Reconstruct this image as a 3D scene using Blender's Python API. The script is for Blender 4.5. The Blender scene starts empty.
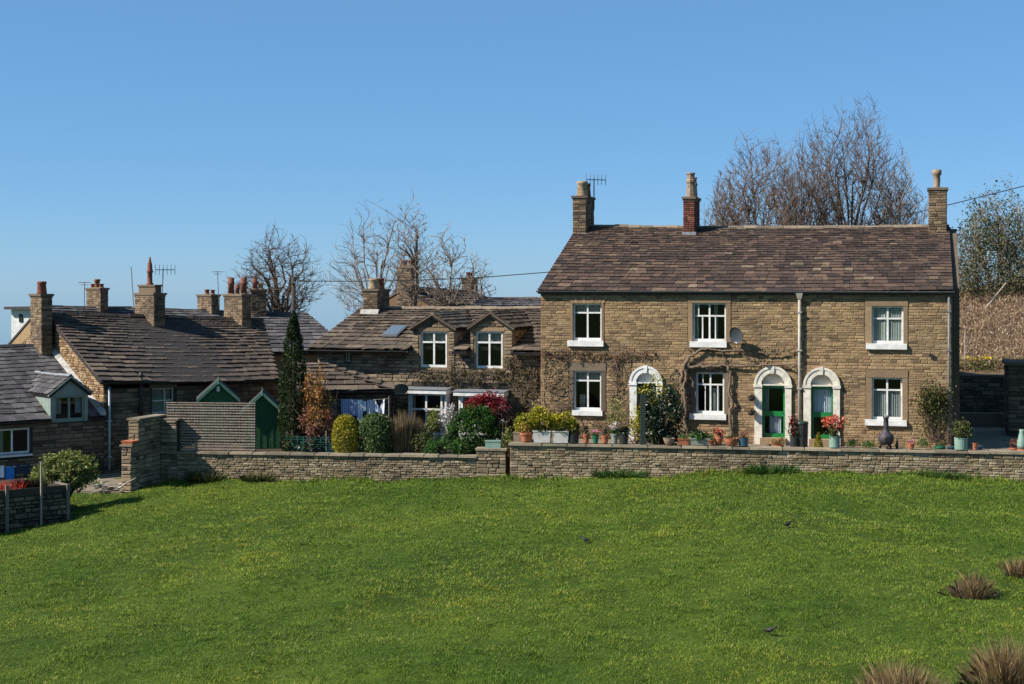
import bpy, math, random
import numpy as np
from mathutils import Vector, Matrix

R = math.radians
scene = bpy.context.scene
COL = scene.collection

# ------------------------------------------------------------------ camera
FOC, HORIZON, EYE = 1450.0, 290.0, 5.5        # focal length in pixels, eye-level row, eye height (terrace = 0)
cam_d = bpy.data.cameras.new('camera')
cam_d.sensor_width = 36.0
cam_d.lens = 36.0 * FOC / 1024.0
cam_d.shift_y = -(342.0 - HORIZON) / 1024.0
cam_d.clip_start = 0.5
cam_d.clip_end = 20000
cam = bpy.data.objects.new('camera', cam_d)
cam.location = (0, 0, EYE)
cam.rotation_euler = (R(90), 0, 0)
COL.objects.link(cam)
scene.camera = cam

# ------------------------------------------------------------------ sky and sun
SUN_TRAVEL = Vector((0.735, 0.215, 0)).normalized()
SUN_EL = R(40)
to_sun = -SUN_TRAVEL
SUN_AZ = math.atan2(to_sun.x, to_sun.y)       # clockwise from +Y
world = bpy.data.worlds.new('World')
scene.world = world
world.use_nodes = True
wn = world.node_tree
wn.nodes.clear()
w_out = wn.nodes.new('ShaderNodeOutputWorld')
w_bg = wn.nodes.new('ShaderNodeBackground')
w_sky = wn.nodes.new('ShaderNodeTexSky')
w_sky.sky_type = 'NISHITA'
w_sky.sun_disc = False
w_sky.sun_elevation = SUN_EL
w_sky.sun_rotation = SUN_AZ
w_sky.altitude = 1500
w_sky.air_density = 0.9
w_sky.dust_density = 0.55
w_sky.ozone_density = 10.0
w_bg.inputs['Strength'].default_value = 0.078
w_mix = wn.nodes.new('ShaderNodeMix')           # flat blue mixed in to even out the sky gradient
w_mix.data_type = 'RGBA'
w_mix.inputs[0].default_value = 0.45
w_mix.inputs[7].default_value = (1.35, 3.25, 5.3, 1)
wn.links.new(w_sky.outputs[0], w_mix.inputs[6])
wn.links.new(w_mix.outputs[2], w_bg.inputs['Color'])
wn.links.new(w_bg.outputs[0], w_out.inputs['Surface'])
sun_d = bpy.data.lights.new('sun', 'SUN')
sun_d.energy = 5.0
sun_d.angle = R(0.5)
sun_d.color = (1.0, 0.94, 0.86)
sun = bpy.data.objects.new('sun', sun_d)
sd = Vector((SUN_TRAVEL.x * math.cos(SUN_EL), SUN_TRAVEL.y * math.cos(SUN_EL), -math.sin(SUN_EL)))
sun.rotation_euler = sd.to_track_quat('-Z', 'Y').to_euler()
sun.location = (-30, 0, 40)
COL.objects.link(sun)
vs = scene.view_settings
vs.view_transform = 'Standard'
vs.look = 'None'
vs.gamma = 1.0
vs.exposure = 0.8
vs.use_curve_mapping = False

# ------------------------------------------------------------------ helpers
def at(px, py, Y):
    return Vector(((px - 512) / FOC * Y, Y, EYE - (py - HORIZON) / FOC * Y))

class Frame:
    """A thing's own axes: x along its front, y into it, z up."""
    def __init__(self, O, deg):
        self.O = Vector(O); self.th = R(deg)
        c, s = math.cos(self.th), math.sin(self.th)
        self.U = Vector((c, s, 0)); self.D = Vector((-s, c, 0))
    def w(self, u, d, z):
        return self.O + self.U * u + self.D * d + Vector((0, 0, z))
    def hit(self, px, py, d=0.0):
        """Where the sight line through a photo point meets the plane y = d of this frame: (x, z)."""
        ray = Vector(((px - 512) / FOC, 1, -(py - HORIZON) / FOC))
        P0 = self.O + self.D * d
        t = (P0.xy.dot(self.D.xy)) / ray.xy.dot(self.D.xy)
        P = ray * t + Vector((0, 0, EYE)) - self.O
        return P.dot(self.U), P.z
    def rect(self, x0, x1, y0, y1, d=0.0):
        a = self.hit(x0, y1, d); b = self.hit(x1, y0, d)
        return [a[0], b[0], a[1], b[1]]

class MB:
    """Collects faces; build() links them as ONE mesh object."""
    def __init__(self):
        self.v = []; self.f = []; self.r = []; self.smooth = False
    def add(self, vs, fs, r=0.0):
        n = len(self.v); self.v += [tuple(p) for p in vs]
        self.f += [tuple(i + n for i in f) for f in fs]; self.r += [r] * len(fs)
        return self
    def hexa(self, p, r=0.0):
        return self.add(p, [(0, 3, 2, 1), (4, 5, 6, 7), (0, 1, 5, 4), (1, 2, 6, 5), (2, 3, 7, 6), (3, 0, 4, 7)], r)
    def box(self, x0, x1, y0, y1, z0, z1, r=0.0):
        return self.hexa([(x0, y0, z0), (x1, y0, z0), (x1, y1, z0), (x0, y1, z0), (x0, y0, z1), (x1, y0, z1), (x1, y1, z1), (x0, y1, z1)], r)
    def prism(self, poly, y0, y1, r=0.0):
        """polygon of (x, z), counter-clockwise seen from the front (-y), between y0 and y1"""
        n = len(poly)
        vs = [(x, y0, z) for x, z in poly] + [(x, y1, z) for x, z in poly]
        fs = [tuple(range(n)), tuple(range(2 * n - 1, n - 1, -1))]
        fs += [(i, i + n, (i + 1) % n + n, (i + 1) % n) for i in range(n)]
        return self.add(vs, fs, r)
    def prism_z(self, poly, z0, z1, r=0.0):
        n = len(poly)
        vs = [(x, y, z0) for x, y in poly] + [(x, y, z1) for x, y in poly]
        fs = [tuple(range(n - 1, -1, -1)), tuple(range(n, 2 * n))]
        fs += [(i, (i + 1) % n, (i + 1) % n + n, i + n) for i in range(n)]
        return self.add(vs, fs, r)
    def tube(self, pts, rad, n=6, r=0.0, cap=True):
        pts = [Vector(p) for p in pts]
        if not isinstance(rad, (list, tuple)): rad = [rad] * len(pts)
        base = len(self.v); t0 = None
        for i, p in enumerate(pts):
            t = (pts[min(i + 1, len(pts) - 1)] - pts[max(i - 1, 0)])
            if t.length < 1e-9: t = Vector((0, 0, 1))
            t.normalize()
            a = t.orthogonal().normalized() if t0 is None else (t0 - t * t0.dot(t))
            if a.length < 1e-6: a = t.orthogonal()
            a.normalize(); t0 = a; b = t.cross(a)
            for k in range(n):
                q = 2 * math.pi * k / n
                self.v.append(tuple(p + (a * math.cos(q) + b * math.sin(q)) * rad[i]))
        for i in range(len(pts) - 1):
            for k in range(n):
                self.f.append((base + i * n + k, base + i * n + (k + 1) % n, base + (i + 1) * n + (k + 1) % n, base + (i + 1) * n + k)); self.r.append(r)
        if cap:
            self.f.append(tuple(base + k for k in range(n - 1, -1, -1))); self.r.append(r)
            e = base + (len(pts) - 1) * n
            self.f.append(tuple(e + k for k in range(n))); self.r.append(r)
        return self
    def lathe(self, prof, n=16, c=(0, 0, 0), r=0.0):
        base = len(self.v)
        for rr, z in prof:
            for k in range(n):
                q = 2 * math.pi * k / n
                self.v.append((c[0] + rr * math.cos(q), c[1] + rr * math.sin(q), c[2] + z))
        for i in range(len(prof) - 1):
            for k in range(n):
                self.f.append((base + i * n + k, base + i * n + (k + 1) % n, base + (i + 1) * n + (k + 1) % n, base + (i + 1) * n + k)); self.r.append(r)
        self.f.append(tuple(base + k for k in range(n - 1, -1, -1))); self.r.append(r)
        e = base + (len(prof) - 1) * n
        self.f.append(tuple(e + k for k in range(n))); self.r.append(r)
        return self
    def mesh(self, name):
        me = bpy.data.meshes.new(name)
        me.from_pydata(self.v, [], self.f)
        if any(self.r):
            at_ = me.attributes.new('rnd', 'FLOAT', 'FACE'); at_.data.foreach_set('value', np.array(self.r, dtype=np.float32))
        if self.smooth:
            me.polygons.foreach_set('use_smooth', [True] * len(me.polygons))
        me.update()
        return me
    def build(self, name, mat, parent=None, loc=None, rotz=0.0):
        return link(name, self.mesh(name), mat, parent, loc, rotz)

def link(name, me, mat, parent=None, loc=None, rotz=0.0):
    if mat and not me.materials: me.materials.append(mat)
    o = bpy.data.objects.new(name, me)
    COL.objects.link(o)
    if parent: o.parent = parent
    if loc is not None: o.location = loc
    if rotz: o.rotation_euler = (0, 0, rotz)
    return o

def np_mesh(name, V, F, rnd=None, smooth=False):
    """V (n,3), F (m,k) numpy arrays, rnd (m,)"""
    me = bpy.data.meshes.new(name)
    V = np.ascontiguousarray(V, dtype=np.float32); F = np.ascontiguousarray(F, dtype=np.int32)
    m, k = F.shape
    me.vertices.add(len(V)); me.vertices.foreach_set('co', V.ravel())
    me.loops.add(m * k); me.loops.foreach_set('vertex_index', F.ravel())
    me.polygons.add(m)
    me.polygons.foreach_set('loop_start', np.arange(m, dtype=np.int32) * k)
    try: me.polygons.foreach_set('loop_total', np.full(m, k, dtype=np.int32))
    except Exception: pass
    me.update(calc_edges=True)
    if smooth: me.polygons.foreach_set('use_smooth', np.ones(m, dtype=bool))
    if rnd is not None:
        a = me.attributes.new('rnd', 'FLOAT', 'FACE'); a.data.foreach_set('value', np.ascontiguousarray(rnd, dtype=np.float32))
    return me

def tag(o, label, cat=None, group=None):
    o['label'] = label
    if cat: o['category'] = cat
    if group: o['group'] = group
    return o
def kind(o, k):
    o['kind'] = k
    return o
def thing(name, label, cat, loc=(0, 0, 0), rotz=0.0, group=None):
    o = bpy.data.objects.new(name, None)
    o.empty_display_size = 0.2
    COL.objects.link(o)
    o.location = loc; o.rotation_euler = (0, 0, rotz)
    return tag(o, label, cat, group)
def thing_at(fr, name, label, cat, group=None):
    return thing(name, label, cat, fr.O, fr.th, group)

# ------------------------------------------------------------------ materials
class NT:
    def __init__(self, name):
        self.m = bpy.data.materials.new(name); self.m.use_nodes = True
        self.t = self.m.node_tree; self.t.nodes.clear()
        self.out = self.t.nodes.new('ShaderNodeOutputMaterial')
    def n(self, typ, **kw):
        o = self.t.nodes.new(typ)
        for k, v in kw.items():
            if k.startswith('i_'): o.inputs[k[2:].replace('_', ' ')].default_value = v
            else: setattr(o, k, v)
        return o
    def l(self, a, b): self.t.links.new(a, b)
    def ramp(self, src, cols, interp='LINEAR'):
        r = self.n('ShaderNodeValToRGB'); r.color_ramp.interpolation = interp
        el = r.color_ramp.elements
        while len(el) < len(cols): el.new(0.5)
        for e, (p, c) in zip(el, cols):
            e.position = p; e.color = (c[0], c[1], c[2], 1)
        self.l(src, r.inputs[0]); return r.outputs[0]
    def noise(self, scale, detail=3, rough=0.6, vec=None, w=None):
        t = self.n('ShaderNodeTexNoise'); t.inputs['Scale'].default_value = scale
        t.inputs['Detail'].default_value = detail; t.inputs['Roughness'].default_value = rough
        if vec is not None: self.l(vec, t.inputs['Vector'])
        return t.outputs['Fac']
    def pos(self): return self.n('ShaderNodeNewGeometry').outputs['Position']
    def rnd(self):
        a = self.n('ShaderNodeAttribute', attribute_name='rnd'); o = self.n('ShaderNodeObjectInfo')
        s = self.n('ShaderNodeMath', operation='ADD'); self.l(a.outputs['Fac'], s.inputs[0]); self.l(o.outputs['Random'], s.inputs[1])
        f = self.n('ShaderNodeMath', operation='FRACT'); self.l(s.outputs[0], f.inputs[0]); return f.outputs[0]
    def mix(self, fac, a, b, mode='MIX'):
        m = self.n('ShaderNodeMix', data_type='RGBA', blend_type=mode)
        for s, v in ((m.inputs[0], fac), (m.inputs[6], a), (m.inputs[7], b)):
            if isinstance(v, (int, float)): s.default_value = v
            elif isinstance(v, (tuple, list)): s.default_value = (v[0], v[1], v[2], 1)
            else: self.l(v, s)
        return m.outputs[2]
    def maprange(self, src, a, b, c, d):
        m = self.n('ShaderNodeMapRange'); self.l(src, m.inputs[0])
        for i, v in enumerate((a, b, c, d)): m.inputs[i + 1].default_value = v
        return m.outputs[0]
    def done(self, col, rough=0.9, spec=0.25, bump=None, bstr=0.3, bdist=0.02, metal=0.0):
        p = self.n('ShaderNodeBsdfPrincipled')
        if isinstance(col, (tuple, list)): p.inputs['Base Color'].default_value = (col[0], col[1], col[2], 1)
        else: self.l(col, p.inputs['Base Color'])
        if isinstance(rough, float): p.inputs['Roughness'].default_value = rough
        else: self.l(rough, p.inputs['Roughness'])
        p.inputs['Specular IOR Level'].default_value = spec
        p.inputs['Metallic'].default_value = metal
        if bump is not None:
            b = self.n('ShaderNodeBump'); b.inputs['Strength'].default_value = bstr; b.inputs['Distance'].default_value = bdist
            self.l(bump, b.inputs['Height']); self.l(b.outputs[0], p.inputs['Normal'])
        self.l(p.outputs[0], self.out.inputs[0]); return self.m

def stone_mat(name, cols, stain=(0.05, 0.045, 0.04), stain_amt=0.55, lichen=None, scale=1.0):
    t = NT(name); P = t.pos()
    c = t.ramp(t.rnd(), cols)
    n1 = t.noise(26 * scale, 4, 0.7, P)
    c = t.mix(0.7, c, t.ramp(n1, [(0.25, (0.5, 0.5, 0.5)), (0.75, (1.45, 1.45, 1.45))]), 'MULTIPLY')
    n2 = t.noise(0.8, 4, 0.65, P)
    c = t.mix(t.maprange(n2, 0.48, 0.72, 0, stain_amt), c, stain)
    if lichen:
        n3 = t.noise(2.2, 5, 0.7, P)
        c = t.mix(t.maprange(n3, 0.56, 0.72, 0, 0.6), c, lichen)
    return t.done(c, 0.93, 0.2, n1, 0.5, 0.03)

def plain(name, col, rough=0.6, var=0.25, scale=6.0, spec=0.4, bump=0.15, metal=0.0):
    t = NT(name); P = t.pos(); n = t.noise(scale, 5, 0.65, P)
    c = t.mix(1.0, col, t.ramp(n, [(0.3, (1 - var,) * 3), (0.7, (1 + var * 0.5,) * 3)]), 'MULTIPLY')
    return t.done(c, rough, spec, n, bump, 0.01, metal)

def leaf_mat(name, cols, trans=0.3, rough=0.55):
    t = NT(name); P = t.pos()
    c = t.ramp(t.rnd(), cols)
    n = t.noise(3.0, 3, 0.6, P)
    c = t.mix(0.7, c, t.ramp(n, [(0.3, (0.55, 0.6, 0.55)), (0.7, (1.3, 1.25, 1.2))]), 'MULTIPLY')
    p = t.n('ShaderNodeBsdfPrincipled'); p.inputs['Roughness'].default_value = rough; p.inputs['Specular IOR Level'].default_value = 0.25
    t.l(c, p.inputs['Base Color'])
    tr = t.n('ShaderNodeBsdfTranslucent'); t.l(c, tr.inputs['Color'])
    mx = t.n('ShaderNodeMixShader'); mx.inputs[0].default_value = trans
    t.l(p.outputs[0], mx.inputs[1]); t.l(tr.outputs[0], mx.inputs[2]); t.l(mx.outputs[0], t.out.inputs[0])
    return t.m

M = {}
M['stone_main'] = stone_mat('ochre_sandstone', [(0.0, (0.13, 0.086, 0.048)), (0.18, (0.215, 0.146, 0.078)), (0.45, (0.275, 0.186, 0.096)), (0.7, (0.32, 0.22, 0.117)), (0.88, (0.235, 0.148, 0.08)), (1.0, (0.37, 0.27, 0.155))], (0.11, 0.078, 0.052), 0.7)
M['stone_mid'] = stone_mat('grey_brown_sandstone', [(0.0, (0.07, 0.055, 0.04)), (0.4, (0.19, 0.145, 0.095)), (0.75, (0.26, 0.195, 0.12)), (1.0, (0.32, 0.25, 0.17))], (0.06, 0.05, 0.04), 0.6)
M['stone_gable'] = stone_mat('golden_gritstone', [(0.0, (0.13, 0.082, 0.043)), (0.4, (0.25, 0.165, 0.088)), (0.75, (0.33, 0.225, 0.125)), (1.0, (0.42, 0.31, 0.19))], (0.13, 0.09, 0.055), 0.5)
M['stone_dark'] = stone_mat('dark_gritstone', [(0.0, (0.06, 0.045, 0.033)), (0.5, (0.125, 0.094, 0.064)), (1.0, (0.20, 0.15, 0.10))], (0.03, 0.027, 0.024), 0.6)  # dark stone mix for back, side, lane and yard walls
M['stone_stack'] = stone_mat('chimney_gritstone', [(0.0, (0.07, 0.05, 0.034)), (0.5, (0.15, 0.107, 0.067)), (1.0, (0.235, 0.17, 0.107))], (0.04, 0.033, 0.028), 0.8)
M['stone_garden'] = stone_mat('mossy_walling_stone', [(0.0, (0.13, 0.098, 0.058)), (0.35, (0.215, 0.165, 0.10)), (0.7, (0.27, 0.21, 0.13)), (1.0, (0.36, 0.295, 0.195))], (0.07, 0.05, 0.036), 0.65, (0.24, 0.205, 0.07))
M['coping'] = stone_mat('coping_stone', [(0.0, (0.16, 0.13, 0.09)), (1.0, (0.28, 0.23, 0.16))], (0.06, 0.055, 0.045), 0.7, (0.2, 0.19, 0.1))
M['dressed'] = stone_mat('dressed_sandstone', [(0.0, (0.20, 0.135, 0.08)), (1.0, (0.31, 0.215, 0.125))], (0.12, 0.085, 0.055), 0.5)
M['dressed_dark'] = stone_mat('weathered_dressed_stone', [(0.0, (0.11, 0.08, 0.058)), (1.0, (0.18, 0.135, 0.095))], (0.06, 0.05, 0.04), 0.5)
M['mortar'] = plain('earthy_mortar', (0.19, 0.135, 0.08), 0.95, 0.4, 9, 0.1)
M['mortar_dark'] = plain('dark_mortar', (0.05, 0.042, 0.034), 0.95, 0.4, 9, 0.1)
M['slate_main'] = stone_mat('brown_stone_slate', [(0.0, (0.030, 0.022, 0.019)), (0.3, (0.055, 0.037, 0.029)), (0.6, (0.077, 0.050, 0.038)), (0.88, (0.106, 0.067, 0.049)), (0.97, (0.14, 0.095, 0.064)), (1.0, (0.19, 0.14, 0.095))], (0.028, 0.022, 0.020), 0.75, (0.12, 0.095, 0.05), 0.5)
M['slate_mid'] = stone_mat('tan_stone_slate', [(0.0, (0.055, 0.042, 0.031)), (0.4, (0.09, 0.069, 0.050)), (0.75, (0.12, 0.091, 0.065)), (1.0, (0.17, 0.13, 0.092))], (0.05, 0.043, 0.036), 0.7, None, 0.5)
M['slate_old'] = stone_mat('grey_stone_slate', [(0.0, (0.048, 0.037, 0.030)), (0.4, (0.075, 0.057, 0.044)), (0.75, (0.10, 0.076, 0.057)), (1.0, (0.145, 0.11, 0.08))], (0.035, 0.03, 0.028), 0.7, None, 0.5)
M['slate_blue'] = stone_mat('blue_grey_slate', [(0.0, (0.045, 0.043, 0.046)), (0.6, (0.085, 0.078, 0.08)), (1.0, (0.13, 0.118, 0.115))], (0.05, 0.045, 0.045), 0.6, None, 0.5)
M['deck'] = plain('roof_boarding', (0.025, 0.02, 0.018), 0.9, 0.3)
M['ridge'] = stone_mat('ridge_stone', [(0.0, (0.13, 0.10, 0.07)), (1.0, (0.24, 0.19, 0.135))], (0.07, 0.055, 0.04), 0.6)
M['white'] = plain('white_gloss_paint', (0.66, 0.65, 0.61), 0.45, 0.28, 4, 0.4, 0.1)
M['cream'] = plain('cream_masonry_paint', (0.62, 0.57, 0.47), 0.6, 0.3, 5, 0.3, 0.2)
M['offwhite'] = plain('aged_white_paint', (0.50, 0.48, 0.44), 0.6, 0.25, 5, 0.3, 0.2)
M['mint'] = plain('pale_green_paint', (0.20, 0.245, 0.205), 0.55, 0.2, 6, 0.4)
M['greendoor'] = plain('bright_green_gloss_paint', (0.010, 0.16, 0.038), 0.35, 0.2, 6, 0.5)
M['darkdoor'] = plain('dark_green_gloss_paint', (0.012, 0.035, 0.022), 0.4, 0.2, 6, 0.5)
M['shed'] = plain('green_shed_stain', (0.028, 0.10, 0.038), 0.7, 0.45, 10, 0.3)
M['shed_trim'] = plain('faded_green_trim', (0.12, 0.235, 0.155), 0.6, 0.25, 8, 0.3)
M['felt'] = plain('roofing_felt', (0.04, 0.045, 0.04), 0.9, 0.3, 20, 0.2)
M['trellis'] = plain('weathered_pink_timber', (0.27, 0.215, 0.17), 0.85, 0.5, 9, 0.2)
M['timber'] = plain('grey_timber', (0.17, 0.145, 0.115), 0.85, 0.4, 9, 0.2)
M['oldwood'] = plain('bleached_driftwood', (0.34, 0.29, 0.23), 0.9, 0.4, 9, 0.2)
M['black'] = plain('black_cast_iron', (0.018, 0.017, 0.017), 0.5, 0.2, 8, 0.4)
M['greyiron'] = plain('grey_painted_iron', (0.13, 0.125, 0.12), 0.5, 0.25, 8, 0.4)
M['palepipe'] = plain('cream_drain_pipe', (0.36, 0.33, 0.28), 0.5, 0.3, 8, 0.4)
M['bluepipe'] = plain('pale_blue_grey_pipe', (0.30, 0.35, 0.37), 0.5, 0.2, 8, 0.4)
M['dish'] = plain('grey_dish_enamel', (0.05, 0.058, 0.066), 0.35, 0.15, 8, 0.5)
M['lead'] = plain('lead_flashing', (0.19, 0.20, 0.21), 0.55, 0.35, 6, 0.4, 0.2, 0.1)
M['flash'] = plain('white_mortar_flashing', (0.36, 0.34, 0.31), 0.8, 0.45, 7, 0.2)
M['terracotta'] = plain('terracotta', (0.36, 0.125, 0.060), 0.75, 0.35, 10, 0.25)
M['redpot'] = plain('sooty_red_clay', (0.19, 0.070, 0.045), 0.8, 0.5, 8, 0.2)
M['buffpot'] = plain('buff_fireclay', (0.34, 0.25, 0.15), 0.75, 0.6, 7, 0.25)
M['redbrick'] = stone_mat('sooty_red_brick', [(0.0, (0.075, 0.028, 0.022)), (0.6, (0.16, 0.055, 0.04)), (1.0, (0.22, 0.09, 0.06))], (0.05, 0.03, 0.028), 0.6)
M['bluepot'] = plain('blue_glazed_pot', (0.03, 0.075, 0.11), 0.3, 0.2, 8, 0.5)
M['mintpot'] = plain('pale_green_glazed_pot', (0.19, 0.285, 0.225), 0.45, 0.25, 8, 0.4)
M['greenpot'] = plain('green_plastic_pot', (0.02, 0.13, 0.065), 0.45, 0.2, 8, 0.4)
M['darkpot'] = plain('dark_glazed_pot', (0.025, 0.027, 0.026), 0.4, 0.2, 8, 0.4)
M['greypot'] = plain('stone_grey_pot', (0.22, 0.24, 0.20), 0.7, 0.3, 8, 0.3)
M['tanpot'] = plain('tan_stone_pot', (0.27, 0.20, 0.14), 0.8, 0.4, 8, 0.25)
M['soil'] = plain('potting_soil', (0.03, 0.022, 0.016), 0.95, 0.4, 20, 0.1)
M['chim'] = plain('charcoal_clay', (0.045, 0.036, 0.043), 0.6, 0.35, 9, 0.35)
M['plaster'] = plain('indoor_plaster', (0.16, 0.15, 0.14), 0.9, 0.1)
M['carpet'] = plain('indoor_floor', (0.08, 0.06, 0.05), 0.9, 0.1)
M['curtain'] = plain('net_curtain', (0.42, 0.41, 0.38), 0.9, 0.2, 12)
M['blind'] = plain('cream_blind', (0.55, 0.53, 0.48), 0.9, 0.15, 12)
M['bark'] = plain('grey_bark', (0.12, 0.095, 0.075), 0.9, 0.4, 12, 0.2)
M['twig'] = plain('brown_twig', (0.10, 0.072, 0.055), 0.9, 0.4, 3, 0.2)
M['twig_red'] = plain('reddish_twig', (0.125, 0.086, 0.062), 0.9, 0.4, 3, 0.2)
M['twig_pale'] = plain('pale_twig', (0.19, 0.15, 0.115), 0.9, 0.4, 3, 0.2)
M['vine'] = plain('twisted_vine_bark', (0.17, 0.122, 0.083), 0.9, 0.5, 14, 0.2)
M['vine_dark'] = plain('dark_vine_twig', (0.115, 0.078, 0.055), 0.9, 0.5, 14, 0.2)
M['wire'] = plain('black_cable', (0.02, 0.02, 0.02), 0.6, 0.1)
M['pole'] = plain('creosoted_pole', (0.055, 0.045, 0.036), 0.9, 0.3, 8, 0.2)
M['blue_cloth'] = plain('bright_blue_cloth', (0.03, 0.19, 0.55), 0.9, 0.2, 8, 0.2)
M['navy_cloth'] = plain('dark_cloth', (0.03, 0.035, 0.06), 0.9, 0.2, 8, 0.2)
M['white_cloth'] = plain('white_cotton', (0.70, 0.71, 0.78), 0.9, 0.15, 8, 0.2)
M['lilac_cloth'] = plain('lilac_cotton', (0.56, 0.56, 0.62), 0.9, 0.15, 8, 0.2)
M['feather'] = plain('black_feathers', (0.014, 0.014, 0.017), 0.55, 0.3, 14, 0.3)
M['teal'] = plain('teal_mesh', (0.02, 0.14, 0.12), 0.7, 0.3, 10, 0.2)
M['rope'] = plain('dry_rope', (0.3, 0.26, 0.2), 0.9, 0.2, 20, 0.2)

def stripe_cloth():
    t = NT('blue_checked_cloth'); tc = t.n('ShaderNodeTexCoord')
    w1 = t.n('ShaderNodeTexWave', wave_type='BANDS', bands_direction='X'); w1.inputs['Scale'].default_value = 4.5
    w2 = t.n('ShaderNodeTexWave', wave_type='BANDS', bands_direction='Z'); w2.inputs['Scale'].default_value = 4.5
    t.l(tc.outputs['Object'], w1.inputs[0]); t.l(tc.outputs['Object'], w2.inputs[0])
    c = t.mix(w1.outputs['Fac'], (0.12, 0.16, 0.36), (0.55, 0.58, 0.68))
    c = t.mix(w2.outputs['Fac'], t.mix(0.5, c, (0.04, 0.06, 0.2)), c)
    return t.done(c, 0.9, 0.2)
M['check_cloth'] = stripe_cloth()

def glass_mat():
    t = NT('window_glass')
    tr = t.n('ShaderNodeBsdfTransparent'); tr.inputs[0].default_value = (0.82, 0.86, 0.86, 1)
    gl = t.n('ShaderNodeBsdfGlossy'); gl.inputs['Roughness'].default_value = 0.03; gl.inputs[0].default_value = (0.9, 0.95, 1, 1)
    fr = t.n('ShaderNodeFresnel'); fr.inputs[0].default_value = 1.5
    n = t.noise(1.6, 2, 0.5, t.pos()); b = t.n('ShaderNodeBump'); b.inputs['Strength'].default_value = 0.06; b.inputs['Distance'].default_value = 0.05
    t.l(n, b.inputs['Height']); t.l(b.outputs[0], gl.inputs['Normal'])
    k = t.n('ShaderNodeMath', operation='MULTIPLY_ADD'); k.inputs[1].default_value = 1.0; k.inputs[2].default_value = 0.0
    ge = t.n('ShaderNodeNewGeometry'); inv = t.n('ShaderNodeMath', operation='SUBTRACT'); inv.inputs[0].default_value = 1.0; t.l(ge.outputs['Backfacing'], inv.inputs[1])
    t.l(inv.outputs[0], k.inputs[1]); t.l(fr.outputs[0], k.inputs[0])
    mx = t.n('ShaderNodeMixShader'); t.l(k.outputs[0], mx.inputs[0]); t.l(tr.outputs[0], mx.inputs[1]); t.l(gl.outputs[0], mx.inputs[2])
    t.l(mx.outputs[0], t.out.inputs[0]); return t.m
M['glass'] = glass_mat()

def grass_mats():
    t = NT('meadow_ground'); P = t.pos()
    n1 = t.noise(0.16, 4, 0.6, P); n2 = t.noise(1.3, 5, 0.7, P); n3 = t.noise(14, 4, 0.7, P)
    c = t.ramp(n1, [(0.32, (0.032, 0.058, 0.008)), (0.5, (0.050, 0.082, 0.010)), (0.68, (0.072, 0.104, 0.013))])  # darkened greens stand in for shade between the tufts
    c = t.mix(0.9, c, t.ramp(n2, [(0.3, (0.6, 0.65, 0.6)), (0.7, (1.3, 1.25, 1.2))]), 'MULTIPLY')
    c = t.mix(0.9, c, t.ramp(n3, [(0.3, (0.45, 0.45, 0.45)), (0.7, (1.35, 1.35, 1.3))]), 'MULTIPLY')
    g = t.done(c, 0.95, 0.1, n3, 0.6, 0.06)
    t = NT('grass_blade'); P = t.pos()
    c = t.ramp(t.rnd(), [(0.0, (0.045, 0.095, 0.010)), (0.3, (0.100, 0.175, 0.014)), (0.6, (0.145, 0.220, 0.020)), (0.85, (0.185, 0.250, 0.030)), (0.96, (0.235, 0.262, 0.055)), (1.0, (0.36, 0.33, 0.15))])
    n1 = t.noise(0.22, 4, 0.65, P); n2 = t.noise(2.4, 7, 0.8, P)
    c = t.mix(1.0, c, t.ramp(n1, [(0.36, (0.62, 0.75, 0.62)), (0.5, (0.97, 0.98, 0.97)), (0.64, (1.34, 1.16, 1.1))]), 'MULTIPLY')
    c = t.mix(1.0, c, t.ramp(n2, [(0.36, (0.40, 0.50, 0.42)), (0.5, (0.86, 0.90, 0.86)), (0.64, (1.34, 1.18, 1.2))]), 'MULTIPLY')
    p = t.n('ShaderNodeBsdfPrincipled'); p.inputs['Roughness'].default_value = 0.7; p.inputs['Specular IOR Level'].default_value = 0.15
    t.l(c, p.inputs['Base Color'])
    tr = t.n('ShaderNodeBsdfTranslucent'); t.l(c, tr.inputs['Color'])
    mx = t.n('ShaderNodeMixShader'); mx.inputs[0].default_value = 0.3
    t.l(p.outputs[0], mx.inputs[1]); t.l(tr.outputs[0], mx.inputs[2]); t.l(mx.outputs[0], t.out.inputs[0])
    return g, t.m
M['ground'], M['blade'] = grass_mats()
M['paving'] = plain('worn_paving', (0.20, 0.165, 0.12), 0.95, 0.4, 3, 0.15)
M['earth'] = plain('garden_earth', (0.055, 0.042, 0.028), 0.95, 0.5, 5, 0.1)
M['bank_soil'] = plain('dry_bank_soil', (0.13, 0.085, 0.055), 0.95, 0.4, 3, 0.1)

G = lambda *c: c
M['l_cypress'] = leaf_mat('cypress_green', [(0, (0.010, 0.022, 0.006)), (0.6, (0.030, 0.050, 0.010)), (1, (0.065, 0.085, 0.016))], 0.15)
M['l_copper'] = leaf_mat('copper_leaf', [(0, (0.10, 0.035, 0.018)), (0.5, (0.26, 0.11, 0.03)), (0.8, (0.36, 0.18, 0.04)), (1, (0.40, 0.26, 0.10))], 0.3)
M['l_rust'] = leaf_mat('rust_leaf', [(0, (0.09, 0.03, 0.025)), (0.5, (0.24, 0.09, 0.06)), (1, (0.36, 0.20, 0.13))], 0.3)
M['l_gold'] = leaf_mat('golden_conifer', [(0, (0.13, 0.11, 0.010)), (0.5, (0.30, 0.26, 0.020)), (1, (0.44, 0.38, 0.04))], 0.25)
M['l_varieg'] = leaf_mat('variegated_leaf', [(0, (0.022, 0.055, 0.014)), (0.5, (0.06, 0.11, 0.03)), (0.8, (0.14, 0.19, 0.07)), (1, (0.34, 0.36, 0.20))], 0.25)
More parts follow.
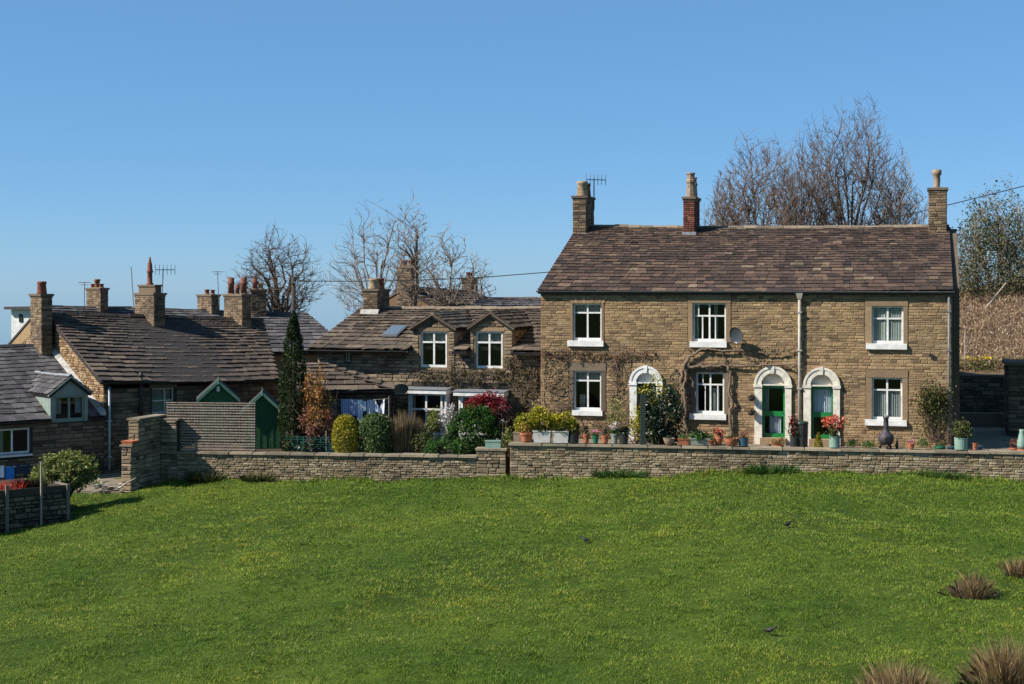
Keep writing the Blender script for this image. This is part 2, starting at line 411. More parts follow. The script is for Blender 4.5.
M['l_hedge'] = leaf_mat('hedge_leaf', [(0, (0.012, 0.045, 0.008)), (0.5, (0.030, 0.10, 0.014)), (0.9, (0.075, 0.17, 0.022)), (1, (0.16, 0.22, 0.04))], 0.3)
M['l_red'] = leaf_mat('red_leaf', [(0, (0.09, 0.006, 0.012)), (0.6, (0.26, 0.014, 0.025)), (1, (0.42, 0.06, 0.06))], 0.35)
M['l_purple'] = leaf_mat('dark_purple_leaf', [(0, (0.018, 0.012, 0.012)), (0.6, (0.05, 0.022, 0.02)), (1, (0.09, 0.05, 0.03))], 0.2)
M['l_white'] = leaf_mat('white_blossom', [(0, (0.52, 0.46, 0.45)), (1, (0.80, 0.76, 0.74))], 0.35)
M['l_yellow'] = leaf_mat('yellow_green_leaf', [(0, (0.10, 0.11, 0.012)), (0.5, (0.27, 0.26, 0.022)), (1, (0.52, 0.44, 0.035))], 0.35)
M['l_apricot'] = leaf_mat('apricot_blossom', [(0, (0.48, 0.30, 0.05)), (0.5, (0.56, 0.36, 0.12)), (1, (0.62, 0.48, 0.24))], 0.35)
M['l_dark'] = leaf_mat('glossy_dark_leaf', [(0, (0.006, 0.015, 0.007)), (0.6, (0.018, 0.036, 0.014)), (0.93, (0.04, 0.06, 0.025)), (1, (0.22, 0.24, 0.18))], 0.1, 0.4)
M['l_olive'] = leaf_mat('olive_leaf', [(0, (0.028, 0.040, 0.012)), (0.6, (0.075, 0.085, 0.026)), (1, (0.15, 0.145, 0.05))], 0.25)
M['l_pale'] = leaf_mat('pale_green_leaf', [(0, (0.06, 0.085, 0.02)), (0.5, (0.20, 0.23, 0.05)), (1, (0.40, 0.40, 0.14))], 0.3)
M['l_green'] = leaf_mat('fresh_green_leaf', [(0, (0.018, 0.055, 0.012)), (0.6, (0.05, 0.13, 0.022)), (1, (0.11, 0.21, 0.04))], 0.3)
M['l_brown'] = leaf_mat('dry_brown_stalk', [(0, (0.10, 0.07, 0.04)), (0.5, (0.22, 0.155, 0.09)), (1, (0.36, 0.28, 0.18))], 0.25)
M['l_bracken'] = leaf_mat('dead_bracken', [(0, (0.12, 0.072, 0.045)), (0.5, (0.28, 0.185, 0.12)), (0.85, (0.41, 0.29, 0.19)), (1, (0.54, 0.42, 0.28))], 0.25)
M['l_rush'] = leaf_mat('rush_stem', [(0, (0.07, 0.045, 0.022)), (0.4, (0.18, 0.115, 0.055)), (0.75, (0.32, 0.22, 0.11)), (1, (0.50, 0.39, 0.20))], 0.25)
M['l_rushgreen'] = leaf_mat('rush_green_stem', [(0, (0.02, 0.05, 0.012)), (1, (0.06, 0.10, 0.03))], 0.25)
M['l_creeper'] = leaf_mat('creeper_bud', [(0, (0.05, 0.038, 0.022)), (0.5, (0.12, 0.10, 0.045)), (0.85, (0.20, 0.165, 0.07)), (1, (0.30, 0.24, 0.10))], 0.25)
M['l_rustbud'] = leaf_mat('rusty_bud', [(0, (0.06, 0.028, 0.018)), (0.6, (0.15, 0.065, 0.035)), (1, (0.24, 0.13, 0.06))], 0.25)
M['l_coral'] = leaf_mat('coral_flower', [(0, (0.50, 0.06, 0.05)), (0.5, (0.62, 0.16, 0.10)), (1, (0.66, 0.30, 0.16))], 0.35)
M['l_pink'] = leaf_mat('pink_flower', [(0, (0.55, 0.12, 0.25)), (1, (0.70, 0.38, 0.48))], 0.35)
M['l_mauve'] = leaf_mat('pale_mauve_flower', [(0, (0.42, 0.36, 0.42)), (0.6, (0.60, 0.50, 0.48)), (1, (0.72, 0.60, 0.36))], 0.35)
M['l_scarlet'] = leaf_mat('scarlet_flower', [(0, (0.42, 0.03, 0.02)), (1, (0.60, 0.10, 0.06))], 0.3)
M['l_daff'] = leaf_mat('daffodil_yellow', [(0, (0.60, 0.42, 0.02)), (1, (0.75, 0.60, 0.06))], 0.3)

# ------------------------------------------------------------------ small pieces: stones and slates
def unit_stones(seed, n=6, chx=0.06, chz=0.16):
    """walling stones, 0..1 in x and z, back at y=0, face at y=-1, edges worn back"""
    rg = random.Random(seed); out = []
    for k in range(n):
        j = lambda a: rg.uniform(-a, a)
        b = [(0 + j(.01), 0, 0 + j(.02)), (1 + j(.01), 0, 0 + j(.02)), (1 + j(.01), 0, 1 + j(.02)), (0 + j(.01), 0, 1 + j(.02))]
        m = [(b[i][0], -0.45 + j(.12), b[i][2]) for i in range(4)]
        f = [(chx + abs(j(.05)), -1 + j(.25), chz + j(.06)), (1 - chx - abs(j(.05)), -1 + j(.25), chz + j(.06)), (1 - chx - abs(j(.05)), -1 + j(.25), 1 - chz + j(.06)), (chx + abs(j(.05)), -1 + j(.25), 1 - chz + j(.06))]
        V = b + m + f
        F = [(0, 1, 5, 4), (1, 2, 6, 5), (2, 3, 7, 6), (3, 0, 4, 7), (4, 5, 9, 8), (5, 6, 10, 9), (6, 7, 11, 10), (7, 4, 8, 11), (8, 9, 10, 11)]
        out.append((np.array(V), F))
    return out
def unit_slates(seed, n=6):
    """slates: x 0..1 along the course, y 0..1 up the slope, z 0..1 thick, tail edge ragged"""
    rg = random.Random(seed); out = []
    for k in range(n):
        j = lambda a: rg.uniform(-a, a)
        V = []
        for z in (0, 1):
            for x, y in ((0.0, 0), (0.35 + j(.1), 0), (0.7 + j(.1), 0), (1.0, 0), (1.0, 1), (0.0, 1)):
                V.append((x + j(.008), (y + j(.045)) if y == 0 else 1, z + (j(.2) if z and y == 0 else 0)))
        V = [(x, y, z * (1.0 if y < .5 else 0.35)) for x, y, z in V]
        F = [(0, 5, 4, 3, 2, 1), (6, 7, 8, 9, 10, 11), (0, 1, 7, 6), (1, 2, 8, 7), (2, 3, 9, 8), (3, 4, 10, 9), (5, 0, 6, 11)]
        out.append((np.array(V, dtype=float), F))
    return out
STONES, SLATES = unit_stones(3), unit_slates(5)

_shared = {}
def shared_mesh(kindname, idx, units, mat):
    key = (kindname, idx, mat.name)
    if key not in _shared:
        me = bpy.data.meshes.new(kindname); V, F = units[idx]
        me.from_pydata([tuple(v) for v in V], [], F); me.materials.append(mat); me.update()
        _shared[key] = me
    return _shared[key]
COUNT = {}
def pieces(parent, name, items, units, mat, limit=300, joined=None):
    """items: list of (Matrix, size_in_view). The largest `limit` become objects, the rest one part of kind stuff."""
    items = sorted(items, key=lambda t: -t[1])
    rg = random.Random(len(items) * 7 + 1)
    for m, s in items[:limit]:
        o = bpy.data.objects.new(name, shared_mesh(name, rg.randrange(len(units)), units, mat))
        COL.objects.link(o); o.parent = parent; o.matrix_basis = m
    rest = items[limit:]
    if rest:
        VV, FF, RR, base = [], [], [], 0
        for m, s in rest:
            V, F = units[rg.randrange(len(units))]
            A = np.array(m); VV.append(V @ A[:3, :3].T + A[:3, 3])
            FF += [tuple(i + base for i in f) for f in F]; RR += [rg.random()] * len(F); base += len(V)
        me = bpy.data.meshes.new(joined or name + 'work'); me.from_pydata(np.vstack(VV).tolist(), [], FF)
        a = me.attributes.new('rnd', 'FLOAT', 'FACE'); a.data.foreach_set('value', np.array(RR, dtype=np.float32))
        me.update()
        kind(link(joined or name + 'work', me, mat, parent), 'stuff')

def wall_stones(zb, zt, bounds, holes, rg, hr=(0.12, 0.21), lr=(0.24, 0.62), depth=(0.022, 0.05), joint=0.016, axis='front', y=0.0, slope=None):
    """courses of stones between zb and zt. bounds(z)->(x0,x1); holes: f(z0,z1)->[(x0,x1)]. Returns piece matrices on the plane y."""
    out = []; z = zb
    while z < zt - 0.04:
        h = min(rg.uniform(*hr), zt - z)
        if zt - z - h < 0.07: h = zt - z
        x0, x1 = bounds(z + h * .5)
        spans = [(x0, x1)]
        for a, b in holes(z, z + h):
            ns = []
            for s, e in spans:
                if b <= s or a >= e: ns.append((s, e)); continue
                if a - s > 0.05: ns.append((s, a))
                if e - b > 0.05: ns.append((b, e))
            spans = ns
        for s, e in spans:
            x = s
            while x < e - 0.03:
                l = min(rg.uniform(*lr) * (0.8 + h * 1.5), e - x)
                if e - x - l < 0.16: l = e - x
                parts = [(z, h)]
                if h > 0.17 and l < 0.5 and rg.random() < 0.25:
                    q = rg.uniform(.4, .6); parts = [(z, h * q), (z + h * q, h * (1 - q))]
                for zz, hh in parts:
                    dd = rg.uniform(*depth)
                    a = rg.uniform(-.012, .012)
                    m = Matrix.Translation((x + joint / 2, y + 0.004, zz + joint / 2)) @ Matrix.Rotation(a, 4, 'Y') @ Matrix.Diagonal((l - joint, dd, hh - joint, 1))
                    out.append((m, l * hh))
                x += l
        z += h
    return out

def rect_holes(rects):
    return lambda z0, z1: [(r[0], r[1]) for r in rects if r[2] < z1 - .02 and r[3] > z0 + .02]

def panel(mb, x0, x1, z0, z1, holes, y0, y1):
    """a wall sheet with rectangular openings, from y0 (face) to y1"""
    xs = sorted({x0, x1} | {min(max(v, x0), x1) for h in holes for v in h[:2]})
    zs = sorted({z0, z1} | {min(max(v, z0), z1) for h in holes for v in h[2:4]})
    for i in range(len(xs) - 1):
        run = None
        for j in range(len(zs) - 1):
            cx, cz = (xs[i] + xs[i + 1]) / 2, (zs[j] + zs[j + 1]) / 2
            solid = not any(h[0] < cx < h[1] and h[2] < cz < h[3] for h in holes)
            if solid and run is None: run = zs[j]
            if (not solid or j == len(zs) - 2) and run is not None:
                e = zs[j + 1] if solid else zs[j]
                mb.box(xs[i], xs[i + 1], y0, y1, run, e); run = None
    return mb

def roof_slope(parent, c00, c10, c01, c11, rows, wr, mat, rg, limit=300, thick=0.035, deck=True, grow=0.35, sag=0.05, name='roof', skip=None, joined='slating'):
    """a pitched slope: eaves c00-c10, ridge c01-c11 (local points). Courses diminish towards the ridge."""
    c00, c10, c01, c11 = map(Vector, (c00, c10, c01, c11))
    nrm = (c10 - c00).cross(c01 - c00).normalized()
    if nrm.z < 0: nrm = -nrm
    mb = MB(); dn = nrm * -0.03; dn2 = nrm * -0.14
    mb.hexa([c00 + dn2, c10 + dn2, c11 + dn2, c01 + dn2, c00 + dn, c10 + dn, c11 + dn, c01 + dn])
    roof = mb.build(name, M['deck'], parent)
    steps = [1 + grow * (1 - 2 * i / max(rows - 1, 1)) for i in range(rows)]
    tot = sum(steps); v = 0; items = []
    for i, s in enumerate(steps):
        v0 = v / tot; v1 = (v + s) / tot; v += s
        a = c00.lerp(c01, v0); b = c10.lerp(c11, v0); a2 = c00.lerp(c01, v1); b2 = c10.lerp(c11, v1)
        L = (b - a).length; xd = (b - a).normalized()
        up = ((a2 + b2) / 2 - (a + b) / 2)
        up = up - xd * up.dot(xd); rowh = up.length; yd = up.normalized(); zd = xd.cross(yd)
        x = -rg.uniform(0, wr[0]) * 0.3
        shl = (a2 - a).dot(xd); shr = (b2 - b).dot(xd)
        while x < L:
            w = rg.uniform(*wr) * (1.15 - 0.35 * v0)
            x0 = max(x, 0); x1 = min(x + w, L)
            if L - x1 < 0.12: x1 = L
            if x1 - x0 > 0.03 and not (skip and skip(a + xd * (x0 + x1) / 2 + yd * rowh / 2)):
                sg = -sag * math.sin(math.pi * (x0 + x1) / 2 / L) * 0.5
                lift = thick * rg.uniform(0.9, 1.22)
                p = a + xd * x0 + zd * (sg + 0.003) + yd * rg.uniform(-.009, .009)
                tl = math.atan2(thick * 0.9, rowh * 1.25) + rg.uniform(-.012, .015)
                rot = Matrix((xd, yd, zd)).transposed().to_4x4()
                m = Matrix.Translation(p + zd * lift * 0.8) @ rot @ Matrix.Rotation(-tl, 4, 'X') @ Matrix.Rotation(rg.uniform(-.009, .009), 4, 'Z') @ Matrix.Diagonal((x1 - x0 - 0.012, rowh * 1.3, lift, 1))
                items.append((m, (x1 - x0) * rowh * (2 - v0)))
            x = x1
    pieces(roof, 'slate', items, SLATES, mat, limit, joined)
    return roof

def ridge_stones(parent, a, b, mat, rg, size=0.17, step=0.6, sag=0.0):
    """a run of angular ridge stones between two local points"""
    a, b = Vector(a), Vector(b); L = (b - a).length; d = (b - a) / L
    n = max(1, round(L / step)); side = Vector((-d.y, d.x, 0)).normalized(); up = d.cross(side)
    if up.z < 0: up = -up
    me_cache = []
    for i in range(n):
        p = a + d * (L * i / n); q = a + d * (L * (i + 1) / n - 0.012); j = up * (rg.uniform(-.018, .018) - sag * math.sin(math.pi * (i + .5) / n))
        mb = MB(); s = size
        pts = [-side * s - up * s * .55, -side * s * .35 + up * s * .25, side * s * .35 + up * s * .25, side * s - up * s * .55]
        mb.add([p + t + j for t in pts] + [q + t + j for t in pts], [(0, 1, 5, 4), (1, 2, 6, 5), (2, 3, 7, 6), (3, 0, 4, 7), (3, 2, 1, 0), (4, 5, 6, 7)])
        mb.build('ridge_stone', mat, parent)

# ------------------------------------------------------------------ windows, doors, chimneys
def window(parent, r, mull=0.5, trans=0.72, frame_mat=None, depth=0.10, sill=None, lintel=None, jambs=None, bar=0.05, curtain=None, sill_mat=None, lintel_mat=None, extra=None, flat_arch=0, mulls=None):
    """r = (x0, x1, z0, z1): white timber casement set back in its opening; panes, sill, lintel, jambs and curtain are pieces of it"""
    x0, x1, z0, z1 = r; frame_mat = frame_mat or M['white']
    y0, y1 = depth, depth + 0.06
    mb = MB(); o = bar
    mb.box(x0, x0 + o, y0, y1, z0, z1); mb.box(x1 - o, x1, y0, y1, z0, z1)
    mb.box(x0 + o, x1 - o, y0, y1, z0, z0 + o * 1.3); mb.box(x0 + o, x1 - o, y0, y1, z1 - o, z1)
    ms = [x0 + (x1 - x0) * m for m in (mulls or [mull])]
    zt = z0 + (z1 - z0) * trans if trans else None
    for xm in ms: mb.box(xm - o * .5, xm + o * .5, y0 - 0.004, y1 - 0.004, z0 + o * 1.3, z1 - o)
    edges = [x0 + o] + [v for xm in ms for v in (xm - o * .5, xm + o * .5)] + [x1 - o]
    cells = [(edges[i], edges[i + 1]) for i in range(0, len(edges), 2)]
    if zt:
        for a, b in cells: mb.box(a, b, y0 - 0.002, y1 - 0.002, zt - o * .45, zt + o * .45)
    w = mb.build('window', frame_mat, parent)
    zz = [(z0 + o * 1.3, zt - o * .45), (zt + o * .45, z1 - o)] if zt else [(z0 + o * 1.3, z1 - o)]
    for a, b in cells:
        for c, d in zz:
            MB().box(a - .004, b + .004, y0 + .025, y0 + .033, c - .004, d + .004).build('pane', M['glass'], w)
    if extra:
        for (a, b, c, d) in extra:           # slim glazing bars, as fractions of the opening
            MB().box(x0 + (x1 - x0) * a, x0 + (x1 - x0) * b, y0 + .006, y0 + .022, z0 + (z1 - z0) * c, z0 + (z1 - z0) * d).build('glazing_bar', frame_mat, w)
    if sill:
        s0, s1, sz0, sz1 = sill
        mb = MB(); mb.hexa([(s0, -.13, sz0), (s1, -.13, sz0), (s1, .16, sz0), (s0, .16, sz0), (s0, -.13, sz1 - .02), (s1, -.13, sz1 - .02), (s1, .16, sz1), (s0, .16, sz1)])
        mb.build('sill', sill_mat or M['white'], w)
    if lintel:
        l0, l1, lz0, lz1 = lintel
        if flat_arch:
            n = flat_arch
            for i in range(n):
                f = lambda k, top: l0 + (l1 - l0) * k / n + ((k / n - .5) * 0.35 * top)
                MB().prism([(f(i, 0) + .006, lz0), (f(i + 1, 0) - .006, lz0), (f(i + 1, 1) - .006, lz1), (f(i, 1) + .006, lz1)], -.035 - .008 * (i % 2), .12).build('voussoir', lintel_mat or M['dressed'], w)
        else:
            MB().box(l0, l1, -.04, .14, lz0, lz1).build('lintel', lintel_mat or M['dressed'], w)
    if jambs:
        for (j0, j1) in jambs:
            MB().box(j0, j1, -.030, .17, z0 - .03, z1).build('jamb', lintel_mat or M['dressed'], w)
    if curtain:
        for (a, b, c, d, mname, yy) in curtain:
            drape(w, x0 + (x1 - x0) * a, x0 + (x1 - x0) * b, z0 + (z1 - z0) * c, z0 + (z1 - z0) * d, y1 + yy, M[mname], 'curtain' if mname != 'blind' else 'blind')
    return w

def drape(parent, x0, x1, z0, z1, y, mat, name='curtain', amp=0.025, waves=None):
    n = max(8, int((x1 - x0) * 40)); V = []; F = []
    for i in range(n + 1):
        x = x0 + (x1 - x0) * i / n; yy = y + amp * math.sin(i * 1.9) + amp * .4 * math.sin(i * .7)
        V += [(x, yy, z0), (x, yy * 1.0, z1), (x, yy + .01, z0), (x, yy + .01, z1)]
    for i in range(n):
        a = i * 4
        F += [(a, a + 4, a + 5, a + 1), (a + 2, a + 3, a + 7, a + 6), (a + 1, a + 5, a + 7, a + 3), (a, a + 2, a + 6, a + 4)]
    mb = MB(); mb.add(V, F); return mb.build(name, mat, parent)

POTS = {
    'plain': [(0.14, 0), (0.13, 0.05), (0.12, 0.30), (0.15, 0.33), (0.15, 0.40), (0.11, 0.41)],
    'tall': [(0.17, 0), (0.17, 0.06), (0.12, 0.12), (0.11, 0.55), (0.15, 0.60), (0.15, 0.66), (0.12, 0.70), (0.10, 1.0), (0.07, 1.06), (0.04, 1.3)],
    'wide': [(0.25, 0), (0.24, 0.06), (0.20, 0.42), (0.23, 0.46), (0.22, 0.55), (0.17, 0.56)],
    'octagon': [(0.20, 0), (0.19, 0.10), (0.16, 0.55), (0.19, 0.60), (0.19, 0.68), (0.15, 0.74), (0.15, 0.90), (0.18, 0.93), (0.17, 0.98), (0.12, 0.99)],
    'cowl': [(0.10, 0), (0.12, 0.05), (0.10, 0.10), (0.12, 0.32), (0.11, 0.48), (0.155, 0.52), (0.16, 0.70), (0.13, 0.72), (0.10, 0.73)],
    'crown': [(0.15, 0), (0.14, 0.45), (0.17, 0.5), (0.17, 0.56), (0.14, 0.6), (0.15, 0.8), (0.12, 0.81)],
}
def chimney(parent, fr, x0, z0, z1, y0, wu, wd, mat, pots=(), cap=0.07, base_mat=None, hr=(0.08, 0.14), seed=1, capmat=None, neck=None):
    """a stack standing through the roof: core with coursed stones on its faces, oversailing cap, pots"""
    rg = random.Random(seed)
    x1, y1 = x0 + wu, y0 + wd
    c = MB().box(x0, x1, y0, y1, z0, z1).build('chimney', M['mortar'], parent)
    items = wall_stones(z0, z1 - .02, lambda z: (x0 - .01, x1 + .01), lambda a, b: [], rg, hr, (.16, .34), (.015, .03), .012, y=y0)
    for side in (0, 1):
        xx = x0 if side == 0 else x1
        its = wall_stones(z0, z1 - .02, lambda z: (0, wd), lambda a, b: [], rg, hr, (.16, .36), (.015, .03), .012)
        T = Matrix.Translation((xx, y1, 0)) @ Matrix.Rotation(R(-90), 4, 'Z') if side == 0 else Matrix.Translation((xx, y0, 0)) @ Matrix.Rotation(R(90), 4, 'Z')
        items += [(T @ m, s) for m, s in its]
    pieces(c, 'stone', items, STONES, mat, 0, 'stonework')
    cm = capmat or M['dressed_dark']
    MB().box(x0 - cap, x1 + cap, y0 - cap, y1 + cap, z1, z1 + .09).build('cap', cm, c)
    MB().box(x0 - cap * .4, x1 + cap * .4, y0 - cap * .4, y1 + cap * .4, z1 - .075, z1 - .003).build('cap', cm, c)
    zt = z1 + .09
    if neck:
        MB().box(x0 + neck, x1 - neck, y0 + neck, y1 - neck, zt, zt + .28).build('neck', mat, c)
        MB().box(x0 + neck - .05, x1 - neck + .05, y0 + neck - .05, y1 - neck + .05, zt + .28, zt + .36).build('cap', cm, c); zt += .36
    for (fx, fy, k, s, sh, mname) in pots:
        mb = MB(); mb.smooth = k not in ('octagon',)
        mb.lathe([(r * s, z * sh) for r, z in POTS[k]], 8 if k == 'octagon' else 14, (x0 + wu * fx, y0 + wd * fy, zt - .01))
        mb.build('chimney_pot', M[mname], c)
        MB().lathe([(.19 * s, 0), (.1 * s, .07)], 10, (x0 + wu * fx, y0 + wd * fy, zt - .005)).build('flaunching', M['mortar'], c)
    return c

def gutter(parent, a, b, rad=0.06, mat=None, name='gutter'):
    """half-round gutter between two local points"""
    a, b = Vector(a), Vector(b); d = (b - a).normalized(); s = Vector((d.y, -d.x, 0)).normalized(); V = []; F = []
    n = 8
    for p in (a, b):
        for k in range(n + 1):
            q = math.pi * k / n; V.append(p + s * rad * math.cos(q) - Vector((0, 0, rad * math.sin(q))))
        for k in range(n + 1):
            q = math.pi * k / n; V.append(p + s * rad * .85 * math.cos(q) - Vector((0, 0, rad * .85 * math.sin(q))))
    m = 2 * (n + 1)
    for k in range(n):
        F += [(k, k + 1, m + k + 1, m + k), (n + 1 + k, m + n + 1 + k, m + n + 2 + k, n + 2 + k)]
    F += [(0, m, m + n + 1, n + 1), (n, 2 * n + 1, m + 2 * n + 1, m + n)]
    return MB().add(V, F).build(name, mat or M['greyiron'], parent)

# ------------------------------------------------------------------ plants
def leaf_quads(C, size, rng, aspect=0.5, flat=0.0, normal_bias=None):
    """rhombic leaves at centres C (n,3): returns V, F"""
    n = len(C)
    a = rng.normal(size=(n, 3)); a[:, 2] *= (1 - flat); a /= np.linalg.norm(a, axis=1, keepdims=True) + 1e-9
    b = rng.normal(size=(n, 3)); b -= a * (a * b).sum(1, keepdims=True); b /= np.linalg.norm(b, axis=1, keepdims=True) + 1e-9
    s = (size * rng.uniform(0.6, 1.35, n))[:, None]
    V = np.empty((n, 4, 3)); V[:, 0] = C - a * s; V[:, 1] = C + b * s * aspect; V[:, 2] = C + a * s; V[:, 3] = C - b * s * aspect
    return V.reshape(-1, 3), np.arange(n * 4).reshape(n, 4)

def blob_points(n, rad, rng, nclump=40, spread=0.16, shell=0.82, bottom=-0.9, shape=None):
    """leaf centres gathered in clumps over an ellipsoid volume rad=(rx,ry,rz)"""
    d = rng.normal(size=(nclump, 3)); d /= np.linalg.norm(d, axis=1, keepdims=True)
    d[:, 2] = np.maximum(d[:, 2], bottom)
    k = shell + (1.02 - shell) * rng.random(nclump) ** 0.5; k[rng.random(nclump) < .2] *= .6
    c = d * k[:, None] * np.array(rad) * rng.uniform(.9, 1.06, nclump)[:, None]
    which = rng.integers(0, nclump, n)
    P = c[which] + rng.normal(size=(n, 3)) * np.array(rad) * spread
    return P, which

def foliage(name, parent, mat, n, rad, size, seed, centre=(0, 0, 0), nclump=40, spread=0.16, shell=0.8, aspect=0.5, clip=None, bottom=-.9):
    rng = np.random.default_rng(seed)
    P, w = blob_points(n, rad, rng, nclump, spread, shell, bottom)
    if clip: P = P[clip(P)]; w = w[:len(P)]
    P = P + np.array(centre)
    V, F = leaf_quads(P, size, rng, aspect)
    tone = rng.random(nclump)[w] * .5 + rng.random(len(P)) * .5
    return link(name, np_mesh(name, V, F, tone * .98), mat, parent)

def column_foliage(name, parent, mat, n, prof, size, seed, aspect=0.4, up=0.7, nclump=160, gap=0.05):
    """foliage on a turned outline prof = [(r, z), ...]; sprays point upward"""
    rng = np.random.default_rng(seed); zs = np.array([p[1] for p in prof]); rs = np.array([p[0] for p in prof])
    cz = zs[0] + (zs[-1] - zs[0]) * rng.random(nclump); ca = rng.random(nclump) * 2 * np.pi
    w = rng.integers(0, nclump, n)
    z = cz[w] + rng.normal(size=n) * .09; z = np.clip(z, zs[0], zs[-1])
    a = ca[w] + rng.normal(size=n) * .35
    rr = np.interp(z, zs, rs) * (0.80 + .25 * rng.random(n) ** .5) * (.80 + .34 * rng.random(nclump))[w]
    P = np.stack([np.cos(a) * rr, np.sin(a) * rr, z], 1)
    A = np.stack([np.cos(a) * .5, np.sin(a) * .5, np.full(n, 1.0)], 1) * up + rng.normal(size=(n, 3)) * (1 - up * .6)
    A /= np.linalg.norm(A, axis=1, keepdims=True); B = rng.normal(size=(n, 3)); B -= A * (A * B).sum(1, keepdims=True); B /= np.linalg.norm(B, axis=1, keepdims=True)
    s = (size * rng.uniform(.6, 1.4, n))[:, None]
    V = np.empty((n, 4, 3)); V[:, 0] = P - A * s; V[:, 1] = P + B * s * aspect; V[:, 2] = P + A * s; V[:, 3] = P - B * s * aspect
    tone = rng.random(nclump)[w] * .5 + rng.random(n) * .48
    return link(name, np_mesh(name, V.reshape(-1, 3), np.arange(n * 4).reshape(n, 4), tone), mat, parent)

def blades(name, parent, mat, n, area, length, width, seed, lean=0.5, base_fn=None, centre_pull=0.0, bend=0.3, wild=False, subs=0):
    """upright grass-like blades; area = (rx, ry) ellipse"""
    rng = np.random.default_rng(seed)
    a = rng.random(n) * 2 * np.pi; r = np.sqrt(rng.random(n))
    x = np.cos(a) * r * area[0]; y = np.sin(a) * r * area[1]
    hs = np.ones(n)
    if subs:                                             # several unequal tufts grown together
        sa = rng.random(subs) * 6.283; sr = np.sqrt(rng.random(subs)) * .8; sh = rng.uniform(.45, 1.0, subs); sw = rng.uniform(.14, .34, subs)
        q = rng.integers(0, subs, n); gx_ = rng.normal(size=n); gy_ = rng.normal(size=n)
        x = (np.cos(sa) * sr)[q] * area[0] + gx_ * sw[q] * area[0]; y = (np.sin(sa) * sr)[q] * area[1] + gy_ * sw[q] * area[1]
        a = np.arctan2(gy_, gx_); r = np.minimum(np.hypot(gx_, gy_) * .55, 1.4); hs = sh[q] * (1 - .25 * np.minimum(r, 1))
    z = base_fn(x, y) if base_fn is not None else np.zeros(n)
    L = length * (.25 + .85 * rng.random(n) ** (.5 if wild else .35)) * np.maximum(1 - centre_pull * r, .2) * hs
    out = np.stack([np.cos(a) * r, np.sin(a) * r], 1) * lean + rng.normal(size=(n, 2)) * lean * .45
    T = np.stack([out[:, 0], out[:, 1], np.ones(n)], 1); T /= np.linalg.norm(T, axis=1, keepdims=True)
    S = np.stack([-T[:, 1], T[:, 0], np.zeros(n)], 1) + rng.normal(size=(n, 3)) * .4; S -= T * (T * S).sum(1, keepdims=True); S /= np.linalg.norm(S, axis=1, keepdims=True)
    B = np.stack([x, y, z], 1); w = (width * rng.uniform(.6, 1.3, n))[:, None]
    Mid = B + T * (L * .6)[:, None]; T2 = T + np.stack([out[:, 0], out[:, 1], -np.ones(n) * .3], 1) * bend; T2 /= np.linalg.norm(T2, axis=1, keepdims=True)
    Tip = Mid + T2 * (L * .4)[:, None]
    V = np.empty((n, 5, 3)); V[:, 0] = B - S * w; V[:, 1] = B + S * w; V[:, 2] = Mid + S * w * .7; V[:, 3] = Tip; V[:, 4] = Mid - S * w * .7
    return link(name, np_mesh(name, V.reshape(-1, 3), np.arange(n * 5).reshape(n, 5), rng.random(n) * .98), mat, parent)

def wander(p, d, L, k, rg, wob, pull=(0, 0, 0)):
    pts = [Vector(p)]; d = Vector(d).normalized(); pull = Vector(pull)
    for i in range(k):
        d = (d + Vector((rg.gauss(0, wob), rg.gauss(0, wob), rg.gauss(0, wob))) + pull).normalized()
        pts.append(pts[-1] + d * (L / k))
    return pts, d

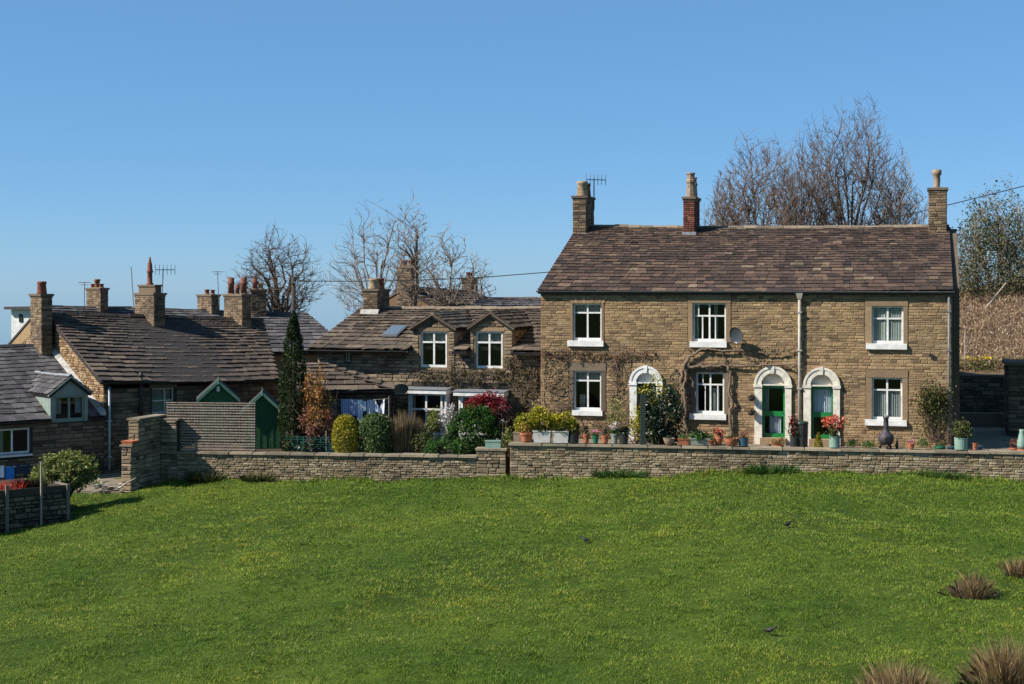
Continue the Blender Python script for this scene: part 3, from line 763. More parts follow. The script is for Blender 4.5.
def bare_tree(name, label, loc, height, width, seed, n=(16, 120, 900, 4200), trunk_r=.25, trunk_h=.2, low=.30, sweep=.6, mat_b='bark', mat_t='twig', thin=1.0, group=None, leaf=None, wob=.05, lean=0.0, shell=.45, pointed=1.0):
    """a leafless tree grown towards points spread through its crown: limbs, boughs, branches, twigs"""
    rg = random.Random(seed); rng = np.random.default_rng(seed)
    t = thing(name, label, 'tree', loc, 0, group)
    big, twig = MB(), MB()
    rx = width / 2; z0 = height * low; cz = z0 + (height - z0) * .42
    ph = rng.random(6) * 6.28
    def crown(m, f):
        """points inside the uneven crown outline"""
        d = rng.normal(size=(m, 3)); d /= np.linalg.norm(d, axis=1, keepdims=True)
        k = (shell + (1 - shell) * rng.random(m)) * f
        a = np.arctan2(d[:, 1], d[:, 0])
        bump = 1 + .09 * np.sin(3 * a + ph[0] + 2 * d[:, 2]) + .08 * np.sin(5 * a + ph[1] - 3 * d[:, 2]) + .08 * np.sin(7 * d[:, 0] + ph[2]) * np.sin(6 * d[:, 2] + ph[3])
        p = d * (k * bump)[:, None]
        z = np.where(p[:, 2] > 0, cz + p[:, 2] * (height - cz) * 1.02, cz + p[:, 2] * (cz - z0))
        wdt = np.where(p[:, 2] > 0, 1.0, 1.0 - .35 * np.abs(p[:, 2]))
        return np.stack([p[:, 0] * rx * wdt + lean * z, p[:, 1] * rx * wdt, z], 1)
    tp, _ = wander((0, 0, -.3), (lean, 0, 1), height * trunk_h + .3, 5, rg, .03)
    big.tube(tp, [trunk_r * (1.2 - .09 * i) for i in range(6)], 8)
    P = np.array([tuple(v) for v in tp[3:]]); T = np.tile(np.array([[0, 0, 1.0]]), (len(P), 1)); Rr = np.full(len(P), trunk_r * .7)
    tips = None
    for lv, m in enumerate(n):
        C = crown(m, (.70, .83, .94, 1.0)[lv]); newP, newT, newR = [], [], []
        k = (6, 5, 3, 2)[lv]; tips = C
        for c in C:
            dv = c - P; d = np.linalg.norm(dv, axis=1)
            cost = d + 1.6 * np.maximum(0, P[:, 2] - (c[2] - sweep * d)) + .8 * np.maximum(0, -(dv * T).sum(1))
            q = int(cost.argmin()); a = P[q]; dd = d[q]
            ctrl = a + T[q] * dd * .34 + np.array([0, 0, dd * .10])
            r0 = min(Rr[q] * .75, (trunk_r * .42, trunk_r * .17, .020 * thin, .0105 * thin)[lv]); r1 = max(r0 * .35, (.022, .012, .009, .0075)[lv] * thin)
            pts = []
            for i in range(k + 1):
                f = i / k; b = (1 - f) ** 2 * a + 2 * f * (1 - f) * ctrl + f * f * c
                if 0 < i: b = b + rng.normal(size=3) * wob * dd * .35
                pts.append(b)
            rad = [r0 + (r1 - r0) * i / k for i in range(k + 1)]
            (big if lv < 2 else twig).tube([Vector(p_) for p_ in pts], rad, (7, 5, 3, 3)[lv], 0.0, lv < 2)
            if lv < 3:
                for i in range(1, k + 1):
                    tv = pts[i] - pts[i - 1]; newP.append(pts[i]); newT.append(tv / (np.linalg.norm(tv) + 1e-9)); newR.append(rad[i])
        if lv < 3:
            if lv == 0: P, T, Rr = np.array(newP), np.array(newT), np.array(newR)
            else: P, T, Rr = np.vstack([P, newP]), np.vstack([T, newT]), np.concatenate([Rr, newR])
    big.build('trunk', M[mat_b], t); twig.build('crown', M[mat_t], t)
    if leaf:
        idx = rng.integers(0, len(tips), leaf[1]); Cc = tips[idx] + rng.normal(size=(leaf[1], 3)) * leaf[2]
        V, F = leaf_quads(Cc, leaf[3], rng); link('leaves', np_mesh('leaves', V, F, rng.random(len(Cc)) * .98), M[leaf[0]], t)
    return t

# ================================================================== THE SETTING
def gz(x, y):
    """height of the meadow and the land around"""
    x = np.asarray(x, dtype=float); y = np.asarray(y, dtype=float)
    xc = np.clip(x, -28, 24)
    z = -1.2 + .04 * xc - .006 * np.maximum(xc - 8, 0) ** 2
    z = z + .075 * np.sin(x * 1.1 + y * .35 + np.sin(y * .5)) * np.sin(y * .8 - x * .2 + np.sin(x * .6)) + .03 * np.sin(x * 1.9 - y * .9 + 2 * np.sin(y * .31)) * np.sin(y * 1.5 + .7 * x) + .10 * np.sin(x * .21 + 1.3) * np.sin(y * .19 + .4)
    z = z + .022 * np.sin(x * 2.7 + y * 1.1) * np.sin(y * 2.3 - x * .8) + .012 * np.sin(x * 5.1 - y * 3.3) * np.sin(y * 4.7 + x * 2.1)
    z = z - .35 * np.exp(-((x + 17) / 3.5) ** 2 - ((y - 47) / 5) ** 2)
    far = 1.5 - .045 * y
    far2 = -.9 - .006 * np.maximum(np.abs(x) - 40, 0)
    return np.minimum(np.minimum(z, far2 + .6), np.where(y > 90, far, 99))

def axis(lo, hi, step, out, grow=1.35):
    a = list(np.arange(lo, hi + 1e-6, step)); s = step
    v = hi
    while v < out: s *= grow; v += s; a.append(v)
    s = step; v = lo
    while v > -out * .5: s *= grow; v -= s; a.insert(0, v)
    return np.array(a)
gx, gy = axis(-24, 24, .3, 3500), axis(16, 60, .3, 3500)
X, Y = np.meshgrid(gx, gy); Z = gz(X, Y)
nx, ny = len(gx), len(gy)
idx = np.arange(nx * ny).reshape(ny, nx)
FQ = np.stack([idx[:-1, :-1], idx[:-1, 1:], idx[1:, 1:], idx[1:, :-1]], -1).reshape(-1, 4)
kind(link('ground', np_mesh('ground', np.stack([X, Y, Z], -1).reshape(-1, 3), FQ, None, True), M['ground']), 'structure')

WALL_R = Frame((-0.07, 52.0, 0), -9.46)      # garden wall before the tall house
WALL_L = Frame((-13.08, 53.9, 0), -7.05)     # lower garden wall before the long cottage
LEN_L = 13.05; LEN_R = 21.0
kind(MB().prism_z([(-.05, 52.12), (23.5, 48.2), (23.5, 86), (4, 86), (1.3, 60)], -2.5, -.2).build('terrace', M['paving']), 'structure')
kind(MB().prism_z([(-13.0, 54.05), (-.1, 52.45), (1.2, 58), (0.6, 66), (-8, 67), (-12.2, 60.8)], -2.6, -.6).build('garden_ground', M['earth']), 'structure')
kind(MB().prism_z([(-19.5, 52.6), (-14.0, 51.9), (-12.9, 54.2), (-12.6, 60), (-16, 58), (-22, 54)], -2.6, -1.72).build('path', M['paving']), 'structure')

def garden_wall(name, label, fr, L, zt, zb, seed, mat, limit=300, cop=(0.6, 1.3), hr=(.06, .125), lr=(.15, .40)):
    rg = random.Random(seed)
    t = thing_at(fr, name, label, 'wall')
    w = MB().box(0, L, 0, .42, zb - .4, zt - .07).build('wall_core', M['mortar'], t)
    items = wall_stones(zb, zt - .07, lambda z: (0, L), lambda a, b: [], rg, hr, lr, (.012, .04), .014)
    vis = [(m, s * (1 if m.translation.z > zb + .15 else .2)) for m, s in items]
    pieces(w, 'stone', vis, STONES, mat, limit, 'stonework')
    x = -.06
    while x < L:
        l = min(rg.uniform(*cop), L + .06 - x)
        dz = rg.uniform(-.012, .012); yo = rg.uniform(-.02, .02)
        mb = MB(); a, b = x, x + l - .012; y0, y1 = -.09 + yo, .50 + yo; z0, z1 = zt - .066, zt + .008 + dz
        c = .018
        mb.hexa([(a, y0, z0), (b, y0, z0), (b, y1, z0), (a, y1, z0), (a + c, y0 + c, z1), (b - c, y0 + c, z1), (b - c, y1 - c, z1), (a + c, y1 - c, z1)])
        mb.build('coping_stone', M['coping'], t); x += l
    return t
wall_r = garden_wall('garden_wall', 'long coursed stone wall with flat coping holding up the terrace of the tall house', WALL_R, LEN_R, .0, -1.45, 11, M['stone_garden'], 300)
wall_l = garden_wall('garden_wall', 'lower rubble stone wall running below the trellis and shrubs', WALL_L, LEN_L - 1.15, -.50, -2.0, 12, M['stone_garden'], 300, (.5, 1.0), (.055, .12), (.12, .34))
# stepped pier between the two walls
pier_f = Frame(WALL_L.w(LEN_L - 1.16, -.03, 0), -7.05)
p = thing_at(pier_f, 'wall_pier', 'short stepped stone pier joining the lower wall to the terrace wall', 'pier')
pc = MB().box(0, 1.08, 0, .5, -1.9, -.30).build('pier_core', M['mortar_dark'], p)
pieces(pc, 'stone', wall_stones(-1.6, -.30, lambda z: (0, 1.08), lambda a, b: [], random.Random(5), (.1, .2), (.2, .45), (.02, .05)), STONES, M['stone_garden'], 60)
MB().box(-.04, 1.1, -.07, .52, -.297, -.22).build('coping_stone', M['coping'], p)
# return wall with its step, at the end of the lower wall
RET = Frame((-13.08, 53.9, 0), -16)
p = thing_at(RET, 'stepped_wall', 'tall stone corner wall stepping down beside the trellis, dark in its shaded side', 'wall')
pc = MB()
pc.box(-.42, 0, -1.5, .4, -2.4, .78); pc.box(-.40, -.01, -2.0, -1.504, -2.4, -.12)
pc.prism_z([(.004, -.02), (.66, .09), (.62, .45), (.004, .40)], -2.0, .66)
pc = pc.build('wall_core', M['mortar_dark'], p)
rg = random.Random(8)
it = []
for (x0, x1, y, zb, zt) in ((-.42, 0, -1.5, -.1, .78), (-.41, 0, -2.0, -2.1, -.12)):
    it += wall_stones(zb, zt, lambda z, x0=x0, x1=x1: (x0, x1), lambda a, b: [], rg, (.1, .2), (.2, .42), (.02, .05), y=y)
T = Matrix.Translation((0, -1.5, 0)) @ Matrix.Rotation(R(90), 4, 'Z')
it += [(T @ m, s) for m, s in wall_stones(-2.1, .78, lambda z: (0, 1.5), lambda a, b: [], rg, (.1, .2), (.2, .45), (.02, .05))]
T = Matrix.Translation((0, -2.0, 0)) @ Matrix.Rotation(R(90), 4, 'Z')
it += [(T @ m, s) for m, s in wall_stones(-2.1, -.12, lambda z: (0, .49), lambda a, b: [], rg, (.1, .2), (.2, .45), (.02, .05))]
T = Matrix.Translation((0, -.03, 0)) @ Matrix.Rotation(R(9), 4, 'Z')
it += [(T @ m, s) for m, s in wall_stones(-1.9, .66, lambda z: (.03, .66), lambda a, b: [], rg, (.1, .2), (.2, .45), (.02, .05))]
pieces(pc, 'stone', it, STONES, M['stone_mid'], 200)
MB().box(-.48, .05, -1.55, -.5, .785, .85).build('coping_stone', M['coping'], p)
MB().box(-.48, .05, -.49, .45, .785, .845).build('coping_stone', M['coping'], p)
MB().prism_z([(.06, -.08), (.72, .03), (.68, .5), (.06, .46)], .665, .73).build('coping_stone', M['coping'], p)
MB().box(-.46, .04, -2.06, -1.51, -.115, -.05).build('coping_stone', M['coping'], p)

# ================================================================== THE TALL HOUSE
HF = Frame((1.12, 56.0, 0), -16)
HL, HD = 15.19, 7.5
ROOF_Y = 6.1
rg = random.Random(21)
house = thing_at(HF, 'stone_house', 'tall two storey stone house with brown slate roof and three chimneys', 'house')
ze = HF.hit(740, 290.5, -.14)[1]
rl = HF.hit(578, 226, ROOF_Y); rr = HF.hit(949.5, 226.5, ROOF_Y)
WIN = {
    'a': dict(f=(572.8, 601.6, 303.4, 340), s=(568, 604, 340.2, 346), l=(571.5, 604, 295.6, 303.0)),
    'b': dict(f=(692.5, 726.0, 302.9, 341), s=(690, 727, 341.3, 347), l=(688, 731, 294.6, 302.9)),
    'c': dict(f=(871.8, 903.4, 306, 343), s=(866, 907, 343.5, 349), l=(865, 908, 297, 305.6)),
    'd': dict(f=(573.6, 601.2, 371, 409.6), s=(572.5, 603, 409.8, 415), l=(569, 606, 363, 371)),
    'e': dict(f=(696, 724.2, 372.6, 413), s=(690, 726.5, 413.6, 419), l=(691, 729, 364.5, 372.6)),
    'f': dict(f=(871.8, 902.4, 377.8, 419), s=(865, 906.8, 419.4, 425), l=(866, 908, 370, 377.6)),
}
DOORS = [dict(o=(630, 662.5), i=(637, 656.5), top=365, spring=382.5, z=0.0), dict(o=(754.6, 791.6), i=(762.2, 785.2), top=367.4, spring=384.6), dict(o=(803.6, 840), i=(811, 833.2), top=366.6, spring=385.4)]
wins = {k: dict(f=HF.rect(*v['f']), s=HF.rect(*v['s']), l=HF.rect(*v['l'])) for k, v in WIN.items()}
holes_core, holes_st = [], []
for k, v in wins.items():
    f, s, l = v['f'], v['s'], v['l']
    holes_core.append([f[0], f[1], f[2] - .02, f[3]])
    holes_st.append([min(f[0], l[0]) - .01, max(f[1], l[1]) + .01, s[2] + .02, l[3] + .01])
arches = []
for d in DOORS:
    x0, _ = HF.hit(d['o'][0], 380); x1, _ = HF.hit(d['o'][1], 380)
    i0, _ = HF.hit(d['i'][0], 400); i1, _ = HF.hit(d['i'][1], 400)
    zs = HF.hit((d['o'][0] + d['o'][1]) / 2, d['spring'])[1]
    arches.append((x0, x1, i0, i1, zs)); holes_core.append([i0, i1, 0, zs + (i1 - i0) / 2])
def house_holes(z0, z1):
    out = [(r[0], r[1]) for r in holes_st if r[2] < z1 - .02 and r[3] > z0 + .02]
    zm = (z0 + z1) / 2
    for x0, x1, i0, i1, zs in arches:
        if zm < zs: out.append((x0, x1))
        else:
            r = (x1 - x0) / 2; h = zm - zs
            if h < r: k = math.sqrt(r * r - h * h); c = (x0 + x1) / 2; out.append((c - k, c + k))
    return out
core = panel(MB(), 0, HL, -.4, ze - .06, holes_core, 0, .34).build('front_wall', M['mortar'], house)
items = wall_stones(-.25, ze - .12, lambda z: (-.01, HL + .01), house_holes, rg, (.062, .125), (.15, .42), (.009, .024), .010)
vis = [(m, s * (1.0 if m.translation.z > .7 else .25)) for m, s in items]
pieces(core, 'stone', vis, STONES, M['stone_main'], 300, 'stonework')
zr = (rl[1] + rr[1]) / 2; zb_ = zr - (zr - ze) * (HD - ROOF_Y) / ROOF_Y
for nm, x0, x1 in (('gable_wall', 0, .34), ('gable_wall', HL - .34, HL)):
    mb = MB(); zt = zr - .12; mb.add([(x0, .344, -.4), (x0, HD, -.4), (x0, HD, zb_ - .2), (x0, ROOF_Y, zt), (x0, .344, ze - .1), (x1, .344, -.4), (x1, HD, -.4), (x1, HD, zb_ - .2), (x1, ROOF_Y, zt), (x1, .344, ze - .1)],
        [(0, 4, 3, 2, 1), (5, 6, 7, 8, 9), (0, 1, 6, 5), (1, 2, 7, 6), (2, 3, 8, 7), (3, 4, 9, 8), (4, 0, 5, 9)])
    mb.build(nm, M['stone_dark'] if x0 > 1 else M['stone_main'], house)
MB().box(.344, HL - .344, HD - .3, HD - .002, -.4, zb_ - .25).build('back_wall', M['stone_dark'], house)
MB().box(.346, HL - .346, .36, HD - .31, -.3, -.004).build('floor', M['carpet'], house)
MB().box(.346, HL - .346, .345, HD - .31, 2.70, 2.86).build('floor', M['plaster'], house)
MB().box(.346, HL - .346, .345, HD - .31, ze - .16, ze - .08).build('ceiling', M['plaster'], house)
for xx in (5.2, 10.1):
    MB().box(xx, xx + .2, .35, HD - .32, 0, 2.69).build('inner_wall', M['plaster'], house); MB().box(xx, xx + .2, .35, HD - .32, 2.87, ze - .17).build('inner_wall', M['plaster'], house)
MB().box(.35, HL - .35, 4.2, 4.35, 0, 2.69).build('inner_wall', M['plaster'], house); MB().box(.35, HL - .35, 4.2, 4.35, 2.87, ze - .17).build('inner_wall', M['plaster'], house)
# roof
e0, e1 = HF.hit(537.5, 289.5, -.14), HF.hit(953.5, 290.5, -.14)
roof_slope(house, (e0[0], -.14, ze), (e1[0], -.14, ze), (rl[0], ROOF_Y, rl[1]), (rr[0], ROOF_Y, rr[1]), 27, (.2, .5), M['slate_main'], rg, 300, .024, sag=.12, grow=.4)
zq = zb_ - .13; MB().hexa([(e0[0], HD + .3, zq - .14), (e1[0], HD + .3, zq - .14), (e1[0], ROOF_Y + .02, rr[1] - .14), (e0[0], ROOF_Y + .02, rl[1] - .14), (e0[0], HD + .3, zq), (e1[0], HD + .3, zq), (e1[0], ROOF_Y + .02, rr[1] - .03), (e0[0], ROOF_Y + .02, rl[1] - .03)]).build('back_roof', M['slate_main'], house)
ridge_stones(house, (rl[0], ROOF_Y, rl[1] + .05), (rr[0], ROOF_Y, rr[1] + .05), M['ridge'], rg, .15, .55, .07)
gutter(house, (e0[0] - .03, -.20, ze - .01), (e1[0] + .03, -.20, ze - .03), .06)
MB().box(0, HL, -.10, -.055, ze - .16, ze - .02).build('fascia', M['black'], house)
for xx in np.arange(.6, HL, .95):
    MB().box(xx, xx + .03, -.22, -.10, ze - .11, ze - .085).build('gutter_bracket', M['black'], house)
# windows
WSPEC = {
    'a': dict(trans=.745, curtain=[(0, 1, .76, 1, 'curtain', .10)], flat_arch=9),
    'b': dict(trans=.66, curtain=[(0, .16, .02, .97, 'curtain', .10), (.62, .72, .02, .97, 'curtain', .12)], extra=[(.27, .31, .05, .66), (.16, .19, .66, .97), (.66, .69, .05, .66)]),
    'c': dict(trans=.66, curtain=[(.04, .96, .02, .97, 'blind', .015)]),
    'd': dict(trans=.745, curtain=[(0, 1, .76, 1, 'curtain', .10), (.15, .36, .02, .38, 'curtain', .2)]),
    'e': dict(trans=.70, curtain=[(.55, .80, .02, .6, 'curtain', .12)], extra=[(.22, .25, .70, .97), (.74, .78, .04, .68), (.30, .33, .06, .68)]),
    'f': dict(trans=.70, curtain=[(.06, .94, .02, .68, 'curtain', .03)]),
}
for k, v in wins.items():
    f, s, l = v['f'], v['s'], v['l']; sp = WSPEC[k]
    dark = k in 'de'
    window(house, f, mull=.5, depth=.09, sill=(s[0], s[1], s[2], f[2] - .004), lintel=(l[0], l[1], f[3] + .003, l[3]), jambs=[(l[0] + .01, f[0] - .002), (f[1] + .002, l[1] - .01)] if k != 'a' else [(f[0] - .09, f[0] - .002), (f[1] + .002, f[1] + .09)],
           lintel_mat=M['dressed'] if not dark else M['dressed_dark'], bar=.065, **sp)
# doors in their round-headed surrounds
def arch_ring(parent, xc, zs, r0, r1, y0, y1, mat, n=18, name='arch'):
    mb = MB()
    for i in range(n):
        a, b = math.pi * i / n, math.pi * (i + 1) / n
        P = lambda r, q: (xc + r * math.cos(q), zs + r * math.sin(q))
        q = [P(r0, a), P(r1, a), P(r1, b), P(r0, b)]
        mb.add([(x, y0, z) for x, z in q] + [(x, y1, z) for x, z in q], [(0, 1, 2, 3), (4, 7, 6, 5), (1, 5, 6, 2), (0, 3, 7, 4)] + ([(0, 4, 5, 1)] if i == 0 else []) + ([(3, 2, 6, 7)] if i == n - 1 else []))
    return mb.build(name, mat, parent)
for k, (d, (x0, x1, i0, i1, zs)) in enumerate(zip(DOORS, arches)):
    xc = (x0 + x1) / 2; ro = (x1 - x0) / 2; ri = (i1 - i0) / 2
    sm = M['white'] if k == 0 else M['cream']
    mb = MB(); mb.box(x0, i0, -.10, .20, -.198, zs); mb.box(i1, x1, -.10, .20, -.198, zs)
    sur = mb.build('door_surround', sm, house)
    arch_ring(sur, xc, zs + .004, ri, ro, -.10, .12, sm)
    arch_ring(sur, xc, zs + .004, ro - .075, ro + .012, -.125, -.102, sm, name='arch_moulding')
    for a, b in ((x0 - .03, i0 + .015), (i1 - .015, x1 + .03)):
        MB().box(a, b, -.135, .02, zs - .10, zs + .012).build('impost', sm, sur)
        MB().box(a + .02, b - .01, -.122, .02, -.196, .10).build('plinth', sm, sur)
    MB().prism([(xc - .045, zs + ri - .01), (xc + .045, zs + ri - .01), (xc + .07, zs + ro + .03), (xc - .07, zs + ro + .03)], -.14, -.02).build('keystone', sm, sur)
    n = 16; poly = [(xc + ri * math.cos(math.pi * i / n), zs + .02 + ri * math.sin(math.pi * i / n)) for i in range(n + 1)]
    MB().prism([(xc + (x_ - xc) * 1.06, zs + .02 + (z_ - zs - .02) * 1.06) for x_, z_ in poly], .125, .145).build('tympanum', M['white'] if k == 0 else M['cream'], sur)
    MB().box(i0 - .01, i1 + .01, -.06, .13, zs - .035, zs + .018).build('door_head', sm, sur)
    dm = M['darkdoor'] if k == 0 else M['greendoor']
    w = i1 - i0; zt = zs - .04; mid = zt * .47
    mb = MB(); st = .085 if k else .12
    mb.box(i0 + .01, i0 + st, .12, .17, .03, zt); mb.box(i1 - st, i1 - .01, .12, .17, .03, zt)
    mb.box(i0 + st, i1 - st, .12, .17, .03, .2); mb.box(i0 + st, i1 - st, .12, .17, mid - .09, mid + .09); mb.box(i0 + st, i1 - st, .12, .17, zt - .11, zt)
    door = mb.build('door', dm, house)
    MB().box(i0 + st - .005, i1 - st + .005, .14, .15, .195, mid - .085).build('pane', M['glass'], door)
    MB().box(i0 + st - .005, i1 - st + .005, .14, .15, mid + .085, zt - .105).build('pane', M['glass'], door)
    MB().tube([(i1 - .06, .115, mid + .02), (i1 - .06, .07, mid + .02), (i1 - .14, .07, mid + .02)], .012, 6).build('handle', M['black'], door)
    if k == 2: drape(door, i0 + st, i1 - st, mid + .09, zt - .11, .20, M['white_cloth'], 'door_curtain')
    if k == 1:
        drape(door, i0 + st, i0 + st + w * .16, mid + .09, zt - .11, .20, M['curtain'], 'door_curtain'); drape(door, i0 + st + w * .2, i1 - st - w * .08, .2, mid - .1, .21, M['lilac_cloth'], 'door_curtain')
    MB().box(i0 - .05, i1 + .05, -.32, .10, -.197, .05).build('doorstep', M['dressed'], house)
# chimneys of the tall house
def stack(parent, fr, px0, px1, py_top, y0, wd, mat, pots, seed, z_down, **kw):
    x0, z1 = fr.hit(px0, py_top, y0); x1, _ = fr.hit(px1, py_top, y0)
    return chimney(parent, fr, x0, z_down, z1, y0, x1 - x0, wd, mat, pots, seed=seed, **kw)
c1 = stack(house, HF, 573, 586, 198, 5.3, 1.5, M['stone_stack'], [(.5, .35, 'wide', 1.05, 1.18, 'buffpot'), (.5, .78, 'wide', .95, 1.1, 'redpot')], 1, 7.4)
c2 = stack(house, HF, 683.5, 694.5, 199, 5.3, 1.35, M['redbrick'], [(.5, .35, 'octagon', 1.05, 1.05, 'tanpot'), (.5, .8, 'octagon', 1.0, .9, 'tanpot')], 2, 7.4, hr=(.075, .085), neck=.0)
c3 = stack(house, HF, 929, 946.5, 190, 5.5, 1.0, M['stone_stack'], [(.45, .5, 'cowl', 1.15, 1.05, 'tanpot')], 3, 7.4)
for c, px0, px1 in ((c1, 572, 587), (c2, 682, 696)):
    a, b = HF.hit(px0, 232, 5.2)[0], HF.hit(px1, 232, 5.2)[0]
    za = zr - .5
    MB().hexa([(a, 5.16, za - .1), (b, 5.16, za - .1), (b, 5.30, za + .0), (a, 5.30, za), (a, 5.2, za + .24), (b, 5.2, za + .24), (b, 5.28, za + .26), (a, 5.28, za + .26)]).build('flashing', M['lead'], house)
# rainwater pipes
def pipe_between(parent, fr, px, py0, py1, mat, rad=.05, d=-.10, hopper=True, name='downpipe'):
    x, z1 = fr.hit(px, py0, d); _, z0 = fr.hit(px, py1, d)
    p_ = MB(); p_.smooth = True
    o = p_.tube([(x, d, z0), (x, d, z1)], rad, 10).build(name, mat, parent)
    for zz in np.arange(z0 + .5, z1, 1.4): MB().box(x - rad * 1.7, x + rad * 1.7, d - rad * 1.2, d + .09, zz, zz + .05).build('bracket', mat, o)
    if hopper: MB().hexa([(x - .07, d - .07, z1 - .22), (x + .07, d - .07, z1 - .22), (x + .07, d + .07, z1 - .22), (x - .07, d + .07, z1 - .22), (x - .13, d - .12, z1), (x + .13, d - .12, z1), (x + .13, d + .08, z1), (x - .13, d + .08, z1)]).build('hopper', mat, o)
    return o
pipe_between(house, HF, 799.5, 293, 441, M['palepipe'], .055, -.11)
pipe_between(house, HF, 949, 294, 444, M['greyiron'], .045, -.10, False)
MB().box(*[HF.hit(929, 356)[0], HF.hit(933, 356)[0]], -.10, -.05, HF.hit(930, 357)[1], HF.hit(930, 353.5)[1]).build('vent', M['black'], house)

zq2 = lambda y_: ze - .05 + (zr - ze) * min(y_, 6.1) / 6.1
MB().add([(x_, y_, z_) for x_ in (HL + .004, HL + .27) for y_, z_ in ((.6, -.4), (7.3, -.4), (7.3, zb_ - .25), (6.1, zq2(6.1) - .15), (.6, zq2(.6) - .1))],
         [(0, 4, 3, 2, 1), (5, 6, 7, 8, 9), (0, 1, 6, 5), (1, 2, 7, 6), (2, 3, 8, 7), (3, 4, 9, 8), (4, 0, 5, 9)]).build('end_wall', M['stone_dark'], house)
# satellite dish and aerial on the tall house
def dish(name, label, loc, rad, face, tilt, mat, wall_y):
    t = thing(name, label, 'satellite dish', loc)
    rot = Matrix.Rotation(face, 4, 'Z') @ Matrix.Rotation(tilt, 4, 'X')
    mb = MB(); mb.smooth = True; n = 20; V = []; F = []
    for s in (0, 1):
        for i in range(5):
            r = rad * i / 4
            for k in range(n):
                q = 2 * math.pi * k / n; V.append(rot @ Vector((r * math.cos(q), -.22 * r * r / rad + .012 * s, r * math.sin(q) * 1.1)))
    for s in (0, 1):
        for i in range(4):
            for k in range(n):
                a = s * 5 * n + i * n + k; b = s * 5 * n + i * n + (k + 1) % n; c = b + n; d = a + n
                F.append((a, b, c, d) if s else (a, d, c, b))
    for k in range(n): F.append((4 * n + k, 4 * n + (k + 1) % n, 9 * n + (k + 1) % n, 9 * n + k))
    mb.add(V, F); mb.build('reflector', mat, t)
    tip = rot @ Vector((0, -rad * 1.25, -rad * .35)); low = rot @ Vector((0, 0, -rad))
    mb = MB(); mb.tube([low, tip], .012, 6); mb.build('feed_arm', M['greyiron'], t)
    mb = MB(); mb.tube([tip - rot @ Vector((0, .07, 0)), tip + rot @ Vector((0, .05, 0))], .03, 8); mb.build('receiver', M['greyiron'], t)
    mb = MB(); mb.tube([(0, .02, 0), (0, wall_y, -.03), ], .022, 6); mb.build('bracket', M['greyiron'], t)
    return t
x, z = HF.hit(737, 335, -.34)
dish('satellite_dish', 'grey satellite dish on the tall house beside an upper window', HF.w(x, -.34, z), .29, R(-28), R(14), M['dish'], .36).rotation_euler = (0, 0, HF.th)

def aerial(label, foot, h, lean=(0, 0), kind_='yagi', s=1.0):
    t = thing('tv_aerial', label, 'aerial', foot)
    top = Vector((lean[0], lean[1], h))
    MB().tube([(0, 0, 0), top], .02 * s, 6).build('mast', M['greyiron'], t)
    if kind_ == 'yagi':
        d = Vector((.9, .35, 0)).normalized(); L = .7 * s
        MB().tube([top - d * L * .4 - Vector((0, 0, .05)), top + d * L * .6 - Vector((0, 0, .05))], .014 * s, 5).build('boom', M['greyiron'], t)
        sd_ = Vector((0, 0, 1)) if s > 1.2 else Vector((-d.y, d.x, 0))
        for i in range(6):
            p_ = top + d * L * (-.4 + .2 * i) - Vector((0, 0, .05)); ww = .18 * s
            MB().tube([p_ - sd_ * ww, p_ + sd_ * ww], .010 * s, 5).build('element', M['greyiron'], t)
    elif kind_ == 'bar':
        MB().tube([top - Vector((.3, 0, .03)), top + Vector((.3, 0, -.03))], .018, 5).build('element', M['greyiron'], t)
        MB().tube([top - Vector((.2, 0, .15)), top + Vector((.2, 0, -.15))], .014, 5).build('element', M['greyiron'], t)
    return t
x, z = HF.hit(594, 203, 6.6)
aerial('small TV aerial beside the pale pot on the tall house', HF.w(x, 6.6, z - .3), 1.35, (0, 0), 'yagi', 1.3)

# ================================================================== rear stone, dormers
def side_stones(core, x, y0, y1, zb, zt_fn, mat, rg, limit, facing=-1, hr=(.1, .18), lr=(.2, .45)):
    """stones on the plane x, facing -x; zt_fn(y) gives the top of the wall at depth y"""
    ztop = max(zt_fn(y0), zt_fn(y1), zt_fn((y0 + y1) / 2))
    L = y1 - y0
    def bounds(z):
        ys = [y0 + L * i / 60 for i in range(61)]; ok = [y for y in ys if zt_fn(y) > z]
        if not ok: return (0, 0)
        return (y1 - max(ok), y1 - min(ok))
    its = wall_stones(zb, ztop, bounds, lambda a, b: [], rg, hr, lr, (.02, .05), .016)
    T = Matrix.Translation((x, y1, 0)) @ Matrix.Rotation(R(-90), 4, 'Z')
    pieces(core, 'stone', [(T @ m, s) for m, s in its], STONES, mat, limit, 'stonework')

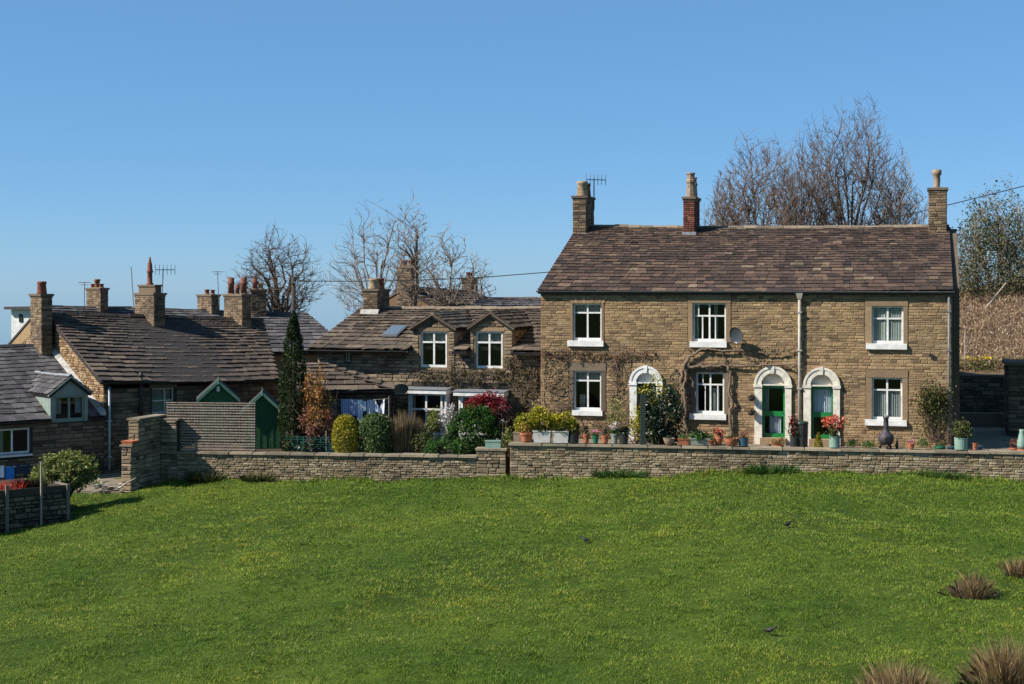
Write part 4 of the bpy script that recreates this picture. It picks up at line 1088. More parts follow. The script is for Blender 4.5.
def dormer(parent, x0, x1, zb, zs, za, yf, roof_y, mat_wall, mat_slate, win, rg, wall_y=.2, over=.12, stone=True, core_mat=None, rows=5, wr=(.25, .5), verge=None, limit=40, wkw=None, lintel=True):
    """gabled dormer: front at y=yf between x0..x1, shoulders at zs, apex za; roof_y(z) = depth where the main roof reaches z"""
    xa = (x0 + x1) / 2
    core_mat = core_mat or M['mortar']
    mb = panel(MB(), x0, x1, zb, zs, [win], yf, yf + .2)
    mb.prism([(x0, zs), (x1, zs), (xa, za)], yf, yf + .2)
    for a, b in ((x0, x0 + .15), (x1 - .15, x1)):
        ye = roof_y(zs) + .1; yb = roof_y(zb)
        mb.add([(a, yf + .204, zb), (b, yf + .204, zb), (b, ye, zs), (a, ye, zs), (a, yf + .204, zs), (b, yf + .204, zs), (a, max(yb, yf + .21), zb), (b, max(yb, yf + .21), zb)],
               [(0, 1, 7, 6), (6, 7, 2, 3), (4, 3, 2, 5), (0, 4, 5, 1), (0, 6, 3, 4), (1, 5, 2, 7)])
    w = mb.build('dormer_wall', core_mat, parent)
    if stone:
        def bd(z):
            if z < zs: return (x0, x1)
            k = (za - z) / (za - zs); return (xa - (xa - x0) * k, xa + (x1 - xa) * k)
        big = [win[0] - .08, win[1] + .08, win[2] - .05, win[3] + (.16 if lintel else .03)]
        its = wall_stones(zb, za - .05, bd, rect_holes([big]), rg, (.1, .18), (.2, .42), (.02, .04), .014, y=yf)
        pieces(w, 'stone', its, STONES, mat_wall, 50, 'stonework')
        ye = roof_y(zs)
        T = Matrix.Translation((x1, yf, 0)) @ Matrix.Rotation(R(90), 4, 'Z')
        its = wall_stones(zb, zs, lambda z: (0, max(.1, roof_y(z) - yf)), lambda a, b: [], rg, (.1, .18), (.2, .42), (.015, .03), .014)
        pieces(w, 'stone', [(T @ m, s) for m, s in its], STONES, mat_wall, 0, 'stonework')
    k = over / math.hypot(xa - x0, za - zs); ox = (xa - x0) * k; oz = (za - zs) * k
    yo = yf - .14; zt = za + .07; zl = zs + .07 - oz
    for sgn in (-1, 1):
        xe = (x0 - ox) if sgn < 0 else (x1 + ox)
        A = (xe, yo, zl); B = (xe, roof_y(zl), zl); C = (xa, yo, zt); D_ = (xa, roof_y(zt), zt)
        if sgn < 0: roof_slope(parent, B, A, D_, C, rows, wr, mat_slate, rg, limit, .025, sag=0, name='dormer_roof')
        else: roof_slope(parent, A, B, C, D_, rows, wr, mat_slate, rg, limit, .025, sag=0, name='dormer_roof')
    vm = verge or M['dressed_dark']
    for sgn in (-1, 1):
        xe = (x0 - ox) if sgn < 0 else (x1 + ox)
        t = .07
        q = [(xe, zl - t), (xa, zt - t * 1.1), (xa, zt - .02), (xe, zl - .02)]
        if sgn > 0: q = q[::-1]
        MB().prism(q, yo - .03, yo + .05).build('verge_board' if verge else 'verge_stone', vm, parent)
    ridge_stones(parent, (xa, yo, zt + .03), (xa, roof_y(zt), zt + .03), M['ridge'] if not verge else M['lead'], rg, .09, .6)
    kw = dict(mull=.5, trans=.72, bar=.06); kw.update(wkw or {})
    wo = window(parent, win, depth=yf + .05, **kw)
    if stone and lintel:
        MB().box(win[0] - .10, win[1] + .10, yf - .03, yf + .1, win[3] + .004, win[3] + .15).build('lintel', M['dressed'], wo)
    return w

# ================================================================== THE LONG COTTAGE WITH TWO DORMERS
CF = Frame((-8.03, 60.0, -.6), -16)
CL = 9.95; CR = 5.0
rg = random.Random(31)
cot = thing_at(CF, 'stone_cottage', 'low stone cottage with two gabled dormers, bay windows and tan slate roof', 'cottage')
cze = CF.hit(360, 350, -.5)[1]
cl, cr = CF.hit(361, 308.5, CR), CF.hit(545, 308.5, CR)
cea, ceb = CF.hit(306, 350, -.5)[0], CL + .1
czr = (cl[1] + cr[1]) / 2
cslope = (czr - cze) / (CR + .5)
c_roof_y = lambda z: (z - cze) / cslope - .5
c_roof_z = lambda y: cze + (y + .5) * cslope
d1 = CF.rect(413, 455, 332, 372); d2 = CF.rect(471, 513, 332, 373)
dw1 = CF.rect(421, 447.3, 331.5, 367); dw2 = CF.rect(476, 503, 331.5, 368)
za1, za2 = CF.hit(434, 315, 0)[1], CF.hit(491.5, 313.5, 0)[1]
zs1, zs2 = CF.hit(434, 328.5, 0)[1], CF.hit(491.5, 328, 0)[1]
wl = CF.rect(345.5, 351, 353, 361.5)
ztop = c_roof_z(.05) - .16
b1, b2 = CF.rect(413, 451, 393, 433), CF.rect(463, 508, 395.5, 433)
chole = [list(dw1), list(dw2), list(wl), [b1[0] + .05, b1[1] - .05, b1[2], b1[3]], [b2[0] + .05, b2[1] - .05, b2[2], b2[3]]]
core = panel(MB(), 0, CL, -.4, ztop, chole, 0, .3).build('front_wall', M['mortar_dark'], cot)
hs = [[dw1[0] - .1, dw1[1] + .1, dw1[2] - .12, 9], [dw2[0] - .1, dw2[1] + .1, dw2[2] - .12, 9], [wl[0] - .03, wl[1] + .03, wl[2] - .03, wl[3] + .03], [b1[0] - .02, b1[1] + .02, -1, b1[3] + .35], [b2[0] - .02, b2[1] + .02, -1, b2[3] + .35], [d1[0], d1[1], d1[2], 9], [d2[0], d2[1], d2[2], 9]]
pieces(core, 'stone', wall_stones(1.0, ztop - .02, lambda z: (0, CL), rect_holes(hs), rg, (.1, .19), (.22, .5), (.02, .05)), STONES, M['stone_mid'], 190, 'stonework')
for x0, x1 in ((0, .3), (CL - .3, CL)):
    MB().add([(x, y, z) for x in (x0, x1) for y, z in ((.304, -.4), (10, -.4), (10, cze), (CR, czr - .16), (.304, ztop))],
             [(0, 4, 3, 2, 1), (5, 6, 7, 8, 9), (0, 1, 6, 5), (1, 2, 7, 6), (2, 3, 8, 7), (3, 4, 9, 8), (4, 0, 5, 9)]).build('gable_wall', M['stone_mid'], cot)
MB().box(.304, CL - .304, 9.7, 9.99, -.4, cze).build('back_wall', M['stone_dark'], cot)
MB().box(.31, CL - .31, .31, 9.69, -.2, -.01).build('floor', M['carpet'], cot)
MB().box(.31, CL - .31, .31, 9.69, 2.0, 2.15).build('floor', M['plaster'], cot)
MB().box(.31, CL - .31, 2.6, 2.75, 0, 1.99).build('inner_wall', M['plaster'], cot)
MB().box(.31, CL - .31, 2.9, 3.05, 2.16, c_roof_z(2.9) - .2).build('inner_wall', M['plaster'], cot)
roof_slope(cot, (cea + .02, .05, c_roof_z(.05)), (ceb, .05, c_roof_z(.05)), (cl[0], CR, cl[1]), (cr[0], CR, cr[1]), 13, (.3, .62), M['slate_mid'], rg, 165, .04, sag=.05,
           skip=lambda p: any(d[0] + .1 < p.x < d[1] - .1 and p.y < c_roof_y(zs) - .1 for d, zs in ((d1, zs1), (d2, zs2))))
for a, b in ((cea, d1[0] - .03), (d1[1] + .03, d2[0] - .03), (d2[1] + .03, ceb)):
    roof_slope(cot, (a, -.5, cze), (b, -.5, cze), (a, .06, c_roof_z(.06)), (b, .06, c_roof_z(.06)), 1, (.4, .85), M['slate_mid'], rg, 18, .05, sag=0, name='eaves')
for a, b in ((cea, d1[0] - .05), ):
    gutter(cot, (a, -.56, cze - .03), (b, -.56, cze - .03), .06, M['black'])
MB().hexa([(cea, 10.4, cze - .14), (ceb, 10.4, cze - .14), (ceb, CR + .02, czr - .16), (cea, CR + .02, czr - .16), (cea, 10.4, cze), (ceb, 10.4, cze), (ceb, CR + .02, czr - .03), (cea, CR + .02, czr - .03)]).build('back_roof', M['slate_mid'], cot)
ridge_stones(cot, (cl[0], CR, cl[1] + .06), (cr[0], CR, cr[1] + .06), M['ridge'], rg, .16, .7)
for dd, dw, zs, za in ((d1, dw1, zs1, za1), (d2, dw2, zs2, za2)):
    dormer(cot, dd[0], dd[1], dd[2], zs, za, -.05, c_roof_y, M['stone_mid'], M['slate_mid'], dw, rg, wkw=dict(trans=.70, bar=.075, curtain=[(0, 1, .72, 1, 'curtain', .1)]), limit=14)
window(cot, wl, mulls=[], mull=0, trans=None, bar=.03, depth=.08) if False else window(cot, wl, mull=.5, trans=None, bar=.022, depth=.06)
sk = CF.hit(398, 331, 1.3)
# roof light
a = [CF.hit(px, py, y) for px, py, y in ((381, 338, 1.0), (397, 338, 1.0), (402, 325, 2.2), (388, 325, 2.2))]
def skylight(u0, u1, y0, y1):
    V = []
    for off in (.06, .12):
        for (u, y) in ((u0, y0), (u1, y0), (u1, y1), (u0, y1)): V.append((u, y, c_roof_z(y) + off))
    f = MB().hexa(V).build('roof_light', M['greyiron'], cot)
    e = .06
    V = [(u, y, c_roof_z(y) + .128) for (u, y) in ((u0 + e, y0 + e), (u1 - e, y0 + e), (u1 - e, y1 - e), (u0 + e, y1 - e))]
    t = NT('sky_reflecting_glass'); m = t.done((.10, .13, .15), 0.12, 0.9)
    MB().add(V + [(x, y, z + .008) for x, y, z in V], [(3, 2, 1, 0), (4, 5, 6, 7), (0, 1, 5, 4), (1, 2, 6, 5), (2, 3, 7, 6), (3, 0, 4, 7)]).build('pane', m, f)
skylight(a[0][0], a[1][0], 1.0, 2.3)
# bay windows
for bb, px in ((b1, 0), (b2, 1)):
    x0, x1, z0, z1 = bb; yb = -.55
    mb = MB(); mb.box(x0 + .001, x0 + .14, yb + .04, -.06, z0 - .3, z1); mb.box(x1 - .14, x1 - .001, yb + .04, -.06, z0 - .3, z1); mb.box(x0 + .142, x1 - .142, yb + .04, -.06, z0 - .7, z0 - .005)
    mb.build('bay_side', M['offwhite'], cot)
    window(cot, (x0 + .002, x1 - .002, z0, z1), mulls=[.08, .47, .87] if px == 0 else [.07, .36, .64, .93], trans=.62, bar=.075, depth=yb - .02, curtain=[(.1, .45, .02, .3, 'curtain', .3)])
    r_ = MB().box(x0 - .16, x1 + .05, yb - .22, -.06, z1 + .004, z1 + .16).build('bay_roof', M['white'], cot)
    MB().hexa([(x0 - .19, yb - .25, z1 + .164), (x1 + .08, yb - .25, z1 + .164), (x1 + .08, -.06, z1 + .164), (x0 - .19, -.06, z1 + .164), (x0 - .19, yb - .25, z1 + .19), (x1 + .08, yb - .25, z1 + .19), (x1 + .08, -.06, z1 + .235), (x0 - .19, -.06, z1 + .235)]).build('lead_sheet', M['lead'], r_)
m1 = stack(cot, CF, 363.5, 377.5, 291, CR - .75, 1.45, M['stone_stack'], [(.5, .3, 'wide', 1.0, .85, 'buffpot'), (.5, .75, 'wide', .95, .9, 'redpot')], 14, c_roof_z(CR - .9) - .4)
x0 = CF.hit(361, 310, CR - .8)[0]; x1 = CF.hit(379, 310, CR - .8)[0]; zz = c_roof_z(CR - .8)
MB().hexa([(x0, CR - .98, zz - .06), (x1, CR - .98, zz - .06), (x1, CR - .76, zz + .0), (x0, CR - .76, zz), (x0, CR - .84, zz + .18), (x1, CR - .84, zz + .18), (x1, CR - .77, zz + .2), (x0, CR - .77, zz + .2)]).build('flashing', M['flash'], cot)

# outhouse with a hipped roof in front of the long cottage
OF = Frame(at(303, 440, 56.4).xy.to_3d() + Vector((0, 0, -.6)), 4)
oz = OF.hit(350, 391, -.3)[1]
oL = OF.hit(391, 400, 0)[0]
out = thing_at(OF, 'outhouse', 'small stone outhouse with sloping slate roof behind the washing line', 'outhouse')
rg = random.Random(33)
ow = MB().box(0, oL, 0, 2.6, -.3, oz - .05).build('wall', M['mortar_dark'], out)
pieces(ow, 'stone', wall_stones(.6, oz - .06, lambda z: (0, oL), lambda a, b: [], rg, (.1, .18), (.2, .42), (.02, .045)), STONES, M['stone_dark'], 80, 'stonework')
o1, o2 = OF.hit(297, 363.5, 2.2), OF.hit(322, 363.5, 2.2)
roof_slope(out, (-.25, -.3, oz), (oL + .15, -.3, oz), (o1[0], 2.2, o1[1]), (o2[0], 2.2, o2[1]), 7, (.4, .9), M['slate_mid'], rg, 80, .045, sag=.02)
roof_slope(out, (oL + .15, -.3, oz), (oL + .15, 2.6, oz), (o2[0], 2.2, o2[1]), (o2[0], 2.6, o2[1]), 7, (.4, .9), M['slate_mid'], rg, 20, .045, sag=0)
MB().add([(0, .002, oz - .045), (oL, .002, oz - .045), (oL, 2.59, oz - .045), (0, 2.59, oz - .045), (o2[0] - .2, 2.1, o2[1] - .2), (o2[0] - .2, 2.58, o2[1] - .2), (0, 2.1, o1[1] - .2), (0, 2.58, o1[1] - .2)],
         [(3, 2, 1, 0), (0, 1, 4, 6), (1, 2, 5, 4), (2, 3, 7, 5), (3, 0, 6, 7), (4, 5, 7, 6)]).build('roof_frame', M['deck'], out)
gutter(out, (-.25, -.36, oz - .03), (oL + .18, -.36, oz - .03), .05, M['black'])

# ================================================================== THE OLD COTTAGES TURNED TO THE LANE
AF = Frame((at(104, 381, 57.0).x, 57.0, -1.75), 40)
AR = 5.5
rg = random.Random(41)
old = thing_at(AF, 'old_cottage', 'old stone cottage with sunlit golden gable and long sagging stone slate roof', 'cottage')
a0, a1 = AF.hit(102, 381.5, -.25), AF.hit(281, 380, -.25)
ar0, ar1 = AF.hit(46, 313, AR), AF.hit(263, 319, AR)
AL = AF.hit(281, 400, 0)[0]
aw = AF.rect(152, 174.5, 387.5, 414)
core = panel(MB(), 0, AL, -.4, min(a0[1], a1[1]) - .05, [aw], 0, .35).build('front_wall', M['mortar_dark'], old)
pieces(core, 'stone', wall_stones(0, min(a0[1], a1[1]) - .08, lambda z: (0, AL), rect_holes([[aw[0] - .1, aw[1] + .1, aw[2] - .12, aw[3] + .2]]), rg, (.12, .22), (.25, .6), (.02, .05)), STONES, M['stone_dark'], 60, 'stonework')
azr = ar0[1]
g = MB().add([(x, y, z) for x in (.0, .35) for y, z in ((.354, -.4), (2 * AR, -.4), (2 * AR, a0[1] - .1), (AR, azr - .1), (.354, a0[1]))],
         [(0, 4, 3, 2, 1), (5, 6, 7, 8, 9), (0, 1, 6, 5), (1, 2, 7, 6), (2, 3, 8, 7), (3, 4, 9, 8), (4, 0, 5, 9)]).build('gable_wall', M['mortar'], old)
gable_top = lambda y: a0[1] - .02 + (azr - a0[1] + .02) * (1 - abs(y - AR) / AR)
side_stones(g, 0, 0, 2 * AR, 1.6, gable_top, M['stone_gable'], rg, 240, hr=(.07, .14), lr=(.14, .34))
MB().add([(x, y, z) for x in (AL - .35, AL) for y, z in ((.354, -.4), (2 * AR, -.4), (2 * AR, a1[1] - .1), (AR, ar1[1] - .1), (.354, a1[1]))],
         [(0, 4, 3, 2, 1), (5, 6, 7, 8, 9), (0, 1, 6, 5), (1, 2, 7, 6), (2, 3, 8, 7), (3, 4, 9, 8), (4, 0, 5, 9)]).build('gable_wall', M['stone_gable'], old)
MB().box(.36, AL - .36, .36, 2 * AR - .1, 1.4, 1.5).build('floor', M['plaster'], old)
MB().box(.36, AL - .36, 3, 3.1, 1.51, a1[1]).build('inner_wall', M['plaster'], old)
roof_slope(old, (a0[0] - .04, -.25, a0[1]), (a1[0], -.25, a1[1]), (ar0[0] - .02, AR, ar0[1]), (ar1[0], AR, ar1[1]), 20, (.3, .75), M['slate_old'], rg, 300, .045, sag=.22, grow=.35)
MB().hexa([(0, 2 * AR + .2, a0[1] - .14), (a1[0], 2 * AR + .2, a1[1] - .14), (ar1[0], AR + .02, ar1[1] - .18), (0, AR + .02, ar0[1] - .18), (0, 2 * AR + .2, a0[1] - .02), (a1[0], 2 * AR + .2, a1[1] - .02), (ar1[0], AR + .02, ar1[1] - .05), (0, AR + .02, ar0[1] - .05)]).build('back_roof', M['slate_old'], old)
ridge_stones(old, (0, AR, ar0[1] + .03), (ar1[0], AR, ar1[1] + .0), M['slate_old'], rg, .16, .6)
window(old, aw, mull=.62, trans=.5, bar=.05, depth=.12, frame_mat=M['offwhite'], sill=(aw[0] - .08, aw[1] + .08, aw[2] - .1, aw[2] - .004), sill_mat=M['dressed_dark'], lintel=(aw[0] - .1, aw[1] + .1, aw[3] + .004, aw[3] + .2), lintel_mat=M['dressed_dark'], curtain=[(.05, .95, .02, .95, 'curtain', .15)])
pipe_between(old, AF, 109.5, 387, 470, M['bluepipe'], .05, -.09, False)
pipe_between(old, AF, 141, 372, 424, M['black'], .07, -.12, False)
gutter(old, (a0[0], -.30, a0[1] - .04), (a1[0], -.30, a1[1] - .04), .06, M['black'])
st = stack(old, AF, 41.5, 52, 296, 4.55, 1.15, M['stone_stack'], [(.55, .5, 'wide', .85, .95, 'redpot')], 43, 2.2)
# the two larger stacks on the old cottage's ridge
def stack2(parent, fr, px_l, px_m, px_r, py_top, yc, mat, pots, seed, zdown, **kw):
    """a stack seen on its corner: px_l..px_m its end face, px_m..px_r its front"""
    x0, z1 = fr.hit(px_m, py_top, yc); x1, _ = fr.hit(px_r, py_top, yc)
    # depth of the end face: where the far corner shows at px_l
    lo, hi = .2, 4.0
    for _ in range(40):
        m = (lo + hi) / 2; P = fr.w(x0, yc + m, 0); px = P.x / P.y * FOC + 512
        if px > px_l: lo = m
        else: hi = m
    return chimney(parent, fr, x0, zdown, z1, yc, x1 - x0, lo, mat, pots, seed=seed, **kw)
s3 = stack2(old, AF, 135, 154, 165, 295, AR - .95, M['stone_stack'], [(.5, .5, 'tall', .95, .95, 'redpot')], 44, a1[1] + .9, neck=.12)
s5 = stack2(old, AF, 224, 242, 251, 296, AR - .9, M['stone_stack'], [(.5, .15, 'crown', 1.0, .95, 'redpot'), (.5, .5, 'crown', .7, .55, 'redpot'), (.5, .85, 'crown', 1.0, .95, 'redpot')], 45, a1[1] + .9)
for s_, pxm in ((s3, 154), (s5, 242)): pass

# low cottage joined to the golden gable
BR = 5.4
rg = random.Random(51)
low = thing_at(AF, 'low_cottage', 'low stone cottage with mint green gabled dormer joined to the golden gable', 'cottage')
bz = AF.hit(103, 416.5, -.2)[1]; bzr = AF.hit(46, 345, BR)[1]
BL = -7.5
bslope = (bzr - bz) / (BR + .2)
b_roof_y = lambda z: (z - bz) / bslope - .2
b_roof_z = lambda y: bz + (y + .2) * bslope
bw = AF.rect(-12, 30, 427.5, 456); bw[0] = bw[1] - 1.35
dwB = AF.rect(54.5, 84.5, 395, 421.5, -.02)
core = panel(MB(), BL, -.004, -.4, b_roof_z(.05) - .16, [bw, [dwB[0], dwB[1], dwB[2], 9]], 0, .3).build('front_wall', M['mortar_dark'], low)
zcut = dwB[2] - .04
hs = [[bw[0] - .1, bw[1] + .1, bw[2] - .12, bw[3] + .2], [dwB[0] - .1, dwB[1] + .1, zcut, 9]]
pieces(core, 'stone', wall_stones(-.1, b_roof_z(.05) - .18, lambda z: (BL, -.01), rect_holes(hs), rg, (.11, .2), (.25, .6), (.02, .05)), STONES, M['stone_dark'], 200, 'stonework')
MB().add([(x, y, z) for x in (BL, BL + .3) for y, z in ((.304, -.4), (10.6, -.4), (10.6, bz), (BR, bzr - .16), (.304, bz))],
         [(0, 4, 3, 2, 1), (5, 6, 7, 8, 9), (0, 1, 6, 5), (1, 2, 7, 6), (2, 3, 8, 7), (3, 4, 9, 8), (4, 0, 5, 9)]).build('gable_wall', M['stone_mid'], low)
MB().box(BL + .3, -.01, .31, 10, 1.9, 2.0).build('floor', M['plaster'], low)
MB().box(BL + .3, -.01, 2.2, 2.3, 0, 1.89).build('inner_wall', M['plaster'], low)
MB().box(BL + .3, -.01, 2.4, 2.5, 2.01, b_roof_z(2.4) - .2).build('inner_wall', M['plaster'], low)
dB0, dB1 = AF.hit(50.5, 400, -.02)[0], AF.hit(88, 400, -.02)[0]
zsB, zaB = AF.hit(69, 392.5, -.02)[1], AF.hit(69.5, 377.5, -.02)[1]
roof_slope(low, (BL - .1, .05, b_roof_z(.05)), (-.02, .05, b_roof_z(.05)), (BL - .1, BR, bzr), (-.02, BR, bzr), 17, (.25, .5), M['slate_blue'], rg, 200, .02, sag=.1, grow=.15,
           skip=lambda p: dB0 + .08 < p.x < dB1 - .08 and p.y < b_roof_y(zsB) - .1)
for a_, b_ in ((BL - .1, dB0 - .02), (dB1 + .02, -.02)):
    roof_slope(low, (a_, -.2, bz), (b_, -.2, bz), (a_, .06, b_roof_z(.06)), (b_, .06, b_roof_z(.06)), 1, (.25, .5), M['slate_blue'], rg, 20, .025, sag=0, name='eaves')
MB().hexa([(BL - .1, 10.9, bz - .1), (-.02, 10.9, bz - .1), (-.02, BR + .02, bzr - .16), (BL - .1, BR + .02, bzr - .16), (BL - .1, 10.9, bz), (-.02, 10.9, bz), (-.02, BR + .02, bzr - .03), (BL - .1, BR + .02, bzr - .03)]).build('back_roof', M['slate_blue'], low)
ridge_stones(low, (BL - .1, BR, bzr + .03), (-.6, BR, bzr + .03), M['slate_blue'], rg, .13, .5)
dormer(low, dB0, dB1, zcut, zsB, zaB, -.02, b_roof_y, None, M['slate_blue'], dwB, rg, stone=False, core_mat=M['mint'], verge=M['mint'], wkw=dict(frame_mat=M['mint'], trans=None, bar=.07, curtain=[(.0, .3, .02, .95, 'curtain', .12), (.75, 1, .02, .95, 'curtain', .12)]), rows=5, wr=(.22, .42), over=.18, limit=30)
window(low, bw, mull=.5, trans=None, bar=.065, depth=.06, sill=(bw[0] - .05, bw[1] + .05, bw[2] - .09, bw[2] - .004), lintel=(bw[0] - .1, bw[1] + .1, bw[3] + .004, bw[3] + .2), lintel_mat=M['dressed_dark'], frame_mat=M['white'], curtain=[(.05, .3, .02, .95, 'curtain', .15)])
gutter(low, (BL, -.26, bz - .03), (dB0 - .02, -.26, bz - .03), .05, M['black'])
# pale flashing where the low roof meets the gable
V = []
for dx, dz in ((-.22, .05), (-.012, .05), (-.012, .20), (-.05, .20)):
    V += [(dx, -.22, bz + dz), (dx, BR, bzr + dz)]
MB().add(V, [(0, 1, 3, 2), (2, 3, 5, 4), (4, 5, 7, 6), (6, 7, 1, 0), (0, 2, 4, 6), (1, 7, 5, 3)]).build('flashing', M['flash'], low)

# ================================================================== houses behind
def rear_house(fr, name, label, u0, u1, depth, ze_, zr0, zr1, wall, slate, seed, rows=12, wr=(.35, .7), limit=80, z0=0, thick=.035, ra=None, rb=None, flat_end=False):
    rg = random.Random(seed); t = thing_at(fr, name, label, 'house'); h = depth / 2
    ra = u0 if ra is None else ra; rb = u1 if rb is None else rb
    MB().box(u0 + .05, u1 - .05, .2, depth - .2, z0, ze_ - .1).build('wall', wall, t)
    mb = MB(); mb.add([(u0 + .05, .2, ze_ - .096), (u0 + .05, depth - .2, ze_ - .096), (ra + .05, h, zr0 - .16), (u1 - .05, .2, ze_ - .096), (u1 - .05, depth - .2, ze_ - .096), (rb - .05, h, zr1 - .16)],
                      [(0, 2, 1), (3, 4, 5), (0, 3, 5, 2), (1, 2, 5, 4), (0, 1, 4, 3)])
    mb.build('gable_wall', wall, t)
    roof_slope(t, (u0, 0, ze_), (u1, 0, ze_), (ra, h, zr0), (rb, h, zr1), rows, wr, slate, rg, limit, thick, sag=.05)
    MB().hexa([(u0, depth, ze_ - .12), (u1, depth, ze_ - .12), (rb, h + .02, zr1 - .14), (ra, h + .02, zr0 - .14), (u0, depth, ze_), (u1, depth, ze_), (rb, h + .02, zr1 - .03), (ra, h + .02, zr0 - .03)]).build('back_roof', slate, t)
    ridge_stones(t, (ra, h, zr0 + .03), (rb, h, zr1 + .03), M['slate_old'], rg, .14, .6)
    return t
EF = Frame((at(40, 330, 70).x, 70.0, -2.2), 40)
e_a, e_b = EF.hit(40, 306, 4.5), EF.hit(238, 311.5, 4.5)
rear = rear_house(EF, 'rear_cottage', 'row of cottages mostly hidden behind the old cottage ridge, two chimneys showing', e_a[0], e_b[0], 9, e_a[1] - 2.1, e_a[1], e_b[1], M['stone_gable'], M['slate_blue'], 61, 11, (.3, .6), 60)
stack2(rear, EF, 86.5, 100.5, 108, 289.5, 3.9, M['stone_stack'], [(.5, .2, 'plain', .9, .55, 'redpot'), (.5, .5, 'plain', 1.1, 1.15, 'redpot'), (.5, .8, 'plain', .9, .55, 'redpot')], 62, e_a[1] - 1.2)
stack2(rear, EF, 197.5, 211.5, 219.5, 296, 3.9, M['stone_stack'], [(.5, .2, 'plain', .9, .65, 'redpot'), (.5, .6, 'plain', .95, .7, 'redpot')], 63, e_b[1] - 1.2)
GF = Frame((at(255, 352, 70).x, 70.0, -2.2), 14)
g_e = GF.hit(300, 352, 0)[1]; g0, g1 = GF.hit(250, 312.5, 5), GF.hit(307, 313.5, 5); gu0, gu1 = GF.hit(245, 352, 0)[0], GF.hit(350, 350, 0)[0]
gh = rear_house(GF, 'slate_roofed_house', 'grey slate roofed house showing between the dark cypress and the old ridge', gu0, gu1, 10, g_e, g0[1], g1[1], M['stone_mid'], M['slate_blue'], 64, 13, (.3, .6), 60, ra=g0[0], rb=g1[0])
stack2(gh, Frame(GF.O, 40), 250, 258.5, 269, 292, 4.2, M['stone_stack'], [(.5, .3, 'crown', .9, .7, 'redpot'), (.5, .75, 'crown', .9, .7, 'redpot')], 65, g0[1] - 1.0) if False else None
x0, z1 = GF.hit(251, 291, 4.5); x1, _ = GF.hit(266, 291, 4.5)
chimney(gh, GF, x0, g0[1] - .9, z1, 4.4, x1 - x0, 1.0, M['stone_stack'], [(.3, .5, 'crown', .9, .7, 'redpot'), (.7, .5, 'buffpot' and 'plain', 1.0, .9, 'buffpot')], seed=66)
NF = Frame((at(441, 312, 72).x, 72.0, -1.5), 62)
zP = lambda fr, u, d, py: EYE - (py - HORIZON) / FOC * fr.w(u, d, 0).y - fr.O.z
n_a, n_e = zP(NF, 0, 2.2, 287), zP(NF, 0, 0, 309)
nh = rear_house(NF, 'gabled_house', 'stone house with sunlit gable behind the low cottage, two pots on its chimney', 0, 7.2, 4.4, n_e, n_a, n_a - .25, M['stone_gable'], M['slate_old'], 67, 7, (.3, .6), 40)
chimney(nh, NF, .02, n_a - 1.0, zP(NF, 0, 2.2, 268), 1.75, .7, .85, M['stone_stack'], [(.5, .25, 'plain', 1.2, .8, 'redpot'), (.5, .75, 'plain', 1.2, .8, 'redpot')], seed=68)
chimney(nh, NF, 6.3, n_a - 1.2, zP(NF, 6.3, 2.2, 279), 1.85, .7, .6, M['stone_stack'], [(.3, .5, 'plain', .9, .7, 'redpot'), (.7, .5, 'plain', .9, .7, 'redpot')], seed=69)
PF = Frame((at(470, 312, 70).x, 70.0, -1.5), -16)
p_a, p_b = PF.hit(470, 298.5, 3), PF.hit(560, 298, 3)
rear_house(PF, 'rear_extension', 'dark slated roof rising just over the cottage ridge beside the tall house', PF.hit(462, 312, 0)[0], p_b[0], 6, PF.hit(500, 312, 0)[1], p_a[1], p_b[1], M['stone_mid'], M['slate_blue'], 70, 6, (.3, .6), 30)
# white house far behind
XF = Frame((at(14, 330, 92).x, 92.0, -3.0), -16)
xw = thing_at(XF, 'white_house', 'white rendered house with flat dark eaves far behind the low cottage', 'house')
xz = XF.hit(13, 309.5, 0)[1]
MB().box(-.2, 5.5, 0, 4, -1, xz).build('wall', M['white'], xw)
MB().box(-.5, 5.8, -.35, 4.4, xz + .004, xz + .18).build('roof', M['slate_blue'], xw)
x0, z1 = XF.hit(19, 314, -.03); x1, z0 = XF.hit(22.5, 322, -.03)
w_ = MB().box(x0, x1, -.05, -.004, z0, z1).build('window', M['black'], xw)
MB().box(x0 + .06, x1 - .06, -.07, -.053, z0 + .06, z1 - .06).build('pane', M['glass'], w_)
# aerials of the old cottages
aerial('tall slanting TV aerial mast rising behind the big pointed chimney', at(134, 312, 66), 2.05, (-.13, 0), 'mast')
aerial('ladder shaped TV aerial beside the pointed chimney pot', at(161.5, 306, 66), 1.7, (.08, 0), 'yagi', 1.25)
aerial('T-shaped TV aerial on the middle rear chimney', at(219, 305, 75), 1.75, (-.08, 0), 'bar')
aerial('thin TV aerial beside the rear chimney above the golden gable', at(84.5, 306, 72), 1.2, (0, 0), 'bar')

